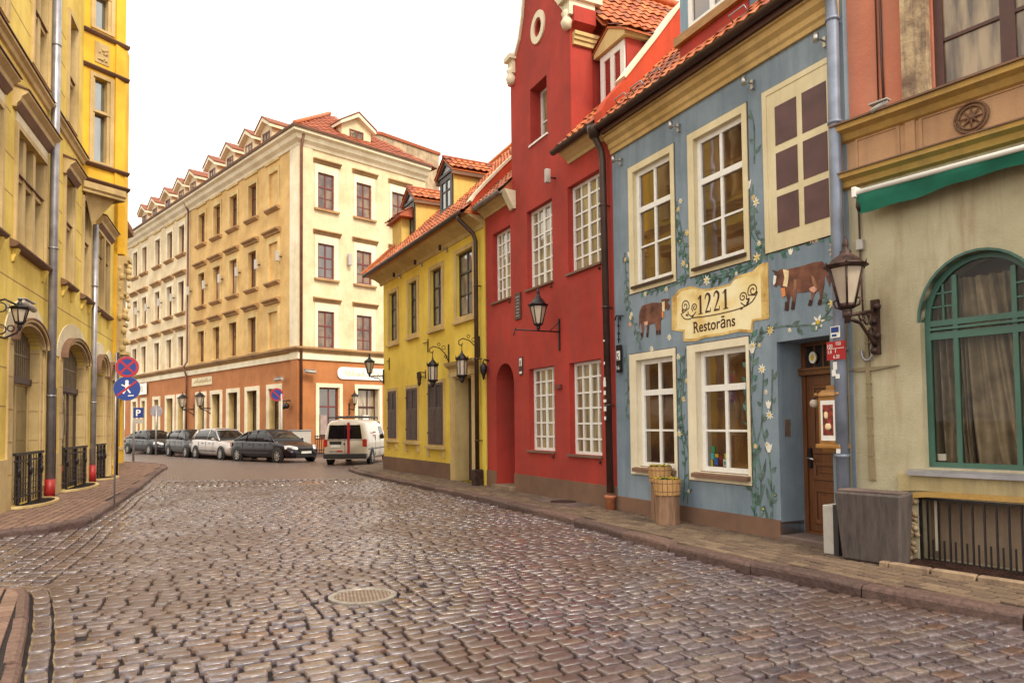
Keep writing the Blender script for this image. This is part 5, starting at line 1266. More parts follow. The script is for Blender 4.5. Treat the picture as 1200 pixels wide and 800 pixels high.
# railings in front of the arched openings, and the light wells at their feet
_rl = ['black iron railing in the first, nearest arched opening of the ochre townhouse', 'black iron railing in the second arched opening, between the two grey downpipes', 'black iron railing in the third arched opening, beyond the second downpipe']
_wl = ['half round light well with yellow stone rim below the nearest railing', 'half round light well with yellow stone rim below the second railing', 'half round light well with yellow stone rim below the farthest railing']
for i, (a, b) in enumerate(((.50, 2.38), (4.14, 6.58), (7.95, 9.15))):
    o = .07; r = FL.root('window_railing', (a+b)/2, o, .12, _rl[i], 'railing', 'iron railings in the arched openings')
    for z0_, z1_, h_ in ((1.10, 1.15, .03), (.98, 1.01, .012), (.30, .33, .012)): MB(FL).box(a, b, o-h_, o+h_, z0_, z1_).build('rail', M['iron'], r)
    for f in (.12, .52, .93):
        u = a+(b-a)*f; p = MB(FL); p.box(u-.05, u+.05, o-.02, o+.02, .12, 1.1); p.ball((u, o+.02, .78), .07, n=8, sc3=(1, .5, 1.5)); p.box(u-.08, u+.08, o-.025, o+.025, .88, .94); p.build('post', M['iron'], r)
    bb = MB(FL); u = a+.05
    while u < b: bb.box(u-.008, u+.008, o-.008, o+.008, .2, 1.1); u += .17
    for z in (.42, .54, .66): bb.box(a, b, o-.006, o+.006, z, z+.012)
    bb.build('bars', M['iron'], r)
    w = FL.root('light_well', (a+b)/2, .3, .12, _wl[i], 'light well', 'light wells along the ochre townhouse')
    c = (a+b)/2+.1; hw = (b-a)/2+.12; n = 24; D = .52
    vs = []; fs = []
    for k in range(n+1):
        t = math.pi*k/n; cu, so = math.cos(t), math.sin(t)
        for (rr, z) in ((1.0, .12), (1.0, .17), (.86, .17), (.86, .10)): vs.append((c+hw*cu*(rr if rr == 1 else .93), D*so*rr+.0, z))
    for k in range(n):
        for j in range(3): fs.append((k*4+j, (k+1)*4+j, (k+1)*4+j+1, k*4+j+1))
    MB(FL).add(vs, fs).build('stone_rim', M['stone_l'], w)
    g = MB(FL); g.add([(c+hw*.94*math.cos(math.pi*k/n), .01+D*.87*math.sin(math.pi*k/n), .128) for k in range(n+1)], [list(range(n+1))]); g.build('well_dark_sheet', M['ink'], w)  # flat near-black sheet stands in for the shade inside the well
    g = MB(FL); u = c-hw*.9
    while u < c+hw*.9:
        f = math.sqrt(max(0, 1-((u-c)/(hw*.93))**2)); g.box(u-.008, u+.008, .01, max(.03, D*.86*f), .135, .15); u += .06
    g.build('grate', M['iron'], w)

# a yellow house farther along the same side
yf = FL.root('yellow_house', 15, -1, .1, 'narrow orange yellow house glimpsed just past the ochre townhouse', 'house')
MB(FL).prism(rect(13, 20, .05, 10.2), -1.6, -1.05, holes=[rect(a, a+1.1, z0, z1) for a in (14.2, 16.6, 18.4) for z0, z1 in ((.8, 3.0), (4.4, 6.4), (7.4, 9.2))]).build('wall', M['yellow_bay'], yf)
MB(FL).box(13, 20, -9, -1.61, .05, 10.2).build('core', M['yellow_bay'], yf)
for a in (14.2, 16.6, 18.4):
    for z0, z1 in ((.8, 3.0), (4.4, 6.4), (7.4, 9.2)):
        MB(FL).prism(rect(a-.15, a+1.25, z0-.12, z1+.15), -1.05, -1.0, holes=[rect(a, a+1.1, z0, z1)]).build('window_trim', M['stone_l'], yf)
        win(FL, yf, a, a+1.1, z0, z1, -1.15, .08, M['brown_frame'], [.5], [.6], M['glass_c'], .06)
MB(FL).sweep([(-1.05, 3.5), (-.95, 3.55), (-.9, 3.7), (-1.05, 3.75)], 13, 20.05).build('string_course', M['stone_l'], yf)
MB(FL).sweep([(-1.05, 10.0), (-.8, 10.1), (-.8, 10.3), (-1.05, 10.3)], 13, 20.2).build('cornice', M['brown_trim'], yf)
MB(FL).box(12.9, 20.2, -9, -.85, 10.3, 10.5).build('roof', M['tile_far'], yf)
# ================================================================== CREAM CORNER BUILDING
chh = FC.root('corner_building', 0, 0, .1, 'large cream four storey corner building with terracotta ground floor and a row of attic dormers', 'building')
LW = [2.55, 5.43, 8.28, 11.0, 13.7]; WW = [17.65, 20.2, 23.0, 26.25, 28.7]
ROWS = [(6.12, 8.28), (10.12, 12.36), (14.48, 16.55)]; WD_ = 1.15; REV = .28
GL = [(1.95, 3.87), (4.88, 6.89), (7.71, 9.74), (10.49, 12.47), (13.18, 15.1), (17.2, 19.0), (19.4, 21.4), (22.6, 24.3), (25.9, 27.4), (28.2, 29.9)]
GT = .28
def cwall(F, u0, u1, cols, g, m, blind=()):
    hs_ = [rect(c, c+WD_, a, b) for c in cols for a, b in ROWS if True]
    hg = [rect(a+GT, b-GT, .5, 3.78) for a, b in g]
    up = MB(F); up.prism(rect(u0, u1, 5.3, 17.5), -REV, 0, holes=hs_); o1 = up.build('wall', m, chh)
    lo = MB(F); lo.prism(rect(u0, u1, .1, 5.3), -.40, 0.02, holes=hg); o2 = lo.build('ground_floor_wall', M['orange'], chh)
    return o1
cwall(FC, 0, 16.6, LW, GL[:5], M['cream_l']); cwall(FC, 16.6, 31.8, WW, GL[5:], M['cream_w'])
RW_ = [1.14, 3.66, 6.2]
RWD = 1.04
def rwall():
    rws = [(6.0, 8.1), (9.98, 11.96), (13.98, 16.03)]
    hs_ = [rect(c, c+RWD, a, b) for c in RW_ for a, b in rws]
    up = MB(FD); up.prism(rect(0, 8.8, 5.3, 17.5), -.16, 0, holes=hs_); up.build('wall', M['cream_w'], chh)
    lo = MB(FD); lo.prism(rect(0, 8.8, .1, 5.3), -.5, .02, holes=[rect(1.18, 2.42, .9, 3.76), rect(3.70, 5.2, .12, 3.78), rect(7, 8.3, .9, 3.76)]); lo.build('ground_floor_wall', M['orange'], chh)
    for r_, (a, b) in enumerate(rws):
        for c in RW_:
            MB(FD).prism(rect(c-.18, c+RWD+.26, a-.02, b+.44), 0, .04, holes=[rect(c, c+RWD, a, b)]).build('window_trim', M['cream_trim'], chh)
            win(FD, chh, c, c+RWD, a, b, -.06, .09, M['red_frame'], [(.5, .09)], [(.60, .08), .3], M['glass_c'], .05)
            MB(FD).sweep([(0, b+.50), (.08, b+.52), (.12, b+.6), (.24, b+.66), (.24, b+.72), (0, b+.76)], c-.28, c+RWD+.40).build('window_hood', M['trim_brown'], chh)
            if r_ > 0: MB(FD).box(c-.22, c+RWD+.3, 0, .16, a-.16, a-.04).build('window_sill', M['trim_brown'], chh)
rwall()
body = MB(FC); body.box(.6, 31.7, -8.75, -.42, .1, 18.0); body.build('core', M['cream_w'], chh)
for k, (cols, m) in enumerate(((LW, 'cream_trim'), (WW, 'cream_trim'))):
    for i, c in enumerate(cols):
        for r_, (a, b) in enumerate(ROWS):
            MB(FC).prism(rect(c-.2, c+WD_+.22, a-.05, b+.26), 0, .05, holes=[rect(c, c+WD_, a, b)]).build('window_trim', M['cream_h' if k == 0 else 'cream_trim'], chh)
            if k == 0 and i == 0: MB(FC).box(c, c+WD_, -.12, -.10, a, b).build('blind_window', M['cream_l'], chh)
            else: win(FC, chh, c, c+WD_, a, b, -.20, .07, M['red_frame'], [(.5, .07)], [(.64, .07)], M['glass_c'], .04)
            if r_ < 2: MB(FC).sweep([(0, b+.46), (.09, b+.48), (.12, b+.58), (.30, b+.66), (.30, b+.74), (0, b+.80)], c-.32, c+WD_+.55).build('window_hood', M['trim_brown'], chh)
            else: MB(FC).sweep([(0, b+.56), (.09, b+.58), (.09, b+.72), (0, b+.74)], c-.2, c+WD_+.5).build('window_hood', M['cream_h'], chh)
            if r_ > 0: MB(FC).sweep([(0, a-.30), (.08, a-.28), (.24, a-.16), (.24, a-.08), (0, a-.05)], c-.26, c+WD_+.3).build('window_sill', M['trim_brown'], chh)
for i, (a, b) in enumerate(GL):
    MB(FC).prism(rect(a, b, .5, 4.04), .02, .09, holes=[rect(a+GT, b-GT, .5, 3.78)]).build('shopfront_trim', M['cream_trim'], chh)
    MB(FC).box(a+GT+.001, b-GT-.001, -.38, .0, .5, .51)
    for x0, x1 in ((b-GT-.03, b-GT-.001), (a+GT+.001, a+GT+.03)): MB(FC).box(x0, x1, -.39, .02, .5, 3.78).build('shopfront_reveal', M['cream_h'], chh)
    win(FC, chh, a+GT, b-GT, .5, 3.78, -.32, .09, M['brown_frame'], [.5], [(.68, .09)], M['glass_c'], .05, name='shop_window')
for (a, b, z0) in ((1.0, 2.70, .9), (3.5, 5.40, .12)):
    MB(FD).prism(rect(a, b, z0, 4.0), .02, .09, holes=[rect(a+.2, b-.2, z0, 3.77)]).build('shopfront_trim', M['cream_trim'], chh)
    for x0, x1 in ((b-.23, b-.201), (a+.201, a+.23)): MB(FD).box(x0, x1, -.45, .02, z0, 3.77).build('shopfront_reveal', M['cream_trim'], chh)
win(FD, chh, 1.2, 2.45, .9, 3.77, -.10, .1, M['red_frame'], [.55], [(.62, .09)], M['glass_c'], .07, name='shop_window')
f = win(FD, chh, 3.7, 5.2, .12, 3.77, -.38, .1, M['brown_frame'], [.62], [(.70, .12)], M['glass_c'], .08, name='shop_door')
MB(FD).box(1.35, 1.75, -.09, -.07, 1.1, 2.2).build('window_poster', flat('poster_grey', (.35, .26, .24), .6, ns=3), chh)
MB(FD).box(4.3, 4.7, -.37, -.33, 1.3, 2.2).build('door_poster', M['sign_white'], chh)
# corner pilasters
cp2 = MB(FC); cp2.box(-.02, 1.0, 0.0, .06, 5.3, 17.4); cp2.build('corner_pilaster', M['cream_trim'], chh)
cp2 = MB(FD); cp2.box(-.06, .80, .0, .06, 5.3, 17.4); cp2.build('corner_pilaster', M['cream_w'], chh)
cp2 = MB(FC); cp2.box(-.03, .78, .02, .09, .1, 5.3); cp2.build('corner_pilaster', M['orange'], chh)
# bands and cornice
for F, u1, e in ((FC, 31.8, 0), (FD, 8.8, .02)):
    MB(F).sweep([(0, 5.30), (.12, 5.30), (.12, 5.62), (0, 5.62)], 0, u1, m0=-1).build('band', M['cream_trim'], chh)
    MB(F).sweep([(0, 5.72), (.10, 5.72), (.22, 5.84), (.30, 5.88), (.30, 5.98), (0, 6.04)], 0, u1, m0=-1).build('string_course', M['trim_brown'], chh)
    MB(F).sweep([(0, 17.25), (.08, 17.25), (.14, 17.4), (.34, 17.55), (.42, 17.75), (.62, 17.85), (.62, 18.0), (-.3, 18.0)], 0, u1, m0=-1).build('cornice', M['cream_trim'], chh)
    MB(F).sweep([(.4, 18.0), (.70, 18.0), (.74, 18.12), (.70, 18.14), (.4, 18.1)], 0, u1, m0=-1).build('gutter', M['brown_trim'], chh)
# mansard roof with hips
rf = MB(FC); Pz = 18.12
e = .55; sl = 36; cs, sn = math.cos(R(sl)), math.sin(R(sl))
Pa = lambda u, s, h: (u, e-s*cs+h*sn, Pz+s*sn+h*cs)
Pb = lambda v, s, h: (-e+s*cs-h*sn, e-v, Pz+s*sn+h*cs)
gable_tiles(rf, Pb, 0, 9.9, 0, 6.1, pu=.55, ps=.5, amp=.05, ns=4, test=lambda v, s: v > s*cs and v < 9.9-s*cs)
gable_tiles(rf, Pa, -e, 31.8, 0, 6.1, pu=.55, ps=.5, amp=.05, ns=4, test=lambda u, s: u+e > s*cs)
T = 6.1
rf.add([(-e, e, Pz-.04), (31.8, e, Pz-.04), (31.8, e-T*cs, Pz+T*sn-.04), (-e+T*cs, e-T*cs, Pz+T*sn-.04), (-e, -9.35, Pz-.04), (-e+T*cs, e-T*cs, Pz+T*sn-.04), (31.8, -9.35, Pz-.04)],
       [(0, 1, 2, 3), (0, 3, 5, 4), (3, 2, 6, 5), (1, 6, 2), (4, 5, 6)])
rf.build('roof', M['tile_far'], chh, recalc=False)
MB(FC).tube([(-e, e, Pz+.1), (-e+T*cs, e-T*cs, Pz+T*sn+.12)], .12).build('hip_ridge', M['ridge'], chh)
# dormers along the long side: copies of one
def cdormer(F, u, o1, w_, z0, zt, zp, depth, wall, par, opening=(.0, .0), big=False):
    d = MB(F); d.box(u-w_/2, u+w_/2, o1-depth, o1, z0, zt); dd_ = d.build('dormer', wall, par)
    win(F, dd_, u-.48, u+.48, z0+.22, z0+1.15, o1+.03, .08, M['red_frame'], [(.5, .08)], [], M['glass_c'], .05, name='dormer_window')
    g = MB(F); g.prism([(u-w_/2-.22, zt-.12), (u-w_/2-.22, zt+.06), (u, zp), (u+w_/2+.22, zt+.06), (u+w_/2+.22, zt-.12), (u, zp-.24)], o1-depth, o1+.28); g.build('dormer_bargeboard', M['cream_trim'], dd_)
    d2_ = MB(F); d2_.prism([(u-w_/2, zt-.01), (u+w_/2, zt-.01), (u, zp-.2)], o1-.3, o1-.01); d2_.build('dormer_gable', wall, dd_)
    r = MB(F); r.prism([(u-w_/2-.26, zt+.07), (u, zp+.01), (u+w_/2+.26, zt+.07), (u+w_/2+.26, zt+.15), (u, zp+.09), (u-w_/2-.26, zt+.13)], o1-depth-.5, o1+.32); r.build('dormer_roof', M['dormer_tile'], dd_)
for u in (4.25, 6.7, 9.6, 12.6, 15.9 if False else 16.2, 18.6, 21.5, 24.6, 27.2):
    cdormer(FC, u, -.05, 1.55, 18.15, 19.45, 20.15, 3.2, M['cream_w'], chh)
cdormer(FD, 3.9, -.35, 2.0, 18.15, 19.45, 20.3, 4.0, M['cream_w'], chh)
# downpipes
downpipe(FC, chh, [(16.6, .5, 18), (16.6, .14, 17.2), (16.6, .14, 6.3), (16.6, .4, 5.9), (16.6, .16, 5.2), (16.6, .16, .2)], .07, M['pipe_brown'])
downpipe(FD, chh, [(.04, .5, 18), (-.04+.1, .16, 17.1), (.06, .16, .2)], .08, M['pipe_brown'])
# gable wall rising behind
bgH = empty('rear_building', FD.pt(12, -6, 0), FD.rz, 'weathered plaster gable wall with red coping rising behind the cream corner building', 'building')
bb = MB(FD); bb.prism([(6.9, 0), (30, 0), (30, 20.0), (15.5, 20.0), (13.8, 20.9), (12.0, 20.7), (9.6, 22.3), (7.6, 22.0)][0:0] or [(6.5, 0), (14.7, 0), (14.7, 22.2), (9.4, 22.3), (6.5, 21.6)], -11, -6.0); bb.build('gable_wall', M['firewall'], bgH)
cp3 = MB(FD)
for (a, b) in (((6.5, 21.6), (9.4, 22.3)), ((9.4, 22.3), (14.8, 22.2))):
    cp3.hexa([(a[0], -11.1, a[1]), (b[0], -11.1, b[1]), (b[0], -5.9, b[1]), (a[0], -5.9, a[1]), (a[0], -11.1, a[1]+.22), (b[0], -11.1, b[1]+.22), (b[0], -5.9, b[1]+.22), (a[0], -5.9, a[1]+.22)])
cp3.build('coping', M['tile_far'], bgH)

# ================================================================== LANTERNS
def cage(F, root, u, o, z0, z1, rb, rt, n=6, m='iron', cap=.12, fin=.12, ball=True):
    """tapered glazed lantern: bars, glass, dished cap with crown tips, finial, foot"""
    gl = MB(F); gl.lathe([(rb*.92, z0+.02), (rt*.94, z1)], (u, o, 0), n=n, sm=False); gl.build('glass', M['lampglass'], root)
    fr = MB(F)
    for k in range(n):
        a = 2*math.pi*k/n; fr.tube([(u+rb*math.cos(a), o+rb*math.sin(a), z0), (u+rt*math.cos(a), o+rt*math.sin(a), z1)], .011, n=5)
    fr.lathe([(rb*.5, z0-.03), (rb*1.1, z0-.01), (rb*1.15, z0+.02), (rb*.9, z0+.03)], (u, o, 0), n=n); fr.lathe([(rt*.9, z1-.01), (rt*1.15, z1), (rt*1.18, z1+.025), (rt*.9, z1+.03)], (u, o, 0), n=n)
    fr.lathe([(rb*.45, z0-.02), (rb*.6, z0-.06), (rb*.3, z0-.10), (.015, z0-.13)], (u, o, 0), n=10); fr.build('frame', M[m], root)
    cp = MB(F); cp.lathe([(rt*1.2, z1+.02), (rt*.95, z1+.05), (rt*.62, z1+cap*.75), (rt*.30, z1+cap), (rt*.32, z1+cap+.03), (rt*.16, z1+cap+.05), (.03, z1+cap+.08), (.035, z1+cap+.10), (.006, z1+cap+fin)], (u, o, 0), n=18)
    for k in range(n):
        a = 2*math.pi*k/n; cp.tube([(u+rt*1.13*math.cos(a), o+rt*1.13*math.sin(a), z1+.02), (u+rt*1.2*math.cos(a), o+rt*1.2*math.sin(a), z1+.065)], [.012, .003], n=5)
    cp.build('cap', M[m], root)
# big lantern on the shop house
r = FK.root('wall_lantern', -.33, 0, 2.7, 'large rusty brown lantern beside the grey blue downpipe, right of the wooden door', 'lantern')
cage(FK, r, -.33, .61, 2.80, 3.20, .085, .185, cap=.15, fin=.20, m='iron_br')
b = MB(FK); b.box(-.37, -.29, 0, .05, 2.32, 2.92); b.tube([(-.33, .02, 2.80), (-.33, .61, 2.70)], .02, n=6); b.tube([(-.33, .61, 2.62), (-.33, .61, 2.8)], .03, n=8); b.lathe([(.02, 2.66), (.05, 2.69), (.05, 2.72), (.03, 2.78)], (-.33, .61, 0), n=10)
b.tube([(-.33, .04, 2.40), (-.33, .16, 2.50), (-.33, .35, 2.64), (-.33, .58, 2.67)], .02, n=6)
for (o, z, r_) in ((.10, 2.70, .07), (.22, 2.69, .055), (.33, 2.71, .04), (.12, 2.56, .045)): b.tube([(-.33, o+r_*math.cos(2*math.pi*k/10), z+r_*math.sin(2*math.pi*k/10)) for k in range(11)], .012, n=5)
for k in range(4): b.ball((-.33+random.uniform(-.03, .03), .05, 2.36+k*.16), .045, n=7)
for sg in (-1, 1): b.tube([(-.33+sg*.05, .61, 2.77), (-.33+sg*.13, .61, 2.80), (-.33+sg*.15, .61, 2.86), (-.33+sg*.10, .61, 2.88)], .012, n=5)
b.build('bracket', M['iron_br'], r)
hk = MB(FK); hk.tube([(-.23+.06*math.cos(R(a)), .04, 2.36+.10*math.sin(R(a))) for a in range(160, 385, 15)], .014, n=6); hk.build('hook', M['zinc'], r)
# lantern on the red wall
r = FR.root('wall_lantern', 5.51, 0, 3.2, 'black lantern standing on a long horizontal iron bracket on the crimson wall', 'lantern')
cage(FR, r, 5.51, .48, 3.52, 3.88, .075, .165, cap=.17, fin=.22)
b = MB(FR); b.box(5.49, 5.53, 0, .03, 3.03, 3.66); b.tube([(5.51, .01, 3.40), (5.51, 1.0, 3.40)], .014, n=6); b.tube([(5.51, .97, 3.44), (5.51, 1.0, 3.36), (5.51, 1.02, 3.28)], .012, n=6)
b.tube([(5.51, .02, 3.60), (5.51, .1, 3.52), (5.51, .22, 3.42)], .01, n=5); b.tube([(5.51, .48, 3.40), (5.51, .48, 3.5)], .015, n=6); b.build('bracket', M['iron'], r)
# two hanging lanterns and a small one on the yellow house
def hanging(u, lab):
    r = FY.root('hanging_lantern', u, 0, 3.3, lab, 'lantern', 'lanterns hung on scrolled arms by the yellow portal')
    o = .48
    gl = MB(FY); gl.lathe([(.115, 2.80), (.125, 3.16)], (u, o, 0), n=8, sm=False); gl.build('glass', M['lampglass'], r)
    f = MB(FY)
    for k in range(8): a = math.pi*k/4; f.tube([(u+.125*math.cos(a), o+.125*math.sin(a), 2.78), (u+.135*math.cos(a), o+.135*math.sin(a), 3.18)], .012, n=5)
    f.lathe([(.08, 2.74), (.14, 2.77), (.14, 2.80), (.1, 2.81)], (u, o, 0), n=16); f.lathe([(.10, 3.15), (.16, 3.17), (.165, 3.22), (.12, 3.23)], (u, o, 0), n=16)
    f.lathe([(.09, 2.74), (.05, 2.68), (.06, 2.66), (.01, 2.60)], (u, o, 0), n=10)
    for k in range(8): a = math.pi*k/4; f.tube([(u+.15*math.cos(a), o+.15*math.sin(a), 3.2), (u+.165*math.cos(a), o+.165*math.sin(a), 3.28)], [.02, .004], n=5)
    f.build('frame', M['iron'], r)
    c = MB(FY); c.lathe([(.14, 3.22), (.08, 3.28), (.03, 3.34), (.01, 3.42)], (u, o, 0), n=12); c.tube([(u, o, 3.4), (u, o, 3.56)], .01, n=6); c.build('cap', M['iron'], r)
    b = MB(FY); b.box(u-.02, u+.02, 0, .03, 3.26, 3.78)
    b.tube([(u, .02, 3.30), (u, .12, 3.52), (u, .28, 3.66), (u, .45, 3.70), (u, .56, 3.64), (u, .56, 3.55), (u, .49, 3.52), (u, .46, 3.58)], .014, n=6)
    for (oo, z, q) in ((.16, 3.68, .05), (.30, 3.76, .04), (.1, 3.44, .04)): b.tube([(u, oo+q*math.cos(2*math.pi*k/10), z+q*math.sin(2*math.pi*k/10)) for k in range(11)], .009, n=5)
    b.build('bracket', M['iron'], r)
hanging(2.25, 'black hanging lantern left of the yellow house portal, above the third shutter'); hanging(.32, 'black hanging lantern right of the yellow house portal, beside the brown downpipe')
r = FY.root('wall_lamp', 4.02, 0, 2.7, 'small dark iron wall lamp between the second and third shutters of the yellow house', 'wall lamp')
b = MB(FY); b.tube([(4.02, 0, 3.12), (4.02, .2, 3.14), (4.02, .28, 3.1)], .016, n=6); b.box(4.0, 4.04, 0, .02, 2.95, 3.2); b.tube([(4.35, .03, 3.0), (4.02, .05, 3.02)], .012, n=5); b.build('bracket', M['iron_br'], r)
b = MB(FY); b.lathe([(.02, 3.14), (.07, 3.08), (.075, 3.0), (.05, 2.85), (.06, 2.8), (.01, 2.72)], (4.02, .20, 0), n=12); b.build('lamp_body', M['iron_br'], r)
r = FY.root('wall_lantern', 8.0, 0, 3.2, 'black street lantern on a pierced bracket at the far corner of the yellow house', 'lantern')
cage(FY, r, 8.0, .50, 3.36, 3.74, .07, .16, cap=.13, fin=.18)
b = MB(FY); b.box(7.94, 8.0, 0, .04, 3.0, 3.5); b.tube([(7.99, .02, 3.30), (8.0, .5, 3.26)], .016, n=6); b.tube([(7.99, .02, 3.06), (7.99, .2, 3.2), (8.0, .45, 3.24)], .014, n=6); b.tube([(8.0, .5, 3.24), (8.0, .5, 3.34)], .02, n=6)
for o in (.08, .2, .32): b.tube([(7.995, o+.04*math.cos(2*math.pi*k/8), 3.24+.04*math.sin(2*math.pi*k/8)) for k in range(9)], .008, n=5)
b.build('bracket', M['iron'], r)
r = FR.root('wall_lamp', 8.95, 0, 2.8, 'small dark bell shaped wall lamp between the yellow downpipe and the arched red doorway', 'wall lamp')
b = MB(FR); b.tube([(8.95, 0, 3.12), (8.95, .12, 3.15), (8.95, .16, 3.05)], .02, n=6); b.lathe([(.03, 3.06), (.09, 2.98), (.09, 2.88), (.04, 2.76), (.02, 2.66)], (8.95, .14, 0), n=12); b.build('lamp_body', M['iron'], r)
# lanterns of the corner building
def armlamp(F, u, z, L_, lab, side=0):
    r = F.root('wall_lantern', u, 0, z, lab, 'lantern')
    b = MB(F); b.box(u-.05, u+.05, 0, .05, z-.5, z+.35); b.tube([(u, .03, z), (u, L_, z)], .04, n=6); b.tube([(u, .03, z-.4), (u, L_*.5, z-.15), (u, L_, z-.02)], .03, n=6); b.build('bracket', M['iron_br'], r)
    cage(F, r, u, L_, z+.16, z+.80, .14, .30, cap=.22, fin=.25, m='iron')
armlamp(FC, 12.3, 2.85, .8, 'dark lantern on a long arm on the terracotta wall, right of the red brown downpipe')
armlamp(FC, 15.5, 2.85, .8, 'dark lantern on a long arm on the terracotta wall, just beside the red brown downpipe')
r = FD.root('wall_lantern', 3.25, 0, 2.4, 'small black wall lantern between the shop window and the shop door of the corner building', 'lantern')
b = MB(FD); b.box(3.1, 3.2, 0, .05, 2.2, 2.9); b.tube([(3.15, .03, 2.55), (3.25, .35, 2.5), (3.3, .4, 2.7)], .03, n=6); b.build('bracket', M['iron'], r); cage(FD, r, 3.3, .4, 2.85, 3.3, .09, .19, cap=.16, fin=.2)
r = FC.root('bar_lamp', .9, 0, 2.5, 'dark ball lamps hung under a horizontal iron bar near the corner of the terracotta wall', 'wall lamp')
b = MB(FC); b.tube([(.35, .35, 3.02), (1.55, .35, 3.02)], .03, n=6); b.tube([(.9, 0, 3.02), (.9, .35, 3.02)], .03, n=6); b.build('bar', M['iron'], r)
b = MB(FC); b.ball((.75, .35, 2.72), .17); b.ball((1.1, .35, 2.68), .15); b.tube([(.75, .35, 3.0), (.75, .35, 2.8)], .02, n=5); b.tube([(1.1, .35, 3.0), (1.1, .35, 2.8)], .02, n=5); b.build('lamp_body', M['iron'], r)
# ornate wall lamp and camera on the ochre townhouse
r = FL.root('wall_lantern', -.35, 0, 3.3, 'ornate dark iron wall lantern left of the nearest arch, at the left edge', 'lantern')
b = MB(FL); b.box(-.75, -.68, 0, .04, 3.1, 3.9)
b.tube([(-.7, .02, 3.2), (-.68, .2, 3.15), (-.66, .38, 3.25), (-.66, .42, 3.40)], .018, n=6); b.tube([(-.7, .02, 3.75), (-.68, .2, 3.82), (-.66, .40, 3.72)], .018, n=6)
for (o, z, q) in ((.15, 3.3, .08), (.15, 3.68, .08), (.3, 3.32, .05)): b.tube([(-.69, o+q*math.cos(2*math.pi*k/12), z+q*math.sin(2*math.pi*k/12)) for k in range(13)], .012, n=5)
b.build('bracket', M['iron'], r); cage(FL, r, -.66, .42, 3.42, 3.66, .07, .13, cap=.08, fin=.1)
def camera(F, u, o, z, du, lab, L_=.38, rr=.05):
    r = F.root('security_camera', u, 0, z, lab, 'camera', 'security cameras on the house walls')
    b = MB(F); b.tube([(u, 0, z-.06), (u, o*.6, z-.04), (u, o, z)], .02, n=6); b.box(u-.05, u+.05, 0, .02, z-.12, z+.02); b.build('bracket', M['lamp_white'], r)
    b = MB(F); b.tube([(u-du*L_/2, o, z+.03), (u+du*L_/2, o+.05, z-.04)], rr, n=8); b.box(min(u-du*L_/2, u+du*L_/2)-.02, max(u-du*L_/2, u+du*L_/2)+.02, o-rr, o+rr+.03, z+rr+.005, z+rr+.02); b.build('housing', M['lamp_white'], r)
camera(FL, .15, .30, 3.86, 1, 'grey security camera above the nearest white arch of the ochre townhouse', .6, .06)
camera(FC, 1.55, .4, 4.25, 1, 'white security camera on the terracotta wall, left of the building corner', .7, .10)
camera(FD, .45, .4, 4.60, 1, 'white security camera on the terracotta wall, right of the building corner', .65, .10)
camera(FK, -.52, .16, 4.98, 1, 'pale security camera on the cornice of the salmon house', .16, .028)
# spotlights under the eaves
def spot(F, u, z, m='lamp_white', s_=1.0, o=.02, lab='', grp='small spotlights under the blue house cornice'):
    r = F.root('spotlight', u, 0, z, lab, 'spotlight', grp)
    b = MB(F); b.box(u-.02*s_, u+.02*s_, 0, .03*s_+o, z-.07*s_, z+.05*s_); b.tube([(u, .03, z), (u, .16*s_, z)], .012*s_, n=6); b.build('arm', M['steel'], r)
    b = MB(F); b.tube([(u, .18*s_, z-.045*s_), (u, .18*s_, z+.06*s_)], .032*s_, n=10); b.build('lamp_body', M[m], r)
for u, l in ((3.30, 'leftmost'), (1.78, 'second from left'), (.27, 'third from left'), (-.88, 'rightmost')): spot(FR, u, 6.06, 'steel', 1.0, lab='small metal spotlight under the blue house cornice, %s of four' % l)
for u, l in ((6.19, 'farthest'), (4.24, 'middle'), (2.29, 'nearest')): spot(FY, u, 6.40, 'iron_br', 1.3, lab='small brown spotlight under the eaves of the yellow house, %s of three' % l, grp='small spotlights under the yellow eaves')
r = FR.root('floodlight', 5.6, 0, 6.45, 'grey box floodlight high on the crimson wall, above the upper lattice windows', 'floodlight')
b = MB(FR); b.tube([(5.6, 0, 6.5), (5.6, .14, 6.5)], .018, n=6); b.build('arm', M['iron_br'], r); b = MB(FR); b.box(5.56, 5.64, .13, .24, 6.38, 6.66); b.build('lamp_body', M['lamp_white'], r, bevel=.01)
names = ['nearest the corner', 'second from the corner', 'third from the corner', 'fourth from the corner', 'fifth from the corner', 'beside the red brown downpipe', 'first past the downpipe', 'second past the downpipe', 'third past the downpipe', 'farthest from the corner']
protoL = None
for i, u in enumerate([2.1, 4.95, 7.8, 10.55, 13.25, 16.2, 19.7, 22.5, 25.6, 28.2]):
    z = 11.35; lab = 'grey box floodlight on the long cream facade, third storey, %s' % names[i]
    if protoL is None:
        r = FC.root('floodlight', u, 0, z, lab, 'floodlight', 'box floodlights along the cream facade')
        b = MB(FC); b.tube([(u, 0, z), (u, .22, z)], .04, n=6); b.build('arm', M['iron_br'], r); b = MB(FC); b.box(u-.10, u+.10, .18, .34, z-.30, z+.30); b.build('lamp_body', M['lamp_white'], r, bevel=.02); protoL = r
    else:
        c = copy_tree(protoL); c.location = FC.pt(u, 0, z); c['label'] = lab
r = FD.root('floodlight', 3.1, 0, 11.3, 'grey box floodlight between the third storey windows of the short cream facade', 'floodlight')
b = MB(FD); b.tube([(3.1, 0, 11.25), (3.1, .15, 11.25)], .04, n=6); b.build('arm', M['iron_br'], r); b = MB(FD); b.box(2.98, 3.22, .12, .3, 10.92, 11.6); b.build('lamp_body', M['lamp_white'], r, bevel=.02)

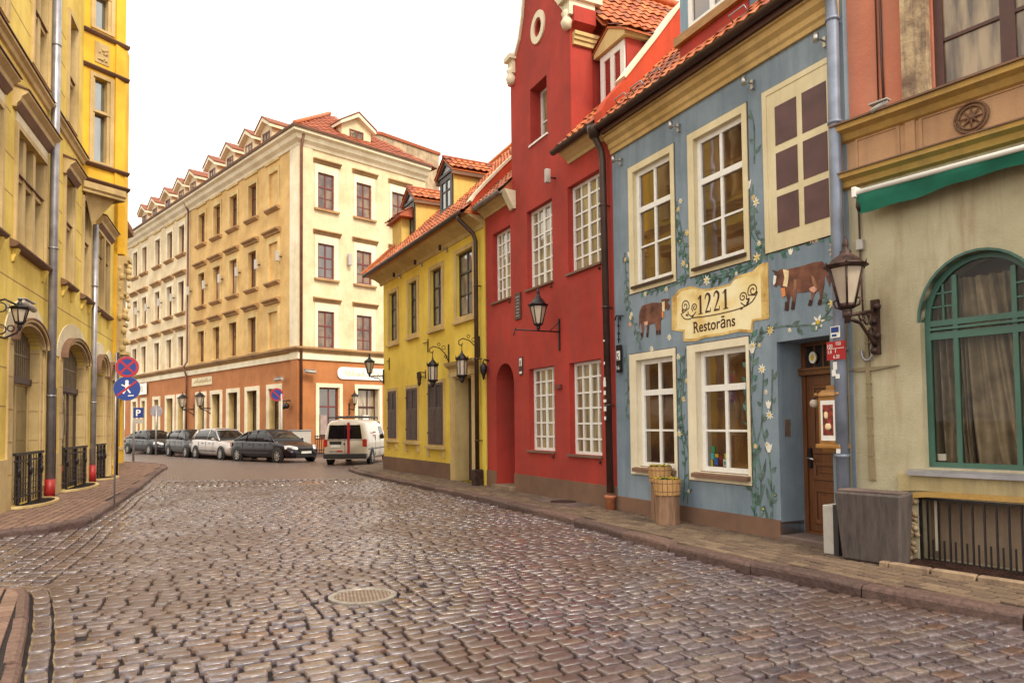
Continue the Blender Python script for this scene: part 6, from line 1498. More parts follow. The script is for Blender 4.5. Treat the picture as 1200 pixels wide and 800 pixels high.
# ================================================================== SIGNS, PLATES
def board(F, name, u0, u1, z0, z1, o, m, lab, cat='sign', rnd=0, grp=None):
    mb = MB(F)
    if rnd:
        P = []
        for (cx, cz, a) in ((u1-rnd, z0+rnd, 270), (u1-rnd, z1-rnd, 0), (u0+rnd, z1-rnd, 90), (u0+rnd, z0+rnd, 180)): P += [(cx+rnd*math.cos(R(a+k*15)), cz+rnd*math.sin(R(a+k*15))) for k in range(7)]
    else: P = rect(u0, u1, z0, z1)
    mb.prism(P, o, o+.04); ob = mb.build(name, m, at=F.pt((u0+u1)/2, 0, z0), rz=F.rz); return tag(ob, lab, cat, grp)
s_ = board(FC, 'shop_sign', 12.2, 15.85, 4.48, 5.04, .03, M['cream_p'], 'long cream shop sign on the terracotta wall right of the downpipe')
mb = MB(FC)
for k in range(11): mb.ribbon(catm([(15.4-k*.29, 4.66), (15.36-k*.29, 4.66+.12+.1*(k%3)), (15.28-k*.29, 4.7), (15.2-k*.29, 4.82)], 4), .04, .07, .074)
mb.build('lettering', M['trim_brown'], s_)
s_ = board(FC, 'shop_sign', 25.5, 27.7, 4.30, 5.22, .15, M['sign_white'], 'square white shop sign far along the terracotta wall')
sc_ = MB(FC); sc_.prism(arc(26.6, 4.76, .22, 0, 360, 12)[:-1], .19, .20, holes=[arc(26.6, 4.76, .15, 0, 360, 12)[:-1]]); sc_.build('emblem', M['cream_h'], s_)
s_ = board(FD, 'shop_sign', 2.36, 6.9, 4.28, 4.98, .06, M['sign_white'], 'long white shop sign with rounded ends above the corner shop door', rnd=.3)
for (u, h_) in ((2.85, .42), (3.1, .3), (3.32, .34), (3.6, .2), (3.75, .25), (4.0, .3), (4.35, .3), (4.7, .42), (5.05, .3), (5.4, .3), (5.8, .36)):
    mb = MB(FD); mb.ribbon(catm([(u, 4.45), (u+.04, 4.45+h_), (u+.12, 4.5), (u+.2, 4.45+h_*.6)], 4), .035, .10, .104); mb.build('lettering', M['cream_h'], s_)
r = FR.root('wall_plaque', 7.3, 0, 3.9, 'dark rectangular plaque with pale lettering left of the red wall lantern', 'plaque')
b = MB(FR); b.box(7.17, 7.45, 0, .03, 3.90, 4.48); b.build('board', M['brown_frame'], r); b = MB(FR)
for k in range(7): b.box(7.22+.02*(k % 2), 7.40-.02*(k % 3), .03, .034, 3.96+k*.07, 3.985+k*.07)
b.build('lettering', M['zinc'], r)
r = FR.root('house_number_plate', 7.21, 0, 2.7, 'small house number plate on the red wall, left of the lower lattice windows', 'plate')
b = MB(FR); b.box(7.13, 7.29, 0, .02, 2.66, 3.06); b.build('board', M['black_frame'], r); b = MB(FR); b.box(7.15, 7.27, .02, .024, 2.86, 3.03); b.box(7.15, 7.27, .02, .024, 2.69, 2.74); b.build('field', M['sign_white'], r)
text(FR, r, '8', 7.25, 2.87, .16, .024, M['ink'])
tag(MB(FR).box(5.44, 5.64, 0, .05, 2.28, 2.36).build('wall_box', M['red_frame'], at=FR.pt(5.5, 0, 2.28), rz=FR.rz), 'small dull red box between the two lower lattice windows', 'wall box')
r = FR.root('hanging_number_sign', 3.42, 0, 2.4, 'narrow dark house number sign hanging from a scrolled iron hook on the blue wall', 'sign')
b = MB(FR); b.tube([(3.52, .05, 3.36), (3.48, .05, 3.43), (3.40, .05, 3.42), (3.37, .05, 3.34), (3.34, .05, 3.42), (3.28, .05, 3.40)], .013, n=6); b.tube([(3.42, .05, 3.40), (3.42, .05, 2.95)], .01, n=5)
for z in (3.25, 3.12, 3.02): b.ball((3.42, .05, z), .025, n=7)
b.build('hook', M['iron'], r)
b = MB(FR); b.box(3.36, 3.49, .03, .06, 2.45, 2.92); b.build('board', M['iron'], r); b = MB(FR); b.box(3.375, 3.475, .06, .063, 2.66, 2.82); b.build('field', M['sign_white'], r)
text(FR, r, '5', 3.465, 2.665, .17, .064, M['ink']); text(FR, r, '16', 3.475, 2.50, .1, .061, M['sign_white'])
# red hydrant plate and blue notice strapped to the downpipe
r = FR.root('hydrant_plate', -1.0, .2, 2.3, 'square red plate with white figures strapped to the downpipe beside the door', 'plate')
b = MB(FR); b.box(-1.17, -.93, .196, .21, 2.28, 2.49); b.build('board', M['sign_red'], r)
text(FR, r, '100', -.945, 2.415, .065, .211, M['sign_white'], wx=.8); text(FR, r, '150', -1.06, 2.44, .06, .211, M['sign_white'], wx=.8); text(FR, r, '1.8', -.95, 2.355, .06, .211, M['sign_white'], wx=.8); text(FR, r, '6.30', -1.02, 2.295, .06, .211, M['sign_white'], wx=.8)
b = MB(FR); b.box(-1.16, -.95, .21, .2125, 2.405, 2.411); b.box(-1.052, -1.046, .21, .2125, 2.36, 2.41); b.build('rule', M['sign_white'], r)
r = FR.root('pipe_notice', -1.03, .2, 2.55, 'small blue and white notice on the downpipe above the red plate', 'notice')
b = MB(FR); b.box(-1.10, -.98, .19, .2, 2.53, 2.66); b.build('board', M['sign_white'], r); b = MB(FR); b.box(-1.09, -.99, .2, .203, 2.59, 2.65); b.box(-1.06, -1.0, .2, .203, 2.545, 2.57); b.build('print', M['sign_blue'], r)
for (u, z, w_, h_) in ((-1.02, 2.17, .05, .09), (-1.0, 2.1, .05, .07), (-1.05, 2.07, .05, .05), (-1.03, .98+.25, .05, .05)): tag(MB(FR).box(u-w_/2, u+w_/2, .186, .192, z, z+h_).build('sticker', M['sign_white'], dp if False else None, at=None if False else FR.pt(u, .19, z), rz=FR.rz), 'torn white sticker on the grey blue downpipe below the red plate' if z > 2 else 'small white sticker low on the grey blue downpipe', 'sticker', 'torn stickers on the downpipe' if z > 2 else None)
# menu box
r = FR.root('menu_box', -.86, .02, 1.3, 'wooden menu case with a little roof, hung between the door and the downpipe', 'menu box')
b = MB(FR); b.box(-.99, -.72, .02, .16, 1.33, 1.88); b.box(-1.02, -.69, .01, .19, 1.28, 1.33); b.sweep([(.02, 1.26), (.12, 1.24), (.17, 1.28), (.02, 1.29)], -.97, -.74); b.build('case', M['ledge_wood'], r, bevel=.006)
b = MB(FR); b.hexa([(-1.01, .0, 1.88), (-.70, .0, 1.88), (-.70, .18, 1.88), (-1.01, .18, 1.88), (-.95, .02, 1.95), (-.76, .02, 1.95), (-.76, .14, 1.95), (-.95, .14, 1.95)]); b.box(-.91, -.80, .04, .12, 1.95, 2.0)
for u in (-1.0, -.71): b.ball((u, .18, 1.9), .025, n=7)
b.build('roof', M['ledge_wood'], r)
b = MB(FR); b.box(-.955, -.755, .16, .166, 1.37, 1.83); b.build('menu_sheet', M['sign_white'], r)
b = MB(FR); b.box(-.925, -.785, .166, .169, 1.43, 1.78); b.build('menu_picture', flat('menu_red', (.22, .03, .02), .5, var=.6, ns=22), r); b = MB(FR); b.ball((-.855, .169, 1.53), .045, n=8, sc3=(1, .1, 1)); b.ball((-.83, .169, 1.66), .03, n=8, sc3=(1, .1, 1.6)); b.build('printed_dish', M['paint_cream'], r)
r.location = r.location+Vector((FR.d.x, FR.d.y, 0))*-.03
r = FR.root('bulb_lamp', -.68, .1, 1.8, 'round glass bulb lamp left of the menu case', 'wall lamp')
b = MB(FR); b.ball((-.66, .12, 1.80), .055); b.build('globe', M['lampglass'], r); b = MB(FR); b.tube([(-.7, .06, 1.9), (-.66, .12, 1.87), (-.66, .12, 1.84)], .012, n=6); b.build('holder', M['iron_br'], r)

# road signs
def post(x, y, z0, z1, rr=.035): return MB().tube([(x, y, z0), (x, y, z1)], rr, n=10)
def disc(mb, cx, cy, cz, r0, nrm, y0, th, mi=0, r1=0):
    """disc facing nrm (unit vector in the plane), ring if r1"""
    t = Vector((-nrm[1], nrm[0])); n = 32
    def P(r_, k, d): a = 2*math.pi*k/n; return (cx+t.x*r_*math.cos(a)+nrm[0]*d, cy+t.y*r_*math.cos(a)+nrm[1]*d, cz+r_*math.sin(a))
    if not r1:
        mb.add([P(r0, k, y0) for k in range(n)]+[P(r0, k, y0+th) for k in range(n)], [list(range(n)), list(range(n, 2*n))]+[(k, (k+1) % n, n+(k+1) % n, n+k) for k in range(n)], mi)
    else:
        mb.add([P(r0, k, y0+th) for k in range(n)]+[P(r1, k, y0+th) for k in range(n)]+[P(r0, k, y0) for k in range(n)], [(k, (k+1) % n, n+(k+1) % n, n+k) for k in range(n)]+[(k, (k+1) % n, 2*n+(k+1) % n, 2*n+k) for k in range(n)], mi)
    return mb
def bar(mb, cx, cy, cz, nrm, y0, a, L_, w_, mi=0, off=(0, 0)):
    t = Vector((-nrm[1], nrm[0])); ca, sa2 = math.cos(a), math.sin(a); v = []
    for (p, q) in ((-L_/2, -w_/2), (L_/2, -w_/2), (L_/2, w_/2), (-L_/2, w_/2)):
        X = p*ca-q*sa2+off[0]; Z = p*sa2+q*ca+off[1]
        for d in (0, .002): v.append((cx+t.x*X+nrm[0]*(y0+d), cy+t.y*X+nrm[1]*(y0+d), cz+Z))
    mb.add(v, [(1, 3, 5, 7), (0, 1, 3, 2), (2, 3, 5, 4), (4, 5, 7, 6), (6, 7, 1, 0)], mi); return mb
px_, py_ = -7.797, 13.919
nv = Vector((.36, -.933)); nv.normalize(); tt = Vector((-nv.y, nv.x)); sx, sy = px_+tt.x*.20, py_+tt.y*.20
r = empty('road_sign', (px_, py_, .12), 0, 'slim pole with a no stopping disc above a blue disc with a walking figure', 'road sign')
post(px_, py_, .1, 3.08, .016).build('pole', M['zinc'], r)
def nostop(par, cx, cy, cz, rad, n_, one=False):
    mb = disc(MB(), cx, cy, cz, rad, n_, .03, .008); d_ = mb.build('sign_face', M['sign_blue'], par)
    disc(MB(), cx, cy, cz, rad*1.0, n_, .038, .003, 0, rad*.78).build('red_ring', M['sign_red'], d_)
    mb = bar(MB(), cx, cy, cz, n_, .0385, -math.pi/4, rad*1.62, rad*.2)
    if not one: bar(mb, cx, cy, cz, n_, .0392, math.pi/4, rad*1.62, rad*.2)
    mb.build('red_cross', M['sign_red'], d_)
    disc(MB(), cx, cy, cz, rad*1.03, n_, .02, .009).build('sign_back', M['zinc'], d_)
nostop(r, sx, sy, 2.80, .205, nv)
mb = disc(MB(), sx, sy, 2.375, .235, nv, .03, .008); d_ = mb.build('sign_face', M['sign_blue'], r); disc(MB(), sx, sy, 2.375, .24, nv, .02, .009).build('sign_back', M['zinc'], d_)
fg = MB(); disc(fg, sx-tt.x*0, sy, 2.375+.135, .03, nv, .039, .002)
bar(fg, sx, sy, 2.375, nv, .039, R(90), .13, .06, off=(0, .045)); bar(fg, sx, sy, 2.375, nv, .039, R(60), .12, .025, off=(-.035, -.05)); bar(fg, sx, sy, 2.375, nv, .039, R(-55), .11, .025, off=(.03, -.045)); bar(fg, sx, sy, 2.375, nv, .039, R(30), .11, .02, off=(.05, .06)); bar(fg, sx, sy, 2.375, nv, .039, R(-30), .1, .02, off=(-.05, .05))
bar(fg, sx, sy, 2.375, nv, .039, R(5), .10, .018, off=(.07, -.14)); fg.build('walking_figure', M['sign_white'], d_)
bar(MB(), sx, sy, 2.375, nv, .043, R(40), .44, .035).build('red_stroke', M['sign_red'], d_)
r = empty('road_sign', (-18.16, 34, 0), 0, 'blue parking sign with a white letter P above a small plate, beyond the ochre townhouse', 'road sign')
n2 = Vector((.46, -.89)).normalized()
post(-18.16, 34, 0, 2.6, .05).build('pole', M['zinc'], r)
FP = Frame(-18.16, 34, math.degrees(math.atan2(-n2.y*-1*-1, n2.x)) if False else 90-27.4+0, True)
FP.d = Vector((-n2.y, n2.x)); FP.out = n2; FP.rz = 0
MB(FP).box(-.02, .42, .05, .07, 2.08, 2.56).build('sign_face', M['sign_blue'], r); text(FP, r, 'P', .09, 2.17, .42, .071, M['sign_white'], right=1, bold=.01)
MB(FP).box(-.0, .40, .05, .07, 1.80, 2.02).build('sub_plate', M['lamp_white'], r)
r = empty('road_sign', (-20.6, 41.0, 0), 0, 'road sign seen from its grey back in front of the far cream wing', 'road sign')
post(-20.6, 41, 0, 2.9, .05).build('pole', M['zinc'], r); disc(MB(), -20.6, 41, 2.55, .33, Vector((.45, -.89)), -.07, .02).build('sign_back', M['zinc'], r)
r = empty('road_sign', (-10.75, 33, 0), 0, 'red and blue no parking disc on a pole behind the dark saloon car', 'road sign')
post(-10.75, 33, 0, 3.1, .045).build('pole', M['lamp_white'], r); n3 = Vector((.31, -.95)); nostop(r, -10.95, 32.95, 3.07, .30, n3, True)
# bollards in view beside the cars
for (x, y, l) in ((-19.55, 40.6, 'pale street bollard between the two farthest parked cars'),):
    tag(MB().tube([(x, y, 0), (x, y, 1.25)], .22, n=10).build('bollard', M['lamp_white'], at=Vector((x, y, 0))), l, 'bollard')

# awning
r = FK.root('awning', -1.5, 0, 4.0, 'green canvas awning rolled up under a white bar above the arched shop window', 'awning')
b = MB(FK); b.tube([(-.30, .30, 4.07), (-4.6, .30, 4.05)], .028, n=8); b.box(-.31, -.27, .22, .34, 4.02, 4.13); b.build('front_bar', M['sign_white'], r)
vs = []; n = 60
for i in range(n+1):
    u = -.30-4.28*i/n; dp_ = .19-.09*min(1, i/24)+.012*math.sin(i*.28)+.008*math.sin(i*.9); wv = .02*math.sin(i*.55)
    vs += [(u, .02, 4.17), (u, .29, 4.07), (u, .30+wv*.4, 4.04), (u, .27+wv, 4.05-dp_*.5), (u, .24+wv*.5, 4.04-dp_)]
b = MB(FK); b.add(vs, [(i*5+j, (i+1)*5+j, (i+1)*5+j+1, i*5+j+1) for i in range(n) for j in range(4)], 0, True); b.build('canvas', M['awn'], r, recalc=False)
b = MB(FK); b.tube([(-.28, .2, 4.1), (-.30, .28, 3.92), (-.30, .24, 3.88)], .02, n=6); b.build('end_bracket', M['iron_br'], r)

# ================================================================== ON THE PAVEMENT
def planter(F, u, o, h, lab, rr=.15):
    r = F.root('log_planter', u, o, .12, lab, 'planter', 'log planters by the blue wall')
    p = F.pt(u, o, 0); random.seed(int(h*100))
    mb = MB(); n = 22; rs = [rr*(1+random.uniform(-.05, .06)) for _ in range(n)]; vs = []
    for (z, k) in ((.12, 1.04), (.2, .99), (h-.15, .97), (h, .98)):
        for i in range(n): a = 2*math.pi*i/n; vs.append((p.x+rs[i]*k*math.cos(a), p.y+rs[i]*k*math.sin(a), z))
    mb.add(vs, [(j*n+i, j*n+(i+1) % n, (j+1)*n+(i+1) % n, (j+1)*n+i) for j in range(3) for i in range(n)]+[list(range(n)), list(range(3*n, 4*n))]); mb.build('log', M['oldwood'], r)
    t = MB()
    for k in range(18):
        a = 2*math.pi*k/18; a1 = a+2*math.pi/18*.9; q = []
        for (z, R_) in ((h, rr*1.12), (h+.23, rr*1.28)):
            for aa in (a, a1):
                for rr_ in (R_, R_-.02): q.append((p.x+rr_*math.cos(aa), p.y+rr_*math.sin(aa), z))
        t.hexa([q[0], q[2], q[3], q[1], q[4], q[6], q[7], q[5]])
    tb_ = t.build('tub', M['tub'], r)
    MB().lathe([(rr*1.05, h+.02), (rr*1.2, h+.20)], (p.x, p.y, 0), n=18).build('soil', M['joint'], tb_)
    hp = MB(); 
    for z in (.05, .17): hp.lathe([(rr*(1.135+.14*z/.2), h+z), (rr*(1.15+.14*z/.2), h+z+.012)], (p.x, p.y, 0), n=24)
    hp.build('hoop', M['oldwood'], tb_)
    lf = MB(); pt2 = MB()
    for k in range(230):
        a = random.random()*6.28; q = rr*1.15*math.sqrt(random.random()); x, y = p.x+q*math.cos(a), p.y+q*math.sin(a); z = h+.19+random.random()*.05; a2_ = random.random()*6.28; l_ = random.uniform(.03, .05); tl_ = random.uniform(-.02, .035)
        lf.add([(x, y, z), (x+l_*.5*math.cos(a2_+.5), y+l_*.5*math.sin(a2_+.5), z+tl_), (x+l_*math.cos(a2_), y+l_*math.sin(a2_), z+tl_*.9), (x+l_*.5*math.cos(a2_-.5), y+l_*.5*math.sin(a2_-.5), z+tl_)], [(0, 1, 2, 3)])
    lf.build('leaves', M['leaf'], tb_, recalc=False)
    for k in range(26):
        a = random.random()*6.28; q = rr*1.1*math.sqrt(random.random()); pt2.ball((p.x+q*math.cos(a), p.y+q*math.sin(a), h+.235+random.random()*.02), .02, n=6, sc3=(1, 1, .45))
    pt2.build('flowers', M['petal'], tb_, recalc=False)
planter(FR, 2.17, .20, .70, 'taller weathered log planter with a tub of yellow flowers, close to the blue wall', .145)
planter(FR, 1.80, .36, .54, 'shorter weathered log planter with a tub of yellow flowers, in front of the taller one', .165)
r = FK.root('concrete_trough', -.47, .4, .12, 'dark weathered concrete block trough standing against the beige wall', 'trough')
b = MB(FK); b.hexa([(-.73, .26, .12), (-.12, .26, .12), (-.12, .48, .12), (-.73, .48, .12), (-.77, .24, .86), (-.07, .24, .86), (-.07, .52, .84), (-.77, .52, .84)]); b.build('block', M['trough'], r, bevel=.02)
b = MB(FK); b.box(-.74, -.10, .27, .49, .84, .865); b.build('lid', M['slab'], r, bevel=.008)
r = FK.root('utility_box', .10, .2, .12, 'narrow pale grey utility box between the door step and the dark trough', 'utility box')
b = MB(FK); b.box(.04, .17, .06, .34, .12, .66); b.build('box_body', M['lamp_white'], r, bevel=.008); b = MB(FK); b.box(-.02, .036, .06, .36, .12, .67); b.build('gap_shade', M['plastic'], r)  # black slab stands in for the shaded gap between box and trough
# covers
r = empty('manhole_cover', (-1.415, 6.69, .012), MHA, 'round iron manhole cover with slanting ribs set in the cobbles', 'manhole cover')
mc = MB(); c0 = (-1.415, 6.69); mc.lathe([(.315, -.02), (.315, .017), (.262, .017), (.258, .008), (.0015, .008)], (c0[0], c0[1], 0), n=48, sm=False); mc.build('ring', M['steel'] if False else flat('worn_iron', (.30, .27, .245), .38, metal=.35, var=.2), r)
MB().lathe([(.256, .004), (.256, .0095), (.0015, .0095)], (c0[0], c0[1], 0), n=40, sm=False).build('recess', flat('cover_dirt', (.15, .10, .075), .7), r)
rb = MB()
for k in range(-7, 8):
    y = k*.034; L_ = math.sqrt(max(0, .25**2-y*y)); a = R(-75)
    if L_ < .04: continue
    ca2, sa3 = math.cos(a), math.sin(a)
    def rot(x, y): return (c0[0]+x*ca2-y*sa3, c0[1]+x*sa3+y*ca2)
    q = [rot(-L_, y-.008), rot(L_, y-.008), rot(L_, y+.008), rot(-L_, y+.008)]
    rb.hexa([(*p, .006) for p in q]+[(*p, .0145) for p in q])
rb.build('ribs', flat('rusty_ribs', (.27, .21, .165), .4, metal=.3, var=.3), r)
pc = Vector((.942, 13.39))
r = FR.root('pavement_cover', 4.6, .85, .12, 'square iron access cover set in a concrete patch of the right hand pavement', 'cover')
q_ = pc-FR.O; u_, o_ = q_.dot(FR.d), q_.dot(FR.out)
b = MB(FR); b.box(u_-.75, u_+.75, o_-.28, o_+.28, .115, .127); b.build('concrete_patch', M['slab'], r); b = MB(FR); b.lathe([(.25, .125), (.25, .135), (.22, .136), (.22, .131), (.0015, .131)], (u_, o_, 0), n=28, sm=False); b.build('cover', M['iron_br'], r)
# cabinet and fence by the far corner
r = FD.root('electric_cabinet', 0, 1.0, .1, 'pale grey electric cabinet at the corner of the cream building', 'cabinet')
b = MB(FD); b.box(-.75, .35, .35, .75, .1, 1.35); b.build('cabinet_body', M['lamp_white'], r, bevel=.02); b = MB(FD); b.box(-.79, .39, .3, .8, 1.35, 1.4); b.build('cabinet_top', M['zinc'], r)
r = FD.root('iron_fence', 2, .9, .1, 'black iron fence behind the white van, below the corner shop window', 'fence')
for z in (.25, 1.0): MB(FD).box(.5, 5.0, .88, .92, z, z+.05).build('rail', M['iron_br'], r)
b = MB(FD); u = .5
while u < 5.0: b.box(u-.015, u+.015, .885, .915, .1, 1.1); u += .13
b.build('bars', M['iron_br'], r)

# ================================================================== CARS
def cpaint(name, c, met=.3):
    m, t, p = nmat(name); p.inputs['Base Color'].default_value = (*c, 1); p.inputs['Metallic'].default_value = met; p.inputs['Roughness'].default_value = .32
    p.inputs['Coat Weight'].default_value = .35; p.inputs['IOR'].default_value = 1.3; p.inputs['Coat Roughness'].default_value = .04
    co = N(t, 'ShaderNodeTexCoord'); n = N(t, 'ShaderNodeTexNoise', Scale=3.0, Detail=5.0); t.links.new(co.outputs['Object'], n.inputs['Vector'])
    r = ramp(t, n.outputs['Fac'], [(.35, tuple(x*.8 for x in c)), (.7, c)]); t.links.new(r.outputs[0], p.inputs['Base Color']); return m
def loft(mb, st, mi=0, mif=None, sm=True, caps=True):
    n = len(st[0][1]); vs = []
    for x, half in st:
        for (y, z) in half: vs.append((x, y, z))
        for (y, z) in half[::-1][1:-1]: vs.append((x, -y, z))
    m = 2*n-2; fs = [(i*m+k, i*m+(k+1) % m, (i+1)*m+(k+1) % m, (i+1)*m+k) for i in range(len(st)-1) for k in range(m)]
    b0 = len(mb.f); mb.add(vs, fs, mi, sm)
    if mif:
        for j, f in enumerate(fs): mb.mi[b0+j] = mif(j//m, j % m, m)
    if caps: mb.add([vs[k] for k in range(m)], [list(range(m))], mi, sm); mb.add([vs[(len(st)-1)*m+k] for k in range(m)], [list(range(m))], mi, sm)
    return mb
def wheel(par, x, y, rr=.315, wd_=.20):
    sg = 1 if y > 0 else -1; w_ = MB(); n = 28
    prof = [(rr-.10, -wd_/2), (rr-.02, -wd_/2), (rr, -wd_/2+.03), (rr, wd_/2-.03), (rr-.02, wd_/2), (rr-.10, wd_/2)]
    vs = [(x+r_*math.cos(2*math.pi*k/n), y+d, rr+r_*math.sin(2*math.pi*k/n)) for r_, d in prof for k in range(n)]
    w_.add(vs, [(i*n+k, i*n+(k+1) % n, (i+1)*n+(k+1) % n, (i+1)*n+k) for i in range(len(prof)-1) for k in range(n)], 0, True)
    root = w_.build('wheel', M['tyre'], par)
    ri = MB(); yo = y+sg*(wd_/2-.015)
    ri.add([(x+(rr-.10)*math.cos(2*math.pi*k/n), yo, rr+(rr-.10)*math.sin(2*math.pi*k/n)) for k in range(n)]+[(x+(rr-.125)*math.cos(2*math.pi*k/n), yo-sg*.012, rr+(rr-.125)*math.sin(2*math.pi*k/n)) for k in range(n)], [(k, (k+1) % n, n+(k+1) % n, n+k) for k in range(n)])
    for k in range(7):
        a = 2*math.pi*k/7; c, s2_ = math.cos(a), math.sin(a); q = []
        for (d, w2) in ((.03, .022), (rr-.11, .032)):
            for sgn in (-1, 1):
                for dy in (0, -.02): q.append((x+d*c-sgn*w2*s2_, yo+sg*dy, rr+d*s2_+sgn*w2*c))
        ri.hexa([q[0], q[4], q[6], q[2], q[1], q[5], q[7], q[3]])
    ri.ball((x, yo, rr), .045, n=8, sc3=(1, .4, 1)); ri.build('rim', M['rim'], root)
    hb2 = MB(); hb2.add([(x+(rr-.10)*math.cos(2*math.pi*k/n), yo-sg*.03, rr+(rr-.10)*math.sin(2*math.pi*k/n)) for k in range(n)], [list(range(n))]); hb2.build('hub_shade', M['plastic'], root)
def interp(tab, x):
    for i in range(len(tab)-1):
        if tab[i][0] <= x <= tab[i+1][0]:
            f = (x-tab[i][0])/(tab[i+1][0]-tab[i][0]); return [a+(b-a)*f for a, b in zip(tab[i][1:], tab[i+1][1:])]
    return list(tab[0][1:] if x < tab[0][0] else tab[-1][1:])
def car(name, label, cat, loc, head, paint, L_=4.6, W=1.76, H=1.44, kind='saloon'):
    """front along +x"""
    r = empty(name, (0, 0, 0), 0, label, cat, 'cars parked along the cream building')
    h = L_/2; w = W/2
    if kind == 'saloon':
        body = [(-h, .62, .58*w/.88), (-h+.06, .88, .80*w/.88), (-h+.5, .97, .97*w), (-1.3, .98, w), (-.4, .95, w), (.9, .93, w), (1.25, .90, w), (h-.45, .78, .96*w), (h-.12, .66, .84*w), (h, .50, .66*w)]
        top = [(-1.95, .97), (-1.45, 1.22), (-.95, H-.06), (-.3, H), (.25, H-.03), (.62, 1.26), (1.15, .92)]
    else:
        body = [(-h, .70, .80*w), (-h+.05, .95, .93*w), (-h+.4, 1.0, .98*w), (-.8, .99, w), (0, .97, w), (.8, .95, w), (1.15, .92, w), (h-.4, .82, .95*w), (h-.1, .68, .84*w), (h, .50, .68*w)]
        top = [(-h+.10, .99), (-h+.28, 1.25), (-h+.5, H-.05), (-.6, H), (.15, H-.03), (.55, 1.28), (1.1, .93)]
    st = []
    n = 26
    for i in range(n+1):
        x = -h+L_*i/n; zt, ww = interp(body, x); zb = .20+(.06 if abs(x) > h-.15 else 0)
        st.append((x, [(0, zb), (ww*.86, zb), (ww*.97, zb+.10), (ww, .42), (ww*1.0, .60), (ww*.985, zt-.13), (ww*.93, zt-.035), (ww*.55, zt+.01), (0, zt+.025)]))
    mb = MB(); loft(mb, st); bo = mb.build('body', paint, r)
    # cabin: glass, with roof skin and pillars on top
    gs = []
    for i in range(15):
        x = top[0][0]+(top[-1][0]-top[0][0])*i/14; zt = interp(top, x)[0]; zb = interp(body, x)[0]-.03; k = (zt-zb)
        gs.append((x, [(0, zb), (w*.90, zb), (w*.90-.20*k, zb+k*.55), (w*.90-.42*k, zt-.05*min(1, k*3)), (w*.90-.42*k-.10, zt), (0, zt+.02)]))
    mb = MB(); loft(mb, gs); gl = mb.build('windows', M['carglass'], r)
    x0 = top[2][0]-.12; x1 = top[4][0]+.12
    rs = []
    for i in range(9):
        x = x0+(x1-x0)*i/8; zt = interp(top, x)[0]; zb = interp(body, x)[0]-.03; k = zt-zb; e = w*.90-.42*k
        rs.append((x, [(0, zt-.03), (e+.01, zt-.085), (e+.016, zt-.05), (e-.09, zt+.012), (0, zt+.036)]))
    mb = MB(); loft(mb, rs); mb.build('roof', paint, r)
    def gp(x, f, sg):     # point on the cabin side at height fraction f
        zt = interp(top, x)[0]; zb = interp(body, x)[0]-.03; k = zt-zb; return (x, sg*(w*.90-.02-.40*k*f+.012), zb+k*f)
    for sg in (-1, 1):
        MB().tube([(top[-1][0]-.02, sg*w*.86, interp(body, top[-1][0])[0]), (top[4][0]+.12, sg*(w*.90-.42*(H-.1-.93)-.02), interp(top, top[4][0]+.12)[0]-.03)], .035, n=6).build('pillar', paint, r)
        MB().tube([(top[0][0]+.02, sg*w*.84, interp(body, top[0][0])[0]), (top[2][0]-.1, sg*(w*.90-.42*.42), interp(top, top[2][0]-.1)[0]-.04)], .06, n=6).build('pillar', paint, r)
        MB().tube([gp(-.25, 0, sg), gp(-.32, .95, sg)], .03, n=6).build('pillar', paint, r); MB().tube([gp(top[2][0]-.05, 0, sg), gp(top[2][0]+.02, .95, sg)], .05, n=6).build('pillar', paint, r)
    for sx_ in (-1, 1):
        xw = sx_*(h-.83) if sx_ > 0 else -(h-.85)
        for sg in (-1, 1):
            y = sg*(w-.10); am = MB(); nn = 24
            am.add([(xw+.375*math.cos(2*math.pi*k/nn), sg*(w+.004), .315+.375*math.sin(2*math.pi*k/nn)) for k in range(nn)]+[(xw+.36*math.cos(2*math.pi*k/nn), sg*(w-.08), .315+.36*math.sin(2*math.pi*k/nn)) for k in range(nn)], [list(range(nn)), [nn+k for k in range(nn)]]+[(k, (k+1) % nn, nn+(k+1) % nn, nn+k) for k in range(nn)])
            am.build('wheel_arch', M['plastic'], bo)
            wheel(r, xw, sg*(w-.065))
    for sg in (-1, 1):
        hl = MB(); hl.hexa([(h-.36, sg*w*.94, .60), (h-.06, sg*w*.62, .58), (h-.02, sg*w*.45, .58), (h-.30, sg*w*.70, .62), (h-.42, sg*w*.95, .75), (h-.12, sg*w*.66, .71), (h-.08, sg*w*.45, .69), (h-.35, sg*w*.70, .76)]); hl.build('headlight', M['headlight'], r)
        tl = MB(); tl.hexa([(-h-.005, sg*w*.55, .66), (-h+.02, sg*w*.84, .66), (-h+.34, sg*w*.985, .70), (-h+.1, sg*w*.6, .7), (-h+.03, sg*w*.55, .84), (-h+.05, sg*w*.86, .86), (-h+.36, sg*w*.985, .86), (-h+.1, sg*w*.6, .86)]); tl.build('tail_lamp', M['taillight'], r)
        mi_ = MB(); mi_.ball((.78, sg*(w+.07), 1.0), .09, n=8, sc3=(.7, 1, .75)); mi_.tube([(.80, sg*(w-.06), .96), (.78, sg*(w+.04), .98)], .02, n=5); mi_.build('mirror', paint, r)
        dl = MB()
        for x in (.62, -.28, -1.12): dl.box(x-.006, x+.006, min(sg*(w-.01), sg*(w+.004)), max(sg*(w-.01), sg*(w+.004)), .36, .86)
        dl.box(-1.3, .9, min(sg*(w-.01), sg*(w+.005)), max(sg*(w-.01), sg*(w+.005)), .40, .45)
        for x in (.2, -.62): dl.box(x-.09, x+.09, min(sg*w, sg*(w+.02)), max(sg*w, sg*(w+.02)), .78, .81)
        dl.build('door_lines', M['plastic'], bo)
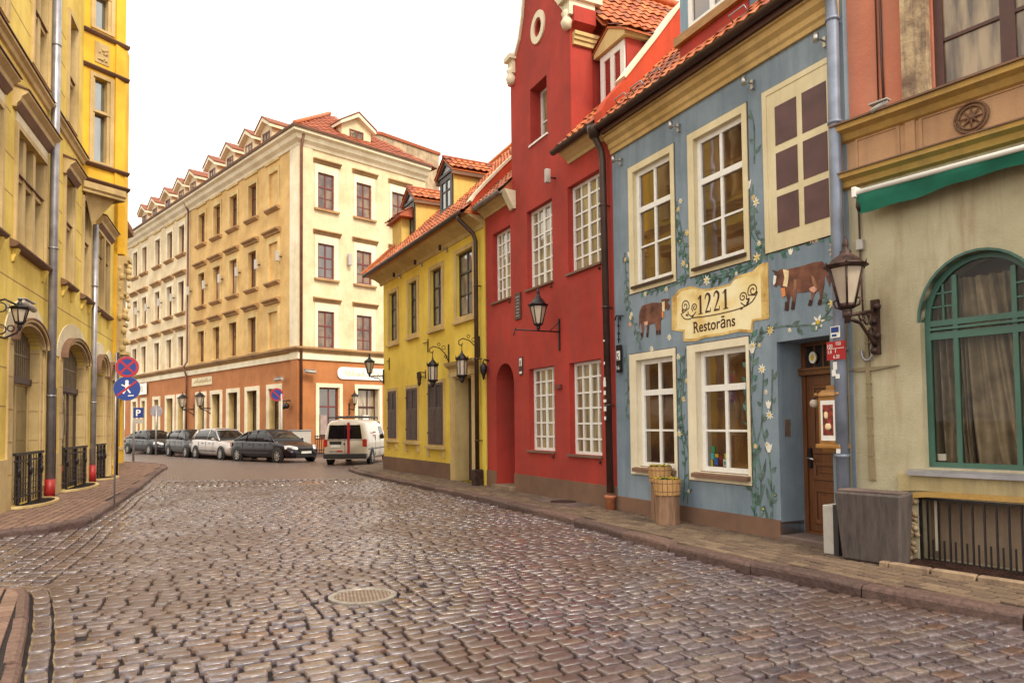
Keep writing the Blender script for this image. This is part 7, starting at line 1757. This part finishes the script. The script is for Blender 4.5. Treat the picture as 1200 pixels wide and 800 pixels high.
    g = MB(); g.box(h-.06, h+.012, -.36, .36, .50, .62); g.box(h-.10, h+.006, -.52, .52, .24, .38); g.build('grille', M['plastic'], r)
    g = MB(); g.box(h-.02, h+.03, -.26, .26, .40, .50); g.build('number_plate', M['plate'], r)
    r.location = loc; r.rotation_euler = (0, 0, head); return r
hd = lambda dx, dy: math.atan2(dy, dx)
car('saloon_car', 'dark plum saloon car, nearest of the parked cars, seen from its front right side', 'car', (-10.95, 32.55, 0), hd(.80, -.60), cpaint('plum_paint', (.012, .006, .011)), 4.75, 1.78, 1.45)
car('estate_car', 'silver estate car parked behind the dark saloon', 'car', (-14.55, 35.9, 0), hd(.72, -.69), cpaint('silver_paint', (.50, .45, .43), .4), 4.6, 1.76, 1.52, 'estate')
car('hatchback_car', 'dark hatchback parked behind the silver estate', 'car', (-17.5, 38.9, 0), hd(.70, -.71), cpaint('dark_paint', (.012, .009, .012)), 4.2, 1.74, 1.46, 'estate')
car('saloon_car', 'dark grey saloon parked farthest left, beside the blue parking sign', 'car', (-22.0, 43.4, 0), hd(.78, -.62), cpaint('grey_paint', (.03, .03, .034), .5), 4.5, 1.76, 1.44)
# the van
def van(loc, head):
    r = empty('delivery_van', (0, 0, 0), 0, 'white delivery van with roof bars and a red stripe on its rear', 'van')
    h = 2.15; w = .90
    body = [(-h, 1.76, .86*w), (-h+.06, 1.80, .96*w), (-h+.3, 1.82, w), (.4, 1.82, w), (.72, 1.76, w), (1.0, 1.5, w), (1.28, 1.10, w), (1.5, 1.02, .98*w), (h-.2, .86, .93*w), (h, .62, .78*w)]
    st = []; n = 30
    for i in range(n+1):
        x = -h+2*h*i/n; zt, ww = interp(body, x); tall = max(0, (zt-1.05)/.77); zb = .24
        st.append((x, [(0, zb), (ww*.9, zb), (ww*.98, zb+.1), (ww, .5), (ww, .95 if tall > 0 else zt-.2), (ww-.03*tall-(0 if tall > 0 else .02), max(zt-.60, zt-.12) if tall < .3 else 1.18), (ww-.12*tall-.02, zt-.14 if tall > .3 else zt-.05), (ww-.20*tall-.08, zt-.02), (ww*.4, zt+.02), (0, zt+.03)]))
    P_ = flat('van_white', (.62, .56, .48), .35, var=.06, ns=2, coat=.6)
    mb = MB(); loft(mb, st); bo = mb.build('body', P_, r)
    # rear doors
    x = -h-.012
    rw = MB(); rw.add([(x, -.70, 1.06), (x, .70, 1.06), (x-.004, .62, 1.62), (x-.004, -.62, 1.62), (x+.03, -.70, 1.06), (x+.03, .70, 1.06), (x+.03, .62, 1.62), (x+.03, -.62, 1.62)], [(0, 1, 2, 3), (0, 1, 5, 4), (2, 3, 7, 6), (1, 2, 6, 5), (0, 3, 7, 4)]); rw.build('rear_window', M['carglass'], r)
    s_ = MB(); s_.box(x-.004, x+.03, -.005, .005, .42, 1.66); s_.box(x-.004, x+.03, -.74, .74, 1.02, 1.035); s_.build('door_gap', M['plastic'], bo)
    s_ = MB(); s_.box(x-.012, x+.02, -.20+.0, -.10, .46, 1.72); s_.ball((x, -.15, 1.5), .09, n=8, sc3=(.12, 1, 1.4)); s_.build('red_stripe', M['sign_red'], r)
    s_ = MB(); s_.box(x-.008, x+.02, .14, .62, .84, .97); s_.build('plate_recess', M['plastic'], bo)
    s_ = MB(); s_.box(x-.014, x+.01, .18, .58, .72, .83); s_.build('number_plate', M['plate'], r)
    s_ = MB(); s_.box(x-.006, x+.02, .10, .34, .54, .60, ); s_.build('badge', M['sign_red'], r)
    s_ = MB(); s_.box(x-.006, x+.02, .36, .62, .54, .59); s_.build('lettering', M['zinc'], r)
    s_ = MB(); s_.ball((x, .02, .86), .045, n=10, sc3=(.2, 1, 1)); s_.build('handle', M['plastic'], r)
    b_ = MB(); b_.box(-h-.06, -h+.18, -w*.97, w*.97, .28, .47); b_.build('bumper', M['plastic'], r, bevel=.02)
    for sg in (-1, 1):
        y0, y1 = sorted((sg*.70, sg*(w*.985))); t_ = MB(); t_.box(-h-.005, -h+.12, y0, y1, .74, 1.06); t_.build('tail_lamp', M['taillight'], r, bevel=.02)
        sw = MB(); ys = sg*(w+.004); sw.add([(.10, ys, 1.02), (.98, ys, 1.02), (.62, sg*(w-.10), 1.56), (.12, sg*(w-.10), 1.56)], [(0, 1, 2, 3)]); sw.build('side_window', M['carglass'], r, recalc=False)
        d_ = MB(); 
        for xx in (.04, -.75): d_.box(xx-.006, xx+.006, min(sg*(w-.02), sg*(w+.005)), max(sg*(w-.02), sg*(w+.005)), .36, 1.15)
        d_.box(-1.9, .9, min(sg*(w-.01), sg*(w+.006)), max(sg*(w-.01), sg*(w+.006)), .62, .66); d_.build('door_gap', M['plastic'], bo)
        m_2 = MB(); m_2.box(.92, 1.06, min(sg*(w+.02), sg*(w+.20)), max(sg*(w+.02), sg*(w+.20)), 1.06, 1.26); m_2.build('mirror', M['plastic'], r, bevel=.02)
        for xw in (-1.32, 1.34):
            am = MB(); nn = 24; am.add([(xw+.38*math.cos(2*math.pi*k/nn), sg*(w+.004), .32+.38*math.sin(2*math.pi*k/nn)) for k in range(nn)]+[(xw+.36*math.cos(2*math.pi*k/nn), sg*(w-.08), .32+.36*math.sin(2*math.pi*k/nn)) for k in range(nn)], [list(range(nn)), [nn+k for k in range(nn)]]+[(k, (k+1) % nn, nn+(k+1) % nn, nn+k) for k in range(nn)])
            am.build('wheel_arch', M['plastic'], bo); wheel(r, xw, sg*(w-.07))
        sl = MB(); ys = (sg*w-.001, sg*(w+.004)); sl.box(-1.2, -.75, min(ys), max(ys), 1.28, 1.34); sl.box(-1.1, -.7, min(ys), max(ys), 1.16, 1.2); sl.build('lettering', M['sign_red'], r)
    rk = MB()
    for xx in (-1.6, -.2): rk.tube([(xx, -w+.06, 1.84), (xx, -w+.04, 1.93), (xx, w-.04, 1.93), (xx, w-.06, 1.84)], .025, n=6)
    for y in (-.45, -.1, .3): rk.box(-2.2, .9, y-.02, y+.02, 1.95, 1.99)
    rk.build('roof_bars', M['iron'], r)
    ws = MB(); ws.add([(.74, -.70, 1.76), (.74, .70, 1.76), (1.27, .80, 1.13), (1.27, -.80, 1.13)], [(0, 1, 2, 3)]); ws.build('windscreen', M['carglass'], r, recalc=False)
    r.location = loc; r.rotation_euler = (0, 0, head)
van((-6.62, 30.65, 0), R(87))
bpy.context.view_layer.update()
